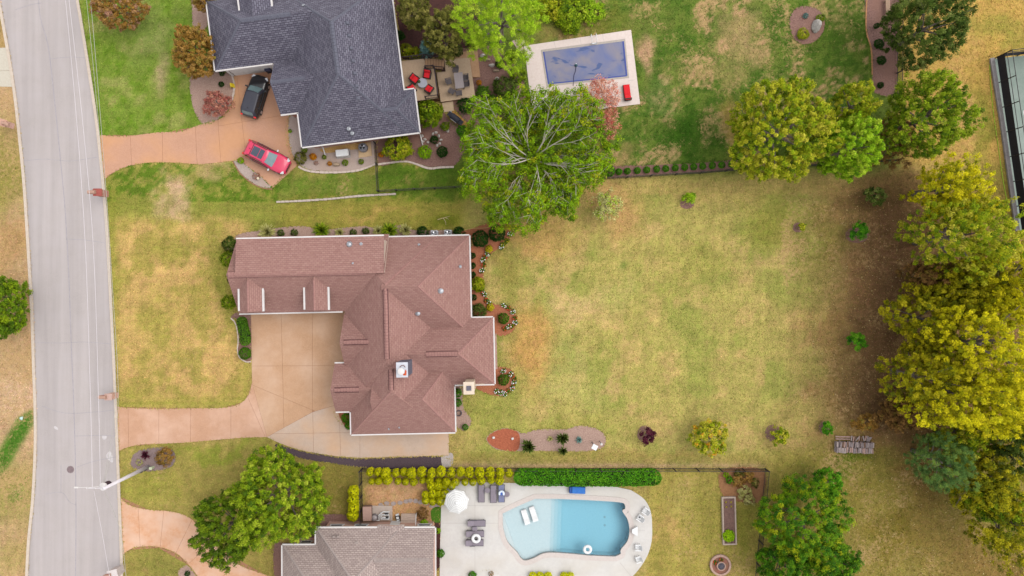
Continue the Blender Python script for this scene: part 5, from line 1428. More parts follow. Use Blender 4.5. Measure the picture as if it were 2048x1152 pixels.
MB().prism(clean(deck_o), -.05, .06, holes=[cop_o[::-1]]).build('paving', m_deck, pd)
MB().prism(offset(cop_o, -.004), -.3, .085, holes=[offset(pool_w, -.06)[::-1]]).build('coping', mat('coping_stone', A(222, 210, 204), A(210, 198, 192), 5, .8), pd)
m_joint = mat('deck_joint', A(196, 190, 184), A(190, 184, 180), 4, .9)
for a, b in (((884, 1046), (1000, 1046)), ((950, 1003), (950, 1200)), ((1020, 985), (1021, 968)), ((884, 1010), (1010, 1011)), ((1290, 1060), (1262, 1060)), ((1140, 1130), (1141, 1200)), ((1240, 1125), (1262, 1152)), ((930, 968), (931, 1000))):
    strip(MB(), W2([a, b]), .03, .05, .0635).build('joint', m_joint, pd)
pl = empty('swimming_pool', (0, 0, 0), 0, 'open blue swimming pool with shallow ledge and steps', 'pool')
m_plast = mat('pool_plaster', (.50, .52, .52), (.45, .48, .49), 7, .8, 0, 4)
m_tile = mat('pool_wall_tile', (.20, .34, .46), (.26, .40, .50), 6, .5)
mbw = MB(); k = len(pool_w)
vs = [(x, y, .05) for x, y in pool_w] + [(x, y, -1.9) for x, y in pool_w]
mbw.add(vs, [(i, (i + 1) % k, (i + 1) % k + k, i + k) for i in range(k)]).build('pool_wall', m_tile, pl)
bm = bmesh.new(); bm.faces.new([bm.verts.new((x, y, 0)) for x, y in pool_w])
for a, b in (((1003, 1022), (1040, 1124)), ((1104, 980), (1099, 1130)), ((1111, 980), (1106, 1130)), ((1118, 980), (1113, 1130)), ((1126, 980), (1121, 1130))):
    p, q = P(*a), P(*b); d = (q - p).normalized()
    bmesh.ops.bisect_plane(bm, geom=bm.verts[:] + bm.edges[:] + bm.faces[:], dist=1e-4, plane_co=p, plane_no=Vector((-d.y, d.x, 0)))
for f in bm.faces:
    c = f.calc_center_median(); cxp = 1024 + c.x * S; cyp = 576 - c.y * S
    crescent = cxp < 1003 + (cyp - 1022) * .363 + 1
    if crescent: nm, zz = 'bench', -.26
    elif cxp < 1103: nm, zz = 'sun_ledge', -.38
    elif cxp < 1109: nm, zz = 'step', -.62
    elif cxp < 1115.5: nm, zz = 'step', -.86
    elif cxp < 1122: nm, zz = 'step', -1.10
    else: nm, zz = 'pool_floor', -1.42
    MB().prism([(v.co.x, v.co.y) for v in f.verts], -1.95, zz).build(nm, m_plast, pl)
bm.free()
wm, nt, bs = new_mat('pool_water')
N, L = nt.nodes, nt.links; N.remove(bs)
tr = N.new('ShaderNodeBsdfTransparent'); gl_ = N.new('ShaderNodeBsdfGlossy'); gl_.inputs['Roughness'].default_value = .02
fr = N.new('ShaderNodeFresnel'); fr.inputs['IOR'].default_value = 1.33
nn = N.new('ShaderNodeTexNoise'); nn.inputs['Scale'].default_value = 3.5; nn.inputs['Detail'].default_value = 3
tcw = N.new('ShaderNodeTexCoord'); L.new(tcw.outputs['Object'], nn.inputs['Vector'])
bpw = N.new('ShaderNodeBump'); bpw.inputs['Distance'].default_value = .004; bpw.inputs['Strength'].default_value = .3
L.new(nn.outputs['Fac'], bpw.inputs['Height']); L.new(bpw.outputs[0], gl_.inputs['Normal']); L.new(bpw.outputs[0], fr.inputs['Normal'])
mx = N.new('ShaderNodeMixShader'); L.new(fr.outputs[0], mx.inputs[0]); L.new(tr.outputs[0], mx.inputs[1]); L.new(gl_.outputs[0], mx.inputs[2])
L.new(mx.outputs[0], N['Material Output'].inputs['Surface'])
va = N.new('ShaderNodeVolumeAbsorption'); va.inputs['Color'].default_value = (.06, .74, .93, 1); va.inputs['Density'].default_value = .36
L.new(va.outputs[0], N['Material Output'].inputs['Volume'])
MB().prism(offset(pool_w, -.004), -2.0, -.09, bottom=True).build('water', wm, pl)
for x, y in ((1213, 1043), (1213, 1060)): MB().lathe([(.12, -1.42), (.12, -1.4), (.0, -1.39)], 12, P(x, y), cap=False).build('drain', m_white, pl)
m_vinyl = mat('white_vinyl', A(246, 246, 246), A(236, 236, 238), 4, .6)
def torus(mb, c, R, r, n=28, m_=10, arc=6.2832, a0=0):
    full = arc > 6.28
    pts = [(c[0] + R * math.cos(a0 + arc * i / n), c[1] + R * math.sin(a0 + arc * i / n), c[2]) for i in range(n if full else n + 1)]
    vs, fs = [], []
    for i, p in enumerate(pts):
        t = a0 + arc * i / n
        for j in range(m_):
            u = 6.2832 * j / m_
            vs.append((c[0] + (R + r * math.cos(u)) * math.cos(t), c[1] + (R + r * math.cos(u)) * math.sin(t), c[2] + r * math.sin(u)))
    k_ = len(pts)
    for i in range(k_ if full else k_ - 1):
        for j in range(m_):
            a, b = i * m_ + j, ((i + 1) % k_) * m_ + j
            c_, d_ = ((i + 1) % k_) * m_ + (j + 1) % m_, i * m_ + (j + 1) % m_
            fs.append((a, b, c_, d_))
    return mb.add(vs, fs)
o = torus(MB(), (0, 0, 0), .32, .15).build('swim_ring', m_vinyl, smooth=True, loc=P(1175, 1099, -.02)); o.location.z = -.04
tag(o, 'white swim ring floating in the deep water', 'float')
# two white lounge chairs standing on the ledge
def ledge_chair(px, py, lab):
    r = empty('ledge_lounger', P(px, py, -.38), math.radians(108), lab, 'lounger', 'white loungers in the pool')
    r.location.z = -.38
    prof = [(-.75, .42), (-.55, .46), (-.2, .34), (.1, .30), (.45, .36), (.75, .26)]
    vs = []
    for x, z in prof: vs += [(x, -.27, z), (x, .27, z), (x, .27, z - .1), (x, -.27, z - .1)]
    fs = [(0, 1, 2, 3), tuple(len(vs) - 4 + i for i in (3, 2, 1, 0))]
    for i in range(len(prof) - 1):
        for j in range(4): fs.append((i * 4 + j, (i + 1) * 4 + j, (i + 1) * 4 + (j + 1) % 4, i * 4 + (j + 1) % 4))
    MB().add(vs, fs).build('seat', m_vinyl, r)
    for x, h in ((-.55, .36), (.5, .27)): MB().box((x, 0, h / 2), (.12, .46, h)).build('foot', m_vinyl, r)
ledge_chair(1051, 1032, 'white moulded lounger on the pool ledge, towards the bench end'); ledge_chair(1067, 1026, 'white moulded lounger on the pool ledge, towards the steps')
# sun loungers on the deck
m_sling = mat('grey_sling_fabric', A(150, 140, 150), A(136, 126, 138), 8, .9); m_frame = mat('dark_grey_frame', A(96, 90, 98), A(84, 78, 88), 6, .5)
def lounger(px, py, rz, lab, grp, fab=None):
    r = empty('sun_lounger', P(px, py), rz, lab, 'lounger', grp); r.location.z = .06
    MB().box((.3, 0, .33), (1.2, .56, .05), bev=.02).build('seat', fab or m_sling, r)
    MB().box((-.55, 0, .43), (.66, .56, .05), tilt=('Y', .32), bev=.02).build('backrest', fab or m_sling, r)
    fr = MB()
    for s in (-.31, .31): fr.box((.05, s, .3), (1.75, .05, .06))
    fr.box((.9, 0, .3), (.05, .6, .06)); fr.box((-.82, 0, .3), (.05, .6, .06))
    fr.build('frame', m_frame, r)
    for x in (-.7, .75):
        for y in (-.29, .29): MB().box((x, y, .14), (.05, .05, .28)).build('leg', m_frame, r)
    for s in (-.31, .31): MB().box((-.2, s, .42), (.5, .06, .03)).build('armrest', m_frame, r)
    return r
up_ = math.radians(-90)
lounger(963, 984, up_, 'grey sun lounger half under the arborvitae, umbrella end of its row', 'grey loungers by the arborvitae')
lounger(987, 985, up_, 'grey sun lounger between two small side tables', 'grey loungers by the arborvitae')
lounger(1003, 984, up_, 'grey sun lounger carrying the blue and white float', 'grey loungers by the arborvitae', mat('blue_grey_sling', A(132, 136, 168), A(120, 124, 156), 8, .9))
lounger(953, 1044, 0, 'grey sun lounger on the umbrella side of the lower group', 'grey loungers on the open deck'); lounger(950, 1065, 0, 'grey sun lounger in the middle of the lower group', 'grey loungers on the open deck'); lounger(949, 1083, 0, 'grey sun lounger under the white ring', 'grey loungers on the open deck')
def side_table(px, py, lab):
    r = empty('side_table', P(px, py), 0, lab, 'table', 'small grey side tables'); r.location.z = .06
    MB().lathe([(.0, .38), (.26, .38), (.28, .4), (.26, .42), (0, .42)], 14, cap=False).build('table_top', m_sling, r)
    for a in range(4): MB().box((.18 * math.cos(a * 1.57 + .78), .18 * math.sin(a * 1.57 + .78), .19), (.035, .035, .38)).build('leg', m_frame, r)
side_table(975, 978, 'small grey side table between two loungers by the arborvitae'); side_table(1014, 986, 'small grey side table beside the blue float lounger'); side_table(950, 1055, 'small grey side table in the lower lounger group')
o = torus(MB(), (0, 0, 0), .33, .15).build('swim_ring', m_vinyl, smooth=True, loc=P(952, 1077, .6)); tag(o, 'white swim ring lying on a grey lounger', 'float')
o.location.z = .6
r = empty('pool_float', P(1003, 988, .5), 0, 'blue and white horseshoe float lying on a lounger', 'float'); r.location.z = .52
torus(MB(), (0, .05, 0), .22, .11, 20, 8, 4.4, -.63).build('tube', mat('white_blue_vinyl', (.45, .47, .5), (.3, .36, .46), 2, .5), r, smooth=True)
MB().lathe([(.0, -.02), (.16, -.02), (.17, .02), (0, .05)], 14, (0, .05, 0), cap=False).build('seat_pad', mat('blue_vinyl', A(60, 100, 190), A(50, 90, 170), 4, .5), r)
# striped umbrella
um = empty('patio_umbrella', P(913, 1004, 2.3), 0, 'white striped octagonal umbrella over the pool deck', 'umbrella'); um.location.z = .06
ms, nt, bs = new_mat('striped_canvas'); N, L = nt.nodes, nt.links
tcx = N.new('ShaderNodeTexCoord'); wv = N.new('ShaderNodeTexWave'); wv.wave_type = 'RINGS'; wv.rings_direction = 'Z'; wv.inputs['Scale'].default_value = 1.75
L.new(tcx.outputs['Object'], wv.inputs['Vector'])
rp = N.new('ShaderNodeMix'); rp.data_type = 'RGBA'; rp.inputs['A'].default_value = (.33, .325, .32, 1); rp.inputs['B'].default_value = (.45, .45, .445, 1)
mrr = N.new('ShaderNodeMapRange'); mrr.inputs[1].default_value, mrr.inputs[2].default_value = .3, .6
L.new(wv.outputs['Fac'], mrr.inputs[0]); L.new(mrr.outputs[0], rp.inputs['Factor']); L.new(rp.outputs['Result'], bs.inputs['Base Color']); bs.inputs['Roughness'].default_value = .9
for i in range(8):
    a, b = .18 + i * .7854, .18 + (i + 1) * .7854
    R = 1.2
    p, q = Vector((R * math.cos(a), R * math.sin(a), 2.1)), Vector((R * math.cos(b), R * math.sin(b), 2.1))
    t = Vector((0, 0, 2.62)); m1_, m2_ = t.lerp(p, .5) + Vector((0, 0, .05)), t.lerp(q, .5) + Vector((0, 0, .05))
    dn = Vector((0, 0, -.12))
    MB().add([t, m1_, m2_, p, q, p + dn, q + dn], [(0, 1, 2), (1, 3, 4, 2), (3, 5, 6, 4)]).build('canopy_panel', ms, um)
MB().tube([(0, 0, 0), (0, 0, 2.66)], .03, 8).build('pole', m_frame, um); MB().lathe([(.3, 0), (.3, .06), (.08, .1)], 14).build('base', m_frame, um)
MB().lathe([(.05, 2.6), (.06, 2.68), (.0, 2.74)], 10, cap=False).build('finial', m_vinyl, um)
# white slat chairs round the deep end
def adirondack(px, py, rz, lab):
    r = empty('garden_chair', P(px, py, .4), rz, lab, 'chair', 'white chairs round the deep end'); r.location.z = .06; r.scale = (.82, .82, .85)
    for i in range(5): MB().box((.06, -.2 + i * .1, .36), (.5, .088, .03), tilt=('Y', .12)).build('seat_slat', m_vinyl, r)
    for i in range(5): MB().box((-.3, -.22 + i * .11, .62), (.03, .1, .66 + .05 * (2 - abs(i - 2))), tilt=('Y', -.42)).build('back_slat', m_vinyl, r)
    for s in (-.33, .33):
        MB().box((.02, s, .56), (.66, .12, .03)).build('armrest', m_vinyl, r)
        MB().box((.26, s, .28), (.05, .06, .55)).build('leg', m_vinyl, r); MB().box((-.24, s, .28), (.05, .06, .55)).build('leg', m_vinyl, r)
for x, y, a, lab in ((1291, 1022, 145, 'white slat chair by the curved deck edge, hedge end'), (1280, 1036, 145, 'white slat chair holding a dark cup'), (1276, 1095, 180, 'white slat chair standing straight below the deck bulge'), (1277, 1119, 195, 'white slat chair turned by the lower deck curve')):
    adirondack(x, y, math.radians(a + 0), lab)
o = MB().lathe([(.0, .47), (.06, .47), (.07, .62), (.05, .62), (.04, .5)], 12, cap=False).build('cup', mat('dark_cup', A(90, 90, 100), A(80, 80, 90), 3, .4), loc=P(1279.5, 1034.5, .5)); o.location.z = -.02
tag(o, 'dark cup standing on a white slat chair', 'cup')
r = empty('slide_stool', P(1269, 1062, .4), math.radians(180), 'white wedge-shaped stool at the tip of the pool bulge', 'stool'); r.location.z = .085
MB().add([(-.3, -.48, .42), (-.3, .48, .42), (.25, .18, .42), (.25, -.18, .42), (-.3, -.48, .34), (-.3, .48, .34), (.25, .18, .34), (.25, -.18, .34)], [(3, 2, 1, 0), (4, 5, 6, 7), (0, 1, 5, 4), (1, 2, 6, 5), (2, 3, 7, 6), (3, 0, 4, 7)]).build('seat', m_vinyl, r)
for x, y in ((-.24, -.36), (-.24, .36), (.18, 0)): MB().box((x, y, .17), (.07, .07, .34)).build('leg', m_vinyl, r)
m_ladder = mat('steel_rail', A(220, 220, 226), A(206, 206, 212), 3, .3, metal=.7)
bl = empty('storage_bench', P(1154, 978), math.radians(-2), 'bright blue bench box standing against the hedge', 'bench'); bl.location.z = .06
mb_ = mat('blue_plastic', A(30, 110, 200), A(40, 124, 212), 3, .5)
MB().box((0, 0, .2), (1.6, .66, .38), bev=.04).build('box_body', mat('dark_blue_plastic', A(24, 84, 170), A(20, 76, 156), 3, .5), bl); MB().box((.12, 0, .42), (1.3, .66, .06), bev=.02).build('lid', mb_, bl)
MB().box((-.68, 0, .44), (.22, .66, .1), bev=.03).build('end_cap', MATS['dark_blue_plastic'], bl)

# ---------------------------------------------------------------- covered pool of the slate-roofed house
p2 = empty('covered_pool', (0, 0, 0), 0, 'rectangular pool under a blue cover with dirt and puddles', 'pool')
d2 = empty('pool_deck', (0, 0, 0), 0, 'pale concrete deck around the covered pool', 'pool deck'); d2['kind'] = 'structure'
q2 = W2(POOL2); c2 = offset(q2, .32)
slab_o = W2([(1048, 92), (1262, 60), (1280, 208), (1180, 221), (1092, 234), (1066, 236)])
MB().prism(slab_o, -.05, .06, holes=[c2[::-1]]).build('paving', mat('pale_pool_concrete', A(238, 222, 214), A(228, 210, 202), 5, .9, .002), d2)
MB().prism(offset(c2, -.003), -.05, .085, holes=[q2[::-1]]).build('coping', mat('grey_coping', A(196, 186, 176), A(180, 170, 162), 6, .9), d2)
for a, b in (((1108, 83), (1111, 96)), ((1160, 76), (1162, 88)), ((1205, 69), (1207, 82)), ((1262, 110), (1252, 112)), ((1270, 160), (1256, 162))):
    strip(MB(), W2([a, b]), .03, .05, .0635).build('joint', m_joint, d2)
V, Fc = [], []
n1, n2 = 24, 12
for j in range(n2 + 1):
    for i in range(n1 + 1):
        u, v = i / n1, j / n2
        a = Vector(q2[0]).lerp(Vector(q2[1]), u); b = Vector(q2[3]).lerp(Vector(q2[2]), u); p = a.lerp(b, v)
        V.append((p.x, p.y, .075 - .055 * (math.sin(u * 3.14) * math.sin(v * 3.14)) ** .6))
for j in range(n2):
    for i in range(n1):
        a = j * (n1 + 1) + i; Fc.append((a, a + n1 + 1, a + n1 + 2, a + 1))
cm, nt, bs = new_mat('pool_cover_fabric'); N, L = nt.nodes, nt.links
tcx = N.new('ShaderNodeTexCoord')
def cn(sc, det, lo, hi, st=None):
    n = N.new('ShaderNodeTexNoise'); n.inputs['Scale'].default_value = sc; n.inputs['Detail'].default_value = det; n.inputs['Distortion'].default_value = .6
    if st:
        mp = N.new('ShaderNodeMapping'); mp.inputs['Scale'].default_value = st; mp.inputs['Rotation'].default_value = (0, 0, -.3); L.new(tcx.outputs['Object'], mp.inputs['Vector']); L.new(mp.outputs[0], n.inputs['Vector'])
    else: L.new(tcx.outputs['Object'], n.inputs['Vector'])
    r = N.new('ShaderNodeMapRange'); r.inputs[1].default_value, r.inputs[2].default_value = lo, hi; L.new(n.outputs['Fac'], r.inputs[0]); return r.outputs[0]
def mixc(f, a, b):
    m = N.new('ShaderNodeMix'); m.data_type = 'RGBA'; L.new(f, m.inputs['Factor'])
    for k_, s in (('A', a), ('B', b)):
        if isinstance(s, tuple): m.inputs[k_].default_value = (*s, 1)
        else: L.new(s, m.inputs[k_])
    return m.outputs['Result']
c_ = mixc(cn(.5, 5, .42, .62), A(84, 100, 156), A(108, 114, 152))
c_ = mixc(cn(.4, 7, .40, .62), c_, A(132, 126, 142))
c_ = mixc(cn(.75, 5, .585, .64, (.6, 1.6, 1)), c_, A(46, 76, 136))
L.new(c_, bs.inputs['Base Color']); bs.inputs['Roughness'].default_value = .55
MB().add(V, Fc).build('cover', cm, p2, smooth=True)
strip(MB(), q2[1:3], .16, .0, .088).build('cover_hem', mat('blue_hem', A(62, 80, 160), A(54, 72, 148), 3, .6), p2); strip(MB(), [q2[2], q2[3]], .12, .0, .089).build('cover_hem', MATS['blue_hem'], p2); strip(MB(), [q2[3], q2[0]], .14, .0, .0885).build('cover_hem', MATS['blue_hem'], p2)
cp_ = empty('cover_pump', P(1152, 131), 0, 'small dark pump with hose on the blue pool cover', 'pump'); cp_.location.z = .02
MB().lathe([(.14, 0), (.15, .1), (.09, .2), (.03, .24)], 12).build('pump_body', mat('teal_pump', A(60, 100, 110), A(50, 84, 96), 4, .5), cp_); MB().box((0, .12, .14), (.1, .08, .06)).build('pump_handle', m_vinyl, cp_)
b0 = P(1152, 131)
MB().tube([tuple(Vector((P(x, y) - b0).to_tuple()) + Vector((0, 0, .06))) for x, y in crv([(1152, 132), (1151, 142), (1148, 150), (1147, 160), (1146, 172)], 3)], .03, 6).build('hose', mat('navy_hose', A(40, 44, 90), A(34, 38, 80), 3, .5), cp_)
ld = empty('pool_ladder', P(1187, 82), math.radians(7), 'white tubular ladder at the covered pool edge', 'ladder')
for s in (-.25, .25): MB().tube([(s, .45, .06), (s, .45, .7), (s, .1, .85), (s, -.3, .6), (s, -.35, .05)], .03, 6).build('handrail', m_vinyl, ld)
for z in (.12, .3): MB().box((0, -.32, z), (.5, .08, .03)).build('rung', m_vinyl, ld)
m_red = mat('red_cushion', A(238, 40, 50), A(222, 28, 40), 5, .9)
rl = empty('sun_lounger', P(1253, 187), math.radians(97), 'red-cushioned sun lounger on the covered pool deck', 'lounger'); rl.location.z = .06
MB().box((.25, 0, .36), (1.05, .62, .12), bev=.04).build('seat_cushion', m_red, rl); MB().box((-.5, 0, .46), (.56, .62, .12), tilt=('Y', .45), bev=.04).build('back_cushion', m_red, rl)
MB().box((0, 0, .22), (1.6, .68, .1)).build('frame', mat('dark_wicker', A(70, 56, 56), A(56, 44, 44), 8, .8), rl)
for x in (-.7, .7):
    for y in (-.28, .28): MB().box((x, y, .09), (.07, .07, .18)).build('leg', MATS['dark_wicker'], rl)
MB().box((-.72, 0, .5), (.1, .7, .3), tilt=('Y', .35)).build('headrest_frame', MATS['dark_wicker'], rl)
for x, y, a, lab in ((901, 992, -60, 'white garden chair half hidden under the umbrella on the arborvitae side'), (927, 992, -110, 'white garden chair half hidden under the umbrella on the lounger side'), (1081, 218, 40, 'white garden chair glimpsed under the spreading tree'), (1163, 208, 80, 'white garden chair between spreading tree and red-leaved tree')):
    r = empty('garden_chair', P(x, y), math.radians(a), lab, 'chair'); r.location.z = .06
    MB().box((0, 0, .42), (.5, .5, .04), bev=.015).build('seat', m_vinyl, r); MB().box((-.26, 0, .7), (.04, .5, .5), tilt=('Y', -.2)).build('backrest', m_vinyl, r)
    for sx in (-.2, .2):
        for sy in (-.22, .22): MB().box((sx, sy, .2), (.04, .04, .4)).build('leg', m_vinyl, r)
sp = empty('stone_path', P(1040, 92), 0, 'pale stone slabs leading to the covered pool deck', 'path'); sp['kind'] = 'structure'; sp.location = (0, 0, 0)
m_flag = mat('flagstone', A(214, 190, 174), A(196, 172, 156), 4, .9)
for q in ([(1024, 82), (1034, 78), (1044, 92), (1034, 98)], [(1036, 100), (1046, 93), (1050, 104), (1044, 106)], [(1036, 78), (1048, 80), (1052, 90), (1046, 91)]): MB().prism(W2(q), -.02, .05).build('flagstone', m_flag, sp)

# ---------------------------------------------------------------- timber decks behind the slate-roofed house
m_board = mat('deck_board', A(218, 190, 160), A(204, 174, 144), 5, .85, stretch=(1, 1, 1)); m_tread = mat('stair_board', A(212, 170, 132), A(196, 152, 116), 5, .85)
m_redwood = mat('deck_skirt', A(156, 108, 84), A(140, 96, 74), 5, .9); m_rail = mat('dark_railing', A(70, 54, 58), A(58, 44, 48), 5, .6)
def boards(poly, ang, w, z, m, parent, gap=.01, th=.05, name='decking'):
    bm = bmesh.new(); bm.faces.new([bm.verts.new((x, y, 0)) for x, y in poly])
    d = Vector((math.cos(ang), math.sin(ang), 0)); n = Vector((-d.y, d.x, 0))
    ts = [Vector((x, y, 0)).dot(n) for x, y in poly]
    t = min(ts) + w
    while t < max(ts):
        bmesh.ops.bisect_plane(bm, geom=bm.verts[:] + bm.edges[:] + bm.faces[:], dist=1e-5, plane_co=n * t, plane_no=n); t += w
    mb = MB()
    for f in bm.faces:
        lp = clean([(v.co.x, v.co.y) for v in f.verts], .005)
        if len(lp) < 3 or f.calc_area() < .01: continue
        mb.prism(offset(lp, -gap), z - th, z)
    bm.free()
    o = mb.build(name, m, parent); o['kind'] = 'stuff'; return o
dk = empty('timber_deck', (hB.root.location.x + 6, hB.root.location.y, 0), 0, 'two-level timber deck with stairs and railing behind the slate roof', 'deck')
dk.location = (0, 0, 0)
zu, zl = 1.25, .5
up_poly = W2([(795, 123), (849, 117), (851, 138), (869, 136.5), (877.5, 196), (826, 203), (800, 190)], zu)
lo_poly = W2([(889, 120), (939, 114.5), (951, 194), (881.5, 204), (873, 144.5), (891, 143)], zl)
boards(up_poly, math.radians(-40), .15, zu, m_board, dk); boards(lo_poly, math.radians(-40), .15, zl, m_board, dk)
MB().prism(offset(up_poly, -.02), 0, zu - .052).build('deck_skirt', m_redwood, dk); MB().prism(offset(lo_poly, -.02), 0, zl - .052).build('deck_skirt', m_redwood, dk)
# steps along two sides of the lower deck
A0, A1, B0, B1 = (889, 120), (939, 114.5), (939, 114.5), (946.5, 155)
for i in range(3):
    z = zl - .14 * (i + 1); o_ = 5.2 * (i + 1); o0 = 5.2 * i
    MB().prism(W2([(939 + o0, 114.5 - o0 * .95), (939 + o_, 114.5 - o_ * .95), (945 + o_, 154), (945 + o0, 154.5)], z), 0, z).build('step', m_tread, dk)
    MB().prism(W2([(887, 120.5 - o0 * .75), (939 + o0, 114.5 - o0 * .95), (939 + o_, 114.5 - o_ * .95), (885, 120.5 - o_ * .75)], z), 0, z - .002).build('step', m_tread, dk)
# stairs between the levels
for i in range(7):
    t0, t1 = i / 7, (i + 1) / 7
    z = zu - (zu - zl) * (i + .6) / 7.4
    f = lambda t, e: (850.5 + 38.5 * t, (116.5 + 3.5 * t) if e else (136 + 3.5 * t))
    MB().prism(W2([f(t0, 1), f(t1 - .02, 1), f(t1 - .02, 0), f(t0, 0)], z), z - .05, z).build('tread', m_tread, dk)
MB().prism(W2([(851, 117.5), (888, 121), (888, 138.5), (851, 135)], .4), 0, .45).build('stair_carcass', m_redwood, dk)
def railing(pts, z, z2=None):
    z2 = z if z2 is None else z2
    a, b = P(*pts[0], z + .95), P(*pts[1], z2 + .95)
    a, b = P(*pts[0], z), P(*pts[1], z2)
    n = max(1, round((b - a).length / 1.4))
    for i in range(n + 1):
        p = a.lerp(b, i / n); MB().box((p.x, p.y, p.z + .5), (.09, .09, 1.02)).build('rail_post', m_rail, dk)
    up = Vector((0, 0, .97)); MB().tube([a + up, b + up], .045, 5).build('top_rail', m_rail, dk)
    up = Vector((0, 0, .12)); mbq = MB().tube([a + up, b + up], .025, 4)
    k_ = int((b - a).length / .14)
    for i in range(1, k_):
        p = a.lerp(b, i / k_); mbq.tube([p + Vector((0, 0, .12)), p + Vector((0, 0, .97))], .012, 4, cap=False)
    mbq.build('balusters', m_rail, dk)
railing(((801, 121), (849, 115.5)), zu); railing(((870, 138), (877, 195)), zu); railing(((852, 198), (877, 195)), zu); railing(((851, 139), (868, 136.5)), zu)
railing(((850, 115.5), (886, 120)), zu, zl + .1); railing(((852, 137), (888, 140)), zu, zl + .1)
o = MB().prism(W2([(883.7, 203), (906, 201), (908, 222), (888, 224.5)]), -.02, .1).build('path', mat('tan_slab', A(218, 192, 160), A(206, 178, 146), 5, .9)); tag(o, 'tan landing slab at the foot of the lower deck', 'path', kind='structure')
# furniture on the decks
m_wick = MATS['dark_wicker']
def armchair(px, py, rz, lab):
    r = empty('armchair', P(px, py, zu + .4), rz, lab, 'armchair', 'red armchairs round the table'); r.location.z = zu
    MB().box((0, 0, .2), (.62, .66, .3)).build('base', m_wick, r)
    for s in (-.34, .34): MB().box((0, s, .3), (.66, .08, .5)).build('arm', m_wick, r)
    MB().box((-.34, 0, .42), (.1, .72, .72), tilt=('Y', -.18)).build('back', m_wick, r)
    MB().box((.04, 0, .42), (.56, .58, .13), bev=.04).build('seat_cushion', m_red, r); MB().box((-.24, 0, .62), (.14, .58, .44), tilt=('Y', -.2), bev=.04).build('back_cushion', m_red, r)
for x, y, a, lab in ((829, 158, -35, 'red-cushioned armchair on the house side of the round table'), (854, 149, -100, 'red-cushioned armchair facing the stairs end'), (858, 178, 145, 'red-cushioned armchair on the railing side of the round table'), (823.5, 177, 35, 'red-cushioned armchair half under the roof edge')):
    armchair(x, y, math.radians(a), lab)
rt = empty('round_table', P(845, 166, zu + .5), 0, 'round grey table between the red armchairs', 'table'); rt.location.z = zu
MB().lathe([(0, .5), (.46, .5), (.48, .53), (.46, .56), (0, .56)], 24, cap=False).build('table_top', mat('grey_table_glass', A(176, 176, 186), A(160, 160, 172), 3, .25), rt); MB().lathe([(.26, 0), (.26, .04), (.06, .08), (.05, .5)], 14).build('pedestal', m_frame, rt)
o = link('potted_fern', SH[next(iter(SH))]) ; o.location = P(838, 163, zu + .6); o.location.z = zu + .53; o.scale = (.16, .16, .2); tag(o, 'small fern standing on the round grey table', 'plant')
dtab = empty('dining_table', P(918, 161, zl + .7), math.radians(7), 'long grey dining table on the lower deck', 'table'); dtab.location.z = zl
for i in range(6): MB().box((-.36 + i * .144, 0, .73), (.14, 1.55, .04)).build('plank', mat('grey_weathered_wood', A(176, 164, 164), A(156, 144, 146), 6, .8, stretch=(4, .6, 1)), dtab)
for sx in (-.36, .36):
    for sy in (-.68, .68): MB().box((sx, sy, .355), (.07, .07, .71)).build('leg', m_frame, dtab)
m_sl2 = mat('charcoal_sling', A(116, 106, 108), A(100, 92, 94), 8, .9)
def dchair(px, py, rz, lab):
    r = empty('dining_chair', P(px, py, zl + .4), rz, lab, 'chair', 'grey chairs round the dining table'); r.location.z = zl
    MB().box((0, 0, .43), (.5, .52, .05), bev=.02).build('seat', m_sl2, r); MB().box((-.27, 0, .7), (.05, .54, .52), tilt=('Y', -.18), bev=.02).build('backrest', m_sl2, r)
    for s in (-.28, .28): MB().box((0, s, .62), (.5, .05, .04)).build('armrest', m_frame, r)
    for sx in (-.22, .22):
        for sy in (-.24, .24): MB().box((sx, sy, .2), (.04, .04, .41)).build('leg', m_frame, r)
for x, y, a, lab in ((911.5, 140, -97, 'grey dining chair at the stairs end of the table'), (898, 163, 15, 'grey dining chair pulled back towards the upper deck'), (903.5, 182.5, 60, 'grey dining chair angled at the landing slab corner'), (918, 186, 97, 'grey dining chair at the landing slab end of the table'), (931, 155, 187, 'grey dining chair on the steps side next to the table end'), (933, 168, 187, 'grey dining chair on the steps side by the orange flowers')):
    dchair(x, y, math.radians(a), lab)
# grill
g = empty('gas_grill', P(912, 240), math.radians(-38), 'black gas grill standing on the golden straw', 'grill')
MB().box((0, 0, .4), (1.3, .5, .62)).build('cabinet', m_black, g)
vs, fs = [], []
for i in range(7):
    a = math.pi * i / 6; vs += [(-.45, .3 * math.cos(a), .72 + .3 * math.sin(a)), (.45, .3 * math.cos(a), .72 + .3 * math.sin(a))]
for i in range(6): fs.append((2 * i, 2 * i + 1, 2 * i + 3, 2 * i + 2))
fs += [tuple(range(0, 14, 2)), tuple(range(13, 0, -2))]
MB().add(vs, fs).build('lid', mat('grill_enamel', (.012, .012, .018), (.016, .016, .024), 3, .5, spec=.2), g)
for s in (-.68, .68): MB().box((s, 0, .74), (.4, .46, .04)).build('side_shelf', mat('grill_shelf', A(44, 44, 58), A(36, 36, 48), 3, .6, spec=.2), g)
MB().tube([(-.35, -.34, .8), (.35, -.34, .8)], .02, 6).build('handle', m_ladder, g)
for s in (-.5, .5): MB().tube([(s - .03, .22, .1), (s + .03, .22, .1)], .1, 10).build('wheel', m_black, g)
o = MB().lathe([(.0, 0), (.16, 0), (.18, .3), (.12, .42), (0, .44)], 14, cap=False).build('gas_bottle', mat('pale_bottle', A(200, 214, 220), A(186, 200, 206), 3, .4), loc=P(901, 227)); o.location.z = .02
tag(o, 'pale gas bottle beside the black grill', 'bottle')
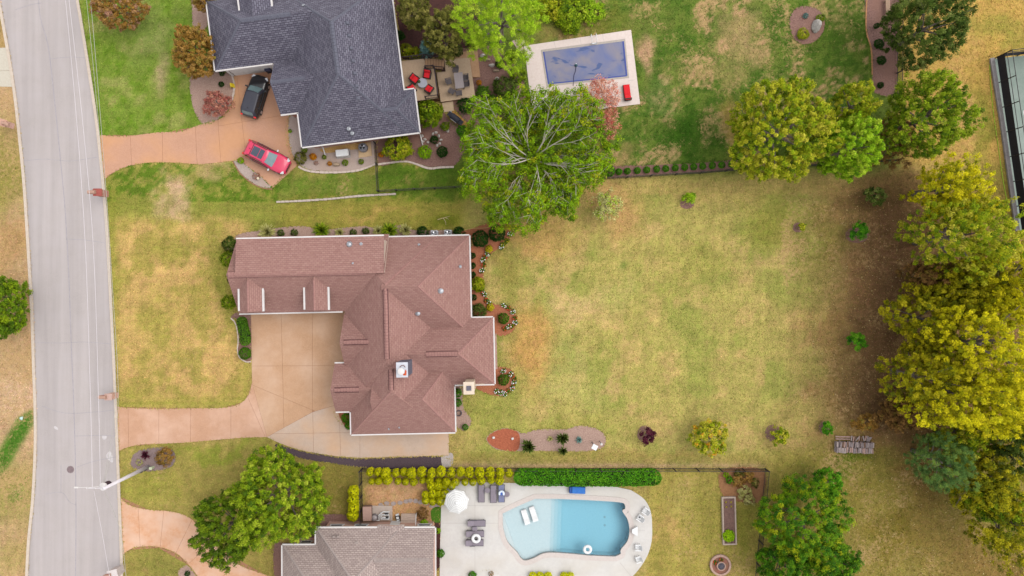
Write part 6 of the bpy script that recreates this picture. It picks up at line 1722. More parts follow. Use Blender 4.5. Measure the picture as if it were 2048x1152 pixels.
# condensers, generator
m_cond = mat('condenser_grey', A(150, 148, 156), A(134, 132, 140), 4, .5, metal=.3)
def condenser(px, py, rz, lab, square=False, w=.72):
    r = empty('air_conditioner', P(px, py), rz, lab, 'air conditioner')
    if square:
        MB().box((0, 0, .38), (w, w, .7), bev=.04).build('casing', mat('pale_casing', A(206, 206, 212), A(190, 190, 198), 4, .5), r)
    else:
        MB().lathe([(.44, .02), (.44, .7), (.38, .8), (.3, .8)], 20).build('casing', m_cond, r)
    zt = .735 if square else .802
    MB().lathe([(0, zt), (.28, zt), (.28, zt + .012), (0, zt + .012)], 18, cap=False).build('fan_well', m_black, r)
    for a in range(3 if not square else 4):
        t = a * 6.283 / (3 if not square else 4)
        MB().add([(0, 0, zt + .03), (.27 * math.cos(t), .27 * math.sin(t), zt + .02), (.27 * math.cos(t + .75), .27 * math.sin(t + .75), zt + .05)], [(0, 1, 2)]).build('fan_blade', m_ladder, r)
    torus(MB(), (0, 0, zt + .05), .29, .02, 18, 5).build('fan_guard', m_cond, r)
    return r
condenser(728, 297, .2, 'round grey air conditioner on a tan pad by the brick wall')
o = MB().prism(W2([(717, 290), (742, 284), (744, 312), (718, 316)]), 0, .1).build('equipment_pad', mat('tan_pad', A(222, 190, 150), A(210, 176, 136), 5, .9)); tag(o, 'tan concrete pad under the round air conditioner', 'pad', kind='structure')
condenser(870, 469, 0, 'square air conditioner beside the dark holly bush', True); condenser(897, 468, 0, 'square air conditioner beside the low dark bush', True)
gn = empty('generator', P(687, 308), math.radians(6), 'white standby generator on the pale gravel', 'generator')
MB().box((0, 0, .05), (1.4, .85, .08)).build('plinth', mat('plinth_concrete', A(190, 180, 174), A(176, 166, 160), 4, .9), gn); MB().box((0, 0, .4), (1.28, .7, .62), bev=.08).build('housing', m_white, gn); MB().box((0, 0, .74), (1.2, .66, .08), bev=.04).build('lid', m_vinyl, gn); MB().box((.66, 0, .3), (.03, .5, .3)).build('vent_grille', m_cond, gn)
# boulders and stones
def rock_mesh(seed, n=2):
    bm = bmesh.new(); bmesh.ops.create_icosphere(bm, subdivisions=n, radius=1)
    r = random.Random(seed); ax = [(Vector((r.gauss(0, 1), r.gauss(0, 1), r.gauss(0, 1))).normalized(), r.uniform(.55, .85)) for _ in range(9)]
    for v in bm.verts:
        for a, d in ax:
            q = v.co.dot(a)
            if q > d: v.co -= a * (q - d) * .9
    me = bpy.data.meshes.new('boulder'); bm.to_mesh(me); bm.free(); return me
m_rock = mat('grey_boulder', A(196, 190, 182), A(158, 152, 146), 4, .95, .03); m_rock2 = mat('tan_boulder', A(196, 172, 146), A(160, 138, 118), 4, .95, .03); m_wrock = mat('white_stone', A(226, 216, 208), A(196, 186, 178), 4, .95, .02)
RM = [rock_mesh(i) for i in range(4)]
def rock(px, py, rx, ry, h, m, lab, grp=None, i=0):
    o = link('boulder', RM[i % 4].copy() if False else RM[i % 4]); o.location = P(px, py); o.location.z = h * .25
    o.scale = (rx / S, ry / S, h); o.rotation_euler = (0, 0, random.random() * 3 if rx == ry else 0)
    if not o.data.materials: o.data.materials.append(m)
    o.material_slots[0].link = 'OBJECT'; o.material_slots[0].material = m
    return tag(o, lab, 'stone', grp)
rock(1632, 54, 11, 15, .6, m_rock, 'large pale boulder in the round mulch island'); rock(673, 329, 8, 6, .4, m_rock2, 'brown boulder beside the small orange plant', i=1)
for i, (x, y) in enumerate(((845, 272), (850, 279), (856, 285), (872, 265), (878, 272), (882, 280), (880, 287), (875, 291), (846, 283), (866, 268), (890, 258), (896, 262), (885, 252))): rock(x, y, 3.5, 3.5, .2, m_wrock, 'white stone ringing the dark low shrub', 'white stones in the reddish mulch', i)
for i, (x, y, rx, ry) in enumerate(((965, 112, 6, 4), (975, 120, 7, 4), (984, 131, 8, 4), (993, 142, 7, 4), (994, 158, 5, 4), (990, 166, 5, 4))): rock(x, y, rx, ry, .3, m_rock2 if i % 2 else m_wrock, 'tan boulder edging the wide mulch bed by the deck', 'boulders below the deck', i)
# stone edgings
m_edge = mat('edging_stone', A(226, 208, 196), A(206, 186, 174), 3, .95, .01); m_edge2 = mat('edging_block', A(214, 200, 188), A(190, 172, 162), 3, .95, .01)
def edging(line, lab, step=8.5, w=.2, h=.12, m=None, name='stone_edging'):
    r = empty(name, (0, 0, 0), 0, lab, 'edging')
    pts = [P(x, y) for x, y in crv(line, 6)]
    L_ = [0]
    for i in range(1, len(pts)): L_.append(L_[-1] + (pts[i] - pts[i - 1]).length)
    n = max(1, int(L_[-1] * S / step)); q = []
    for i in range(n + 1):
        s = L_[-1] * i / n; j = max(1, min(len(L_) - 1, next((k_ for k_ in range(len(L_)) if L_[k_] >= s - 1e-6), len(L_) - 1)))
        q.append(pts[j - 1].lerp(pts[j], (s - L_[j - 1]) / max(1e-6, L_[j] - L_[j - 1])))
    me = None
    for i in range(n):
        a, b = q[i], q[i + 1]; d = b - a
        if me is None:
            o = MB().box((0, 0, 0), (1, 1, 1), bev=.06).build('edging_block', m or m_edge, r); me = o.data
        else: o = link('edging_block', me, None, r)
        c = (a + b) / 2; o.location = (c.x, c.y, h * random.uniform(.32, .44)); o.rotation_euler = (0, random.gauss(0, .02), math.atan2(d.y, d.x) + random.gauss(0, .03)); o.scale = (d.length * .95, w * random.uniform(.85, 1.15), h)
    return r
edging([(597, 333), (610, 340), (630, 344), (670, 345), (710, 342), (735, 335), (753, 327)], 'pale stone edging of the gravel bed by the generator'); edging([(756, 329), (785, 325), (812, 323), (832, 328), (858, 337), (880, 335), (908, 334)], 'pale stone edging of the reddish mulch bed')
edging([(553, 404), (600, 402), (660, 398), (720, 392), (792, 388)], 'straight row of pale blocks along the grass strip', m=m_edge2); edging([(464, 150), (469, 168), (468, 186), (462, 206)], 'low pale kerb stones along the gravel bed by the garage', step=10)
edging([(466, 322), (480, 346), (505, 367), (528, 377), (545, 378)], 'brownish edging of the gravel bed under the red car', 9, .12, .08, mat('brown_edging', A(170, 128, 96), A(150, 108, 80), 3, .95))
edging([(462, 636), (472, 648), (477, 680), (475, 700), (480, 716), (494, 724), (503, 723)], 'pale edging blocks round the court hedge bed', 9, .12, .08); edging([(1733, 0), (1732, 60), (1742, 98), (1744, 150)], 'wavy tan edging of the mulch bed with dark shrubs', 9, .12, .08, mat('tan_edging', A(206, 152, 104), A(186, 132, 90), 3, .95))
st_ = empty('stepping_stones', (0, 0, 0), 0, 'grey stepping stones across the bare side yard', 'path'); st_['kind'] = 'structure'
m_flg = mat('grey_flagstone', A(182, 166, 160), A(164, 148, 144), 4, .95)
for i, x in enumerate((762, 774, 787, 800, 812, 821, 831, 841, 852, 864, 875)):
    y = 1004 + 3 * math.sin(i * .9) + (6 if i < 1 else 0) + (i > 8) * 5
    MB().prism(W2([(x + 6.2 * math.cos(t) * random.uniform(.8, 1), y + 5 * math.sin(t) * random.uniform(.8, 1)) for t in np.arange(0, 6.2, .9)]), -.02, .05).build('flagstone', m_flg, st_)
# ---------------------------------------------------------------- cars
m_tyre = mat('tyre_rubber', (.015, .015, .016), (.022, .022, .022), 8, .9); m_rim = mat('alloy_rim', (.5, .5, .52), (.42, .42, .44), 4, .3, metal=.8)
m_cglass = mat('car_glass', A(120, 146, 150), A(96, 124, 130), 1.2, .08, spec=.7); m_dglass = mat('dark_car_glass', (.012, .014, .016), (.02, .022, .025), 2, .06, spec=.7)
m_lampw = mat('headlight_lens', A(236, 236, 240), A(214, 216, 224), 4, .15); m_lampr = mat('taillight_lens', (.5, .02, .02), (.4, .015, .015), 4, .2)
def suv(name, px, py, rz, Lc, Wc, Hc, paint, roofp, label, sun=False, rail=False, rear_cover=None, bonnet=None):
    r = empty(name, P(px, py, .9), rz, label, 'car'); r.location.z = .035
    w = Wc / 2
    st = [(-.5, .74, .88), (-.485, .86, .98), (-.44, .94, 1.02), (-.36, .99, 1.03), (-.1, 1, 1.0), (.16, 1, 1.0), (.22, .99, 1.02), (.34, .97, .98), (.43, .91, .90), (.475, .82, .80), (.5, .64, .66)]
    vs, fs = [], []
    for x, ww, top in st:
        hw = w * ww
        half = [(hw * .8, .26), (hw * .97, .36), (hw, .60), (hw * .985, top - .16), (hw * .90, top - .03), (hw * .6, top + .012)]
        ring = [(-a, b) for a, b in half[::-1]][::-1]
        ring = [(a, b) for a, b in half] + [(-a, b) for a, b in half[::-1]]
        vs += [(x * Lc, a, b) for a, b in ring]
    n = 12
    for i in range(len(st) - 1):
        for j in range(n): fs.append((i * n + j, i * n + (j + 1) % n, (i + 1) * n + (j + 1) % n, (i + 1) * n + j))
    fs += [tuple(range(n - 1, -1, -1)), tuple(range((len(st) - 1) * n, len(st) * n))]
    MB().add(vs, fs).build('body', paint, r, smooth=True)
    # greenhouse
    lv = [(-.475, .215, .90, .98), (-.45, .14, .84, 1.24), (-.415, .075, .77, Hc - .10), (-.385, .045, .72, Hc - .02), (-.34, .0, .62, Hc)]
    vs, fs = [], []
    for x0, x1, ww, z in lv:
        x0 *= Lc; x1 *= Lc; y = w * ww; c = .10
        vs += [(x0 + c, -y, z), (x1 - c * 1.2, -y, z), (x1, -y * .8, z), (x1 + .05, 0, z), (x1, y * .8, z), (x1 - c * 1.2, y, z), (x0 + c, y, z), (x0, y * .8, z), (x0 - .03, 0, z), (x0, -y * .8, z)]
    n = 10
    for i in range(len(lv) - 1):
        for j in range(n): fs.append((i * n + j, i * n + (j + 1) % n, (i + 1) * n + (j + 1) % n, (i + 1) * n + j))
    fs.append(tuple(range((len(lv) - 1) * n, len(lv) * n)))
    MB().add(vs, fs).build('roof_shell', roofp, r, smooth=True)
    def lvl(z):
        for i in range(len(lv) - 1):
            if lv[i][3] <= z <= lv[i + 1][3]:
                t = (z - lv[i][3]) / (lv[i + 1][3] - lv[i][3]); return [lv[i][k] * (1 - t) + lv[i + 1][k] * t for k in range(3)]
    za, zb_ = 1.01, Hc - .07
    a, b = lvl(za), lvl(zb_)
    e = .022
    def sheet(pts, nm, m): 
        k = len(pts)
        MB().add(pts, [tuple(range(k))]).build(nm, m, r)
    # windscreen follows the bowed front
    ws = []
    for (q, z) in ((a, za), (b, zb_)):
        x1, y = q[1] * Lc + e, w * q[2]
        ws.append([(x1 - .01, -y * .8, z + e), (x1 + .05, 0, z + e), (x1 - .01, y * .8, z + e)])
    MB().add(ws[0] + ws[1], [(0, 1, 4, 3), (1, 2, 5, 4)]).build('windscreen', m_cglass, r)
    rw = []
    a2 = lvl(1.14)
    for (q, z) in ((a2, 1.14), (b, zb_)):
        x0, y = q[0] * Lc - e, w * q[2]
        rw.append([(x0, -y * .76, z + e), (x0 - .03, 0, z + e), (x0, y * .76, z + e)])
    MB().add(rw[0] + rw[1], [(1, 0, 3, 4), (2, 1, 4, 5)]).build('rear_window', rear_cover or m_cglass, r)
    for s in (-1, 1):
        for t0, t1 in ((.05, .30), (.325, .60), (.625, .92)):
            pts = []
            for q, z, tt in ((a, za, t0), (a, za, t1), (b, zb_, t1), (b, zb_, t0)):
                x = (q[0] + .02) * Lc + ((q[1] - .02) - (q[0] + .02)) * Lc * tt
                pts.append((x, s * (w * q[2] + e), z))
            sheet(pts if s < 0 else pts[::-1], 'side_window', m_dglass)
        MB().box((.17 * Lc, s * (w + .11), 1.04), (.14, .22, .14), bev=.03).build('wing_mirror', m_lampw if sun else paint, r)
        MB().box((.445 * Lc, s * w * .74, .82), (.34, .26, .12), rz=-s * .5, bev=.03).build('headlight', m_lampw, r)
        MB().box((-.478 * Lc, s * w * .74, .93), (.16, .24, .24), rz=s * .25, bev=.04).build('taillight', m_lampr, r)
        MB().box((0, s * (w - .01), .36), (.56 * Lc, .08, .2), bev=.02).build('sill', m_black, r)
        MB().box((-.05 * Lc, s * w * .985, .985), (.5 * Lc, .05, .03)).build('window_trim', m_black, r)
        if rail: MB().tube([(-.34 * Lc, s * w * .70, Hc - .01), (-.3 * Lc, s * w * .70, Hc + .045), (-.02 * Lc, s * w * .70, Hc + .045), (.02 * Lc, s * w * .70, Hc - .01)], .022, 6).build('roof_rail', m_black, r)
        for fx in (-.3, .31):
            wh = empty('wheel', (fx * Lc, s * (w - .1), .33)); wh.parent = r
            wh.location = (fx * Lc, s * (w - .1), .33)
            MB().tube([(0, -.11, 0), (0, .11, 0)], .33, 20).build('tyre', m_tyre, wh); MB().tube([(0, s * .10, 0), (0, s * .125, 0)], .2, 14).build('rim', m_rim, wh)
    if sun:
        MB().add([(-.27 * Lc, -w * .48, Hc + .008), (-.12 * Lc, -w * .5, Hc + .008), (-.12 * Lc, w * .5, Hc + .008), (-.27 * Lc, w * .48, Hc + .008)], [(0, 1, 2, 3)]).build('sunroof', mat('tinted_sunroof', A(84, 92, 106), A(76, 84, 98), 2, .15), r)
        MB().add([(-.11 * Lc, -w * .5, Hc + .0085), (-.012 * Lc, -w * .5, Hc + .0085), (-.012 * Lc, w * .5, Hc + .0085), (-.11 * Lc, w * .5, Hc + .0085)], [(0, 1, 2, 3)]).build('sunroof', MATS['tinted_sunroof'], r)
        MB().box((-.288 * Lc, 0, Hc + .012), (.05, w * 1.3, .03)).build('roof_bar', m_black, r)
    MB().box((.497 * Lc, 0, .62), (.05, w * .9, .2), bev=.02).build('grille', m_black, r)
    MB().box((-.33 * Lc, 0, Hc + .04), (.16, .04, .07), taper=.5).build('antenna_fin', m_black, r)
    MB().box((.2 * Lc, 0, 1.015), (.09, w * 1.4, .03)).build('wiper_cowl', m_black, r)
    return r
p_red = mat('crimson_paint', (.40, .016, .06), (.36, .014, .052), 2, .38, coat=.4, spec=.4); p_blk = mat('black_paint', (.008, .008, .010), (.010, .010, .013), 2, .3, coat=.35, spec=.35); p_blkr = mat('greyish_black_roof', (.026, .026, .036), (.022, .022, .032), 2, .45, coat=.1, spec=.3)
suv('car', 533, 314, math.atan2(-43, 84), 4.6, 1.86, 1.68, p_red, p_red, 'crimson estate car with dark sunroof parked at the gravel bed', True, True)
suv('car', 509, 192, math.atan2(80, 24), 4.25, 1.80, 1.62, p_blk, p_blkr, 'black compact car parked facing the garage door')
# ---------------------------------------------------------------- utility pole and wires
m_pole = mat('weathered_pole', A(244, 238, 242), A(226, 216, 224), 5, .9, .01, stretch=(2, 2, .3))
up = empty('utility_pole', P(297, 933), 0, 'tall pale utility pole with transformer and lamp arm', 'utility pole')
b0 = P(297, 933)
MB().tube([(0, 0, -.1), (0, 0, 7.9)], .19, 12, .13).build('pole', m_pole, up, smooth=True)
MB().lathe([(.30, 6.2), (.31, 6.25), (.31, 7.0), (.26, 7.06)], 18, (-.5, -.05, 0)).build('transformer', mat('transformer_grey', A(74, 56, 72), A(64, 48, 62), 4, .5), up); MB().lathe([(.37, 7.05), (.36, 7.16), (.2, 7.28), (0, 7.32)], 18, (-.5, -.05, 0), cap=False).build('transformer_cap', m_white, up)
MB().box((-.2, 0, 6.6), (.35, .1, .5)).build('bracket', m_metal, up)
MB().tube([(-.7, 0, 7.2), (-1.2, 0, 7.5), (-2.5, 0, 7.6)], .022, 6).build('lamp_arm', m_white, up); MB().box((-2.65, 0, 7.58), (.4, .14, .1), bev=.04).build('lamp_head', m_white, up)
MB().box((-1.2, -.12, 7.32), (1.4, .06, .07)).build('crossarm', m_pole, up)
for x in (-.95, -1.75): MB().lathe([(.03, 7.34), (.055, 7.4), (.035, 7.44), (.05, 7.5), (.02, 7.54)], 10, (x, -.12, 0)).build('insulator', m_white, up)
for z in (.8, 1.6): MB().box((.1, -.17, z), (.12, .06, .5)).build('conduit', m_frame, up)
m_wire = mat('pale_cable', A(224, 216, 220), A(214, 206, 210), 3, .6); m_wire2 = mat('grey_cable', A(190, 186, 176), A(176, 172, 164), 3, .6)
W_ = [([(185, 978, 7.5), (181, 800, 7.2), (171, 500, 6.9), (154, 250, 6.9), (131, 0, 7.2), (112, -180, 7.5), (0, -1000, 7.5)], m_wire, .019, 'pale overhead cable over the road, on the kerbless side'), ([(201, 976, 7.5), (197, 800, 7.2), (187, 500, 6.9), (166, 250, 6.9), (138, 0, 7.2), (118, -180, 7.5), (6, -1000, 7.5)], m_wire, .019, 'pale overhead cable over the road, closer to the lawns'),
      ([(205, 975, 5.6), (231, 800, 5.2), (219, 560, 5.0), (200, 280, 5.0), (173, 0, 5.2), (150, -180, 5.4), (36, -1000, 5.4)], m_wire2, .018, 'low grey cable running along the kerb line'), ([(206, 976, 5.4), (236, 820, 5.0), (224, 560, 4.8), (206, 300, 4.8), (181, 0, 5.0), (160, -180, 5.2), (46, -1000, 5.2)], m_wire2, .02, 'thin low cable over the lawn edge'),
      ([(188, 982, 7.5), (203, 1060, 7.2), (219, 1152, 7.0), (236, 1250, 7.2), (270, 2000, 7.2)], m_wire, .018, 'thin overhead cable leading past the white mailbox pillar'), ([(207, 978, 5.5), (240, 1060, 5.2), (252, 1152, 5.0), (262, 1250, 5.2), (290, 2000, 5.2)], m_wire2, .02, 'low cable over the round lawn by the pink driveway')]
for pts, m, rad, lab in W_:
    q = [tuple(P(*p)) for p in pts]
    fine = []
    for i in range(len(q) - 1):
        for t in range(5):
            u = t / 5; g_ = lambda j: q[max(0, min(len(q) - 1, j))]
            p0, p1, p2_, p3 = g_(i - 1), g_(i), g_(i + 1), g_(i + 2)
            fine.append(tuple(.5 * (2 * p1[a] + (p2_[a] - p0[a]) * u + (2 * p0[a] - 5 * p1[a] + 4 * p2_[a] - p3[a]) * u * u + (3 * p1[a] - p0[a] - 3 * p2_[a] + p3[a]) * u ** 3) for a in range(3)))
    fine.append(q[-1])
    tag(MB().tube(fine, rad, 5).build('overhead_cable', m), lab, 'cable')
pm = empty('service_pedestal', P(307, 934), 0, 'small pale green service pedestal at the pole foot', 'pedestal')
MB().box((0, 0, .3), (.26, .22, .6), bev=.03).build('casing', mat('pale_green_metal', A(206, 214, 180), A(196, 204, 170), 3, .6), pm); MB().box((0, 0, .62), (.3, .26, .05), bev=.02).build('cap', MATS['pale_green_metal'], pm)
# kerbside letter boxes
m_capb = mat('red_capstone', A(180, 96, 86), A(164, 84, 76), 4, .9); m_mb = mat('terracotta_trim', A(214, 150, 124), A(196, 130, 106), 4, .9)
def mailbox(px, py, lab, wall, cap, w=.72, h=1.25, rz=0.0):
    r = empty('mailbox_pillar', P(px, py, h * .7), rz, lab, 'mailbox'); 
    MB().box((0, 0, h / 2), (w, w * .85, h)).build('pillar', wall, r); MB().box((0, 0, h + .04), (w + .12, w * .85 + .12, .08), bev=.02).build('capstone', cap, r)
    vs, fs = [], []
    for x in (-.82, -.1):
        for i in range(9):
            a = math.pi * i / 8; vs.append((x, .17 * math.cos(a), h + .08 + .17 + .13 * math.sin(a)))
        vs += [(x, -.17, h + .08), (x, .17, h + .08)]
    for i in range(10): fs.append((i, i + 1, i + 12, i + 11))
    fs += [(10, 0, 11, 21), tuple(range(10, -1, -1)), tuple(range(11, 22))]
    MB().add(vs, fs).build('letter_box', mat('letterbox_' + cap.name, A(200, 160, 140), A(180, 140, 122), 4, .6), r); MB().box((-.5, 0, h + .02), (.5, .36, .1)).build('shelf', m_mb, r)
    MB().box((-.3, .2, h + .3), (.16, .02, .1)).build('flag', m_capb, r)
mailbox(210, 388, 'red brick mailbox pillar beside the salmon driveway mouth', m_brick, m_capb); mailbox(231, 790, 'pale brick mailbox pillar beside the tan driveway mouth', m_brick2, mat('pale_capstone', A(214, 180, 168), A(200, 164, 152), 4, .9), .62)
mailbox(240, 1138, 'white-capped stone mailbox pillar beside the round lawn', mat('pale_stone_wall', A(214, 200, 196), A(196, 182, 178), 4, .9), mat('white_capstone', A(232, 222, 220), A(220, 208, 206), 4, .9), .85, 1.3, .25); mailbox(22, 251, 'pinkish brick mailbox pillar on the dry verge', m_brick2, mat('pinkish_capstone', A(222, 176, 156), A(206, 158, 138), 4, .9), .66, 1.2, math.pi - .3)
wb = empty('water_meter', P(237, 925), 0, 'small dark meter box at the lawn edge by the kerb', 'meter box')
MB().box((0, 0, .02), (.2, .5, .06), bev=.01).build('frame', m_frame, wb); MB().box((0, 0, .055), (.14, .42, .02)).build('lid', m_black, wb)
ys = empty('caution_board', P(466, 173), math.radians(10), 'small yellow folding caution board at the driveway edge', 'board')
for s in (-1, 1): MB().box((s * .12, 0, .3), (.04, .42, .64), tilt=('Y', -s * .38), bev=.01).build('panel', mat('yellow_plastic', A(250, 222, 50), A(240, 208, 40), 3, .5), ys)
MB().box((0, 0, .6), (.12, .3, .05)).build('handle', MATS['yellow_plastic'], ys)
bg_ = empty('litter_bag', P(44, 836), 0, 'small pale plastic bag lying on the dry verge', 'bag')
o = link('crumpled_film', RM[2], None, bg_); o.scale = (.2, .22, .12); o.location.z = .06; o.material_slots[0].link = 'OBJECT'; o.material_slots[0].material = mat('pale_film', A(206, 232, 226), A(190, 220, 214), 4, .5)
# ---------------------------------------------------------------- fences
m_iron2 = mat('black_iron', A(64, 56, 58), A(52, 46, 48), 5, .6)
def fence(pts, h, lab, every=2.4, pick=.13, m=None):
    m = m or m_iron2
    r = empty('iron_fence', P(*pts[0]), 0, lab, 'fence'); o0 = P(*pts[0])
    rails, pk = MB(), MB()
    for i in range(len(pts) - 1):
        a, b = P(*pts[i]) - o0, P(*pts[i + 1]) - o0
        ln = (b - a).length; n = max(1, round(ln / every)); ang = math.atan2(b.y - a.y, b.x - a.x)
        for j in range(n + (i == len(pts) - 2)):
            p = a.lerp(b, j / n); MB().box((p.x, p.y, h / 2), (.09, .09, h + .08), rz=ang).build('post', m, r)
        for z in (.15, h - .08): c = (a + b) / 2; rails.box((c.x, c.y, z), (ln, .04, .05), rz=ang)
        k_ = int(ln / pick)
        for j in range(1, k_):
            p = a.lerp(b, j / k_); pk.box((p.x, p.y, h / 2), (.022, .022, h - .1), rz=ang)
    rails.build('rails', m, r); o = pk.build('pickets', m, r); o['kind'] = 'stuff'
fence([(726, 936), (900, 935), (1100, 936), (1300, 936), (1530, 937), (1524, 1000), (1517, 1080), (1508, 1170)], 1.35, 'long black iron fence round the yard with the open pool')
fence([(724, 937), (725, 990), (726, 1044)], 1.5, 'dark iron fence closing the bare side yard', 1.6)
fence([(752, 288), (755, 330), (758, 384)], 1.25, 'short iron fence from the brick wall to the grass strip', 2.0); fence([(758, 384), (830, 380), (910, 376), (1000, 370)], 1.2, 'low iron fence along the grass strip under the spreading tree')
fence([(1207, 358), (1300, 353), (1400, 347), (1500, 339), (1600, 334), (1790, 322)], 1.2, 'low iron fence behind the row of green balls'); fence([(1795, -60), (1794, 60), (1793, 190)], 1.2, 'low iron fence beside the wavy mulch bed')
bb = empty('timber_bench', P(1772, 18), math.radians(93), 'narrow weathered timber bench in the wavy mulch bed', 'bench')
for y in (-.12, .02, .16): MB().box((0, y, .42), (1.8, .12, .05)).build('seat_plank', mat('weathered_plank', A(196, 166, 140), A(176, 146, 122), 5, .9), bb)
for x in (-.7, .7): MB().box((x, .02, .2), (.1, .4, .4)).build('leg', MATS['weathered_plank'], bb)
# ---------------------------------------------------------------- sports court
ct = empty('sports_court', (0, 0, 0), 0, 'fenced grey-green sports court behind dark windscreens', 'court'); ct['kind'] = 'structure'
cw = W2([(1984, 118), (2300, 85), (2380, 430), (2034, 462)])
MB().prism(cw, -.02, .03).build('court_surface', mat('court_acrylic', A(146, 160, 150), A(132, 148, 138), 1.5, .85, 0, 6, c3=A(154, 166, 158), big=.3), ct)
for a, b in (((2046, 222), (2090, 420)), ((2046, 222), (2300, 190))): strip(MB(), W2([a, b]), .07, .02, .036).build('court_line', m_white, ct)
edge = [P(1982, 117), P(2005, 262), P(2033, 462)]
MB().add([], []); strip(MB(), [tuple(p[:2]) for p in edge], .42, -.02, .22).build('kerb_wall', mat('court_kerb', A(186, 178, 176), A(164, 156, 156), 3, .9), ct)
cf = empty('court_fence', P(1990, 116), 0, 'tall dark court fence with black windscreen', 'fence'); o0 = P(1990, 116)
m_ws = mat('black_windscreen', A(58, 55, 64), A(44, 42, 50), 9, .95)
runs = [([(1990, 116), (2011, 262), (2040, 462)], 7), ([(1990, 116), (2140, 100), (2300, 84)], 7)]
for pts, n in runs:
    pw = [P(*p) - o0 for p in pts]
    tot = sum((pw[i + 1] - pw[i]).length for i in range(2))
    for j in range(n + 1):
        t = tot * j / n; i = 0
        while i < 1 and t > (pw[1] - pw[0]).length: t -= (pw[1] - pw[0]).length; i += 1
        p = pw[i].lerp(pw[i + 1], min(1, t / (pw[i + 1] - pw[i]).length)); MB().tube([(p.x, p.y, 0), (p.x, p.y, 2.5)], .05, 8).build('post', m_iron2, cf)
    for z in (1.75, 2.48): MB().tube([(p.x, p.y, z) for p in pw], .035, 6).build('rail', m_iron2, cf)
    mbs = MB()
    for i in range(2):
        a, b = pw[i], pw[i + 1]; c = (a + b) / 2; mbs.box((c.x, c.y, .85), ((b - a).length, .02, 1.1), rz=math.atan2(b.y - a.y, b.x - a.x))
    mbs.build('windscreen', m_ws, cf)
hz_ = [P(x, y) for x, y in crv([(1979, 130), (1981, 170), (1987, 230), (1997, 300), (2004, 350), (2013, 400), (2018, 420)], 4)]
tag(MB().tube([(p.x, p.y, .03) for p in hz_], .03, 6).build('garden_hose', mat('lime_hose', A(170, 220, 20), A(160, 206, 16), 3, .5)), 'lime green hose lying along the court kerb', 'hose')
# ---------------------------------------------------------------- log pile
lp = empty('log_pile', P(1704, 889), math.radians(-1.5), 'long stack of split pale logs on the littered lawn', 'log pile')
m_logs = [mat('split_log_%s' % k, A(*c), A(*[v * .8 for v in c]), 9, .95, .01, stretch=(6, .6, 6)) for k, c in (('pale', (206, 188, 184)), ('grey', (176, 160, 160)), ('brown', (150, 118, 100)), ('pinkish', (214, 178, 166)))]
bm = bmesh.new(); bmesh.ops.create_cone(bm, cap_ends=True, segments=7, radius1=1, radius2=.92, depth=1, matrix=Matrix.Rotation(math.pi / 2, 4, 'X')); lme = bpy.data.meshes.new('log'); bm.to_mesh(lme); bm.free(); lme.materials.append(m_logs[0])
r_ = random.Random(8)
def log(x, y, z, rad, ln, rz, mi):
    o = link('log', lme, None, lp); o.location = (x, y, z); o.scale = (rad, ln, rad * r_.uniform(.7, 1)); o.rotation_euler = (r_.gauss(0, .05), r_.random() * .4, rz); o.material_slots[0].link = 'OBJECT'; o.material_slots[0].material = m_logs[mi]
for row, (y0, zt) in enumerate(((-.48, .6), (.08, .66))):
    for lay in range(4):
        x = -1.8
        while x < 1.8:
            rad = r_.uniform(.06, .095)
            if lay < 3 or r_.random() < .85: log(x + rad, y0 + r_.gauss(0, .03), .09 + lay * .16, rad, r_.uniform(.46, .56), r_.gauss(0, .06), r_.choice((0, 0, 1, 3) if row == 0 else (0, 1, 1, 2, 3)))
            x += rad * 2.02 if lay > 1 else rad * 3
for y0 in (.55, .78):
    for k in range(3): log(-1.5 + k * .5, y0, .16, .075, .48, math.pi / 2 + r_.gauss(0, .05), 3)
for k in range(9): log(-.2 + k * .2, .66 + r_.gauss(0, .05), .2 + r_.random() * .1, .07, .5, r_.gauss(0, .25), r_.choice((0, 2, 3)))
for k in range(3): log(1.45 + k * .1, .62, .3, .07, .52, -.6, 1)
# ---------------------------------------------------------------- smaller garden things
rb_ = empty('raised_bed', P(1457, 1040), math.radians(1.5), 'long pale timber raised bed with soil and lettuce', 'raised bed')
m_plk = mat('pale_bed_plank', A(204, 184, 170), A(186, 164, 150), 5, .9)
for sx in (-.62, .62): MB().box((sx, 0, .16), (.14, 4.5, .32)).build('plank', m_plk, rb_)
for sy in (-2.32, 2.32): MB().box((0, sy, .16), (1.38, .14, .318)).build('plank', m_plk, rb_)
MB().box((0, .5, .13), (1.1, 3.4, .22)).build('soil', mat('bed_soil', A(146, 112, 100), A(112, 86, 80), 6, 1, .04), rb_); MB().box((0, -1.75, .12), (1.1, 1.0, .2)).build('soil', MATS['bed_soil'], rb_)
shrub(1457, 1071, 13, .45, 'lime', 'bright lettuce patch at the end of the raised bed', 'lettuce_patch', seed=90, n=120, leaf=.16, cat='plant').location.z = .2
for x, y in ((1451, 1003), (1461, 1003), (1452, 1013), (1461, 1012)):
    o = shrub(x, y, 2.2, .15, 'gold', 'tiny yellowish seedling in the raised bed', 'seedling', 'seedlings in the raised bed', seed=91, n=14, per=10, leaf=.4, cat='plant'); o.location.z = .22
fp = empty('stone_planter', P(1440, 1129), 0, 'round stone planter with red flowers and central bowl', 'planter')
m_pst = mat('planter_stone', A(206, 172, 156), A(184, 148, 134), 4, .9)
MB().lathe([(1.06, 0), (1.06, .24), (.98, .28), (.86, .28), (.84, .14)], 32, cap=False).build('outer_ring', m_pst, fp)
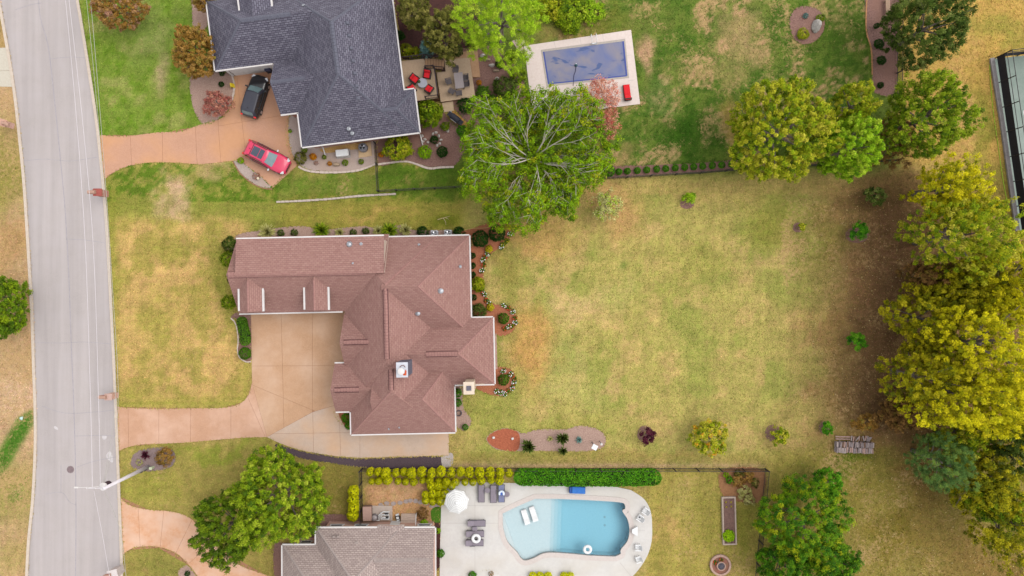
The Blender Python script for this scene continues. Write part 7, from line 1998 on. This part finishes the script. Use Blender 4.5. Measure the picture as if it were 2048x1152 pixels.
MB().lathe([(.85, .16), (0, .16)], 32, cap=False).build('soil', mat('reddish_planter_soil', A(176, 108, 100), A(150, 118, 92), 3, 1, .03), fp); MB().lathe([(.44, .14), (.44, .5), (.36, .52), (.34, .4)], 24, (0, 0, 0), cap=False).build('bowl', m_pst, fp)
MB().lathe([(.35, .42), (.1, .46), (0, .44)], 20, cap=False).build('bowl_stones', mat('dark_pebbles', A(110, 106, 116), A(60, 58, 68), 9, .9, .03), fp)
for x, y in ((1428, 1122), (1441, 1118), (1433, 1126)):
    o = link('flower_plant', FM['r']); o.location = P(x, y); o.location.z = .16; o.scale = (.26, .26, .25); tag(o, 'red flowers growing in the round stone planter', 'flower', 'red flowers in the planter')
sb = empty('storage_box', P(737, 1023, .5), math.radians(1), 'brown lidded storage box inside the side yard fence', 'box')
MB().box((0, 0, .35), (.78, 1.32, .68)).build('box_body', mat('brown_resin', A(150, 118, 106), A(136, 106, 96), 3, .7), sb); MB().box((0, 0, .73), (.86, 1.4, .08), bev=.03).build('lid', mat('brown_resin_lid', A(186, 152, 138), A(172, 138, 126), 3, .7), sb)
pe = empty('pool_equipment', P(765, 1034), 0, 'pool pump and filter with white pipes on a concrete pad', 'pool pump')
MB().box((0, .4, .05), (2.0, 1.5, .1)).build('pad', mat('equip_pad', A(206, 188, 176), A(192, 174, 162), 4, .9), pe)
MB().lathe([(.3, .1), (.31, .6), (.27, .72), (.1, .8)], 18, (-.72, .1, 0)).build('filter_tank', mat('filter_grey', A(176, 166, 166), A(160, 150, 150), 4, .5), pe); torus(MB(), (-.72, .1, .55), .33, .025, 18, 6).build('clamp_band', m_frame, pe)
pp = [[(-.9, -.25, .3), (-.3, -.25, .3), (-.3, .3, .3), (.1, .6, .3), (.75, .6, .3)], [(0, .3, .3), (.7, .3, .3), (.7, -.05, .3)], [(0, .05, .3), (.5, .05, .3)], [(-.1, .55, .32), (-.1, -.1, .32), (.72, -.1, .32)]]
for q in pp: MB().tube(q, .06, 8).build('pipe', m_vinyl, pe)
for x, y in ((.45, .3), (.5, -.1)): MB().box((x, y + .12, .24), (.34, .2, .26), bev=.05).build('pump', m_black, pe)
rc_ = empty('pool_cleaner', P(796, 1034), math.radians(12), 'small black and white wheeled pool cleaner on bare earth', 'pool cleaner')
MB().box((0, 0, .2), (.42, .4, .22), bev=.06).build('housing', m_black, rc_); MB().box((0, 0, .33), (.26, .24, .06), bev=.02).build('cover', m_vinyl, rc_)
for s in (-.26, .26): MB().tube([(-.15, s - .03, .12), (.15, s + .03, .12)], .1, 8).build('track', m_vinyl, rc_)
ps = empty('porch_steps', P(818, 1044), 0, 'stone steps with white rail at the grey-roofed porch', 'steps')
for i in range(3): MB().box((0, .7 - i * .32, .08 + i * .15), (1.5, .34, .16 + i * .3 - i * .3 + .0)).build('step', m_flag, ps)
MB().box((0, .1, .12), (1.5, 1.3, .22)).build('landing', m_flag, ps); MB().tube([(.82, 1.0, 0), (.82, 1.0, .9), (.82, -.3, 1.3)], .04, 6).build('handrail', m_white, ps)
# coiled hose, marker lights and small posts of the island bed
hs = empty('coiled_hose', P(918, 826), 0, 'coiled dark hose beside the house corner', 'hose')
for i in range(4): torus(MB(), (0, 0, .05 + i * .05), .28 - .02 * (i % 2), .032, 20, 6).build('coil', m_frame, hs)
def marker(px, py, lab):
    r = empty('marker_stone', P(px, py), .4, lab, 'marker')
    MB().box((0, 0, .09), (.26, .22, .18), bev=.05).build('stone', m_white, r); MB().box((0, 0, .19), (.14, .1, .03), bev=.01).build('cap', m_vinyl, r)
marker(987, 875, 'white marker stone on the red mulch, outer end'); marker(1025, 877, 'white marker stone on the red mulch, grey end')
bh = empty('bird_house', P(1184, 884), -.5, 'white bird house on a dark post in the island bed', 'bird house')
MB().tube([(0, 0, 0), (0, 0, 2.0)], .05, 8).build('post', m_frame, bh); MB().box((0, 0, 2.15), (.4, .4, .34)).build('box', m_white, bh); MB().box((0, 0, 2.36), (.52, .5, .08), bev=.02).build('roof', m_vinyl, bh)
bf = empty('bird_feeder', P(1199, 882), 0, 'small white bird feeder on a dark post in the island bed', 'feeder')
MB().tube([(0, 0, 0), (0, 0, 1.4)], .04, 8).build('post', m_frame, bf); MB().lathe([(.12, 1.4), (.14, 1.44), (.1, 1.6), (0, 1.66)], 12, cap=False).build('dish', m_white, bf)
gl_lamp = empty('garden_light', P(519, 358), 0, 'small cream globe light in the gravel bed by the red car', 'light fixture')
MB().tube([(0, 0, 0), (0, 0, .3)], .03, 6).build('stake', m_frame, gl_lamp); MB().lathe([(.05, .28), (.13, .36), (.14, .42), (.1, .52), (0, .55)], 14, cap=False).build('globe', mat('cream_globe', A(240, 226, 200), A(230, 214, 188), 3, .5), gl_lamp)
fb = empty('dry_branch', P(887, 437), .2, 'pale fallen branch on the grass strip', 'branch')
for q in ([(-.6, 0, .05), (0, .05, .08), (.7, .1, .05)], [(0, .05, .08), (.15, -.4, .06), (.1, -.7, .04)], [(.2, .06, .07), (.5, -.2, .05)]): MB().tube(q, .04, 6, .015).build('stick', mat('pale_stick', A(226, 206, 160), A(206, 186, 140), 4, .9), fb)
gh = [P(x, y) for x, y in crv([(912, 470), (925, 462), (945, 457), (970, 456), (985, 452)], 4)]
tag(MB().tube([(p.x, p.y, .06) for p in gh], .025, 6).build('garden_hose', mat('tan_hose', A(222, 190, 120), A(206, 176, 108), 3, .6)), 'tan hose running from the air conditioners across the clay bed', 'hose')
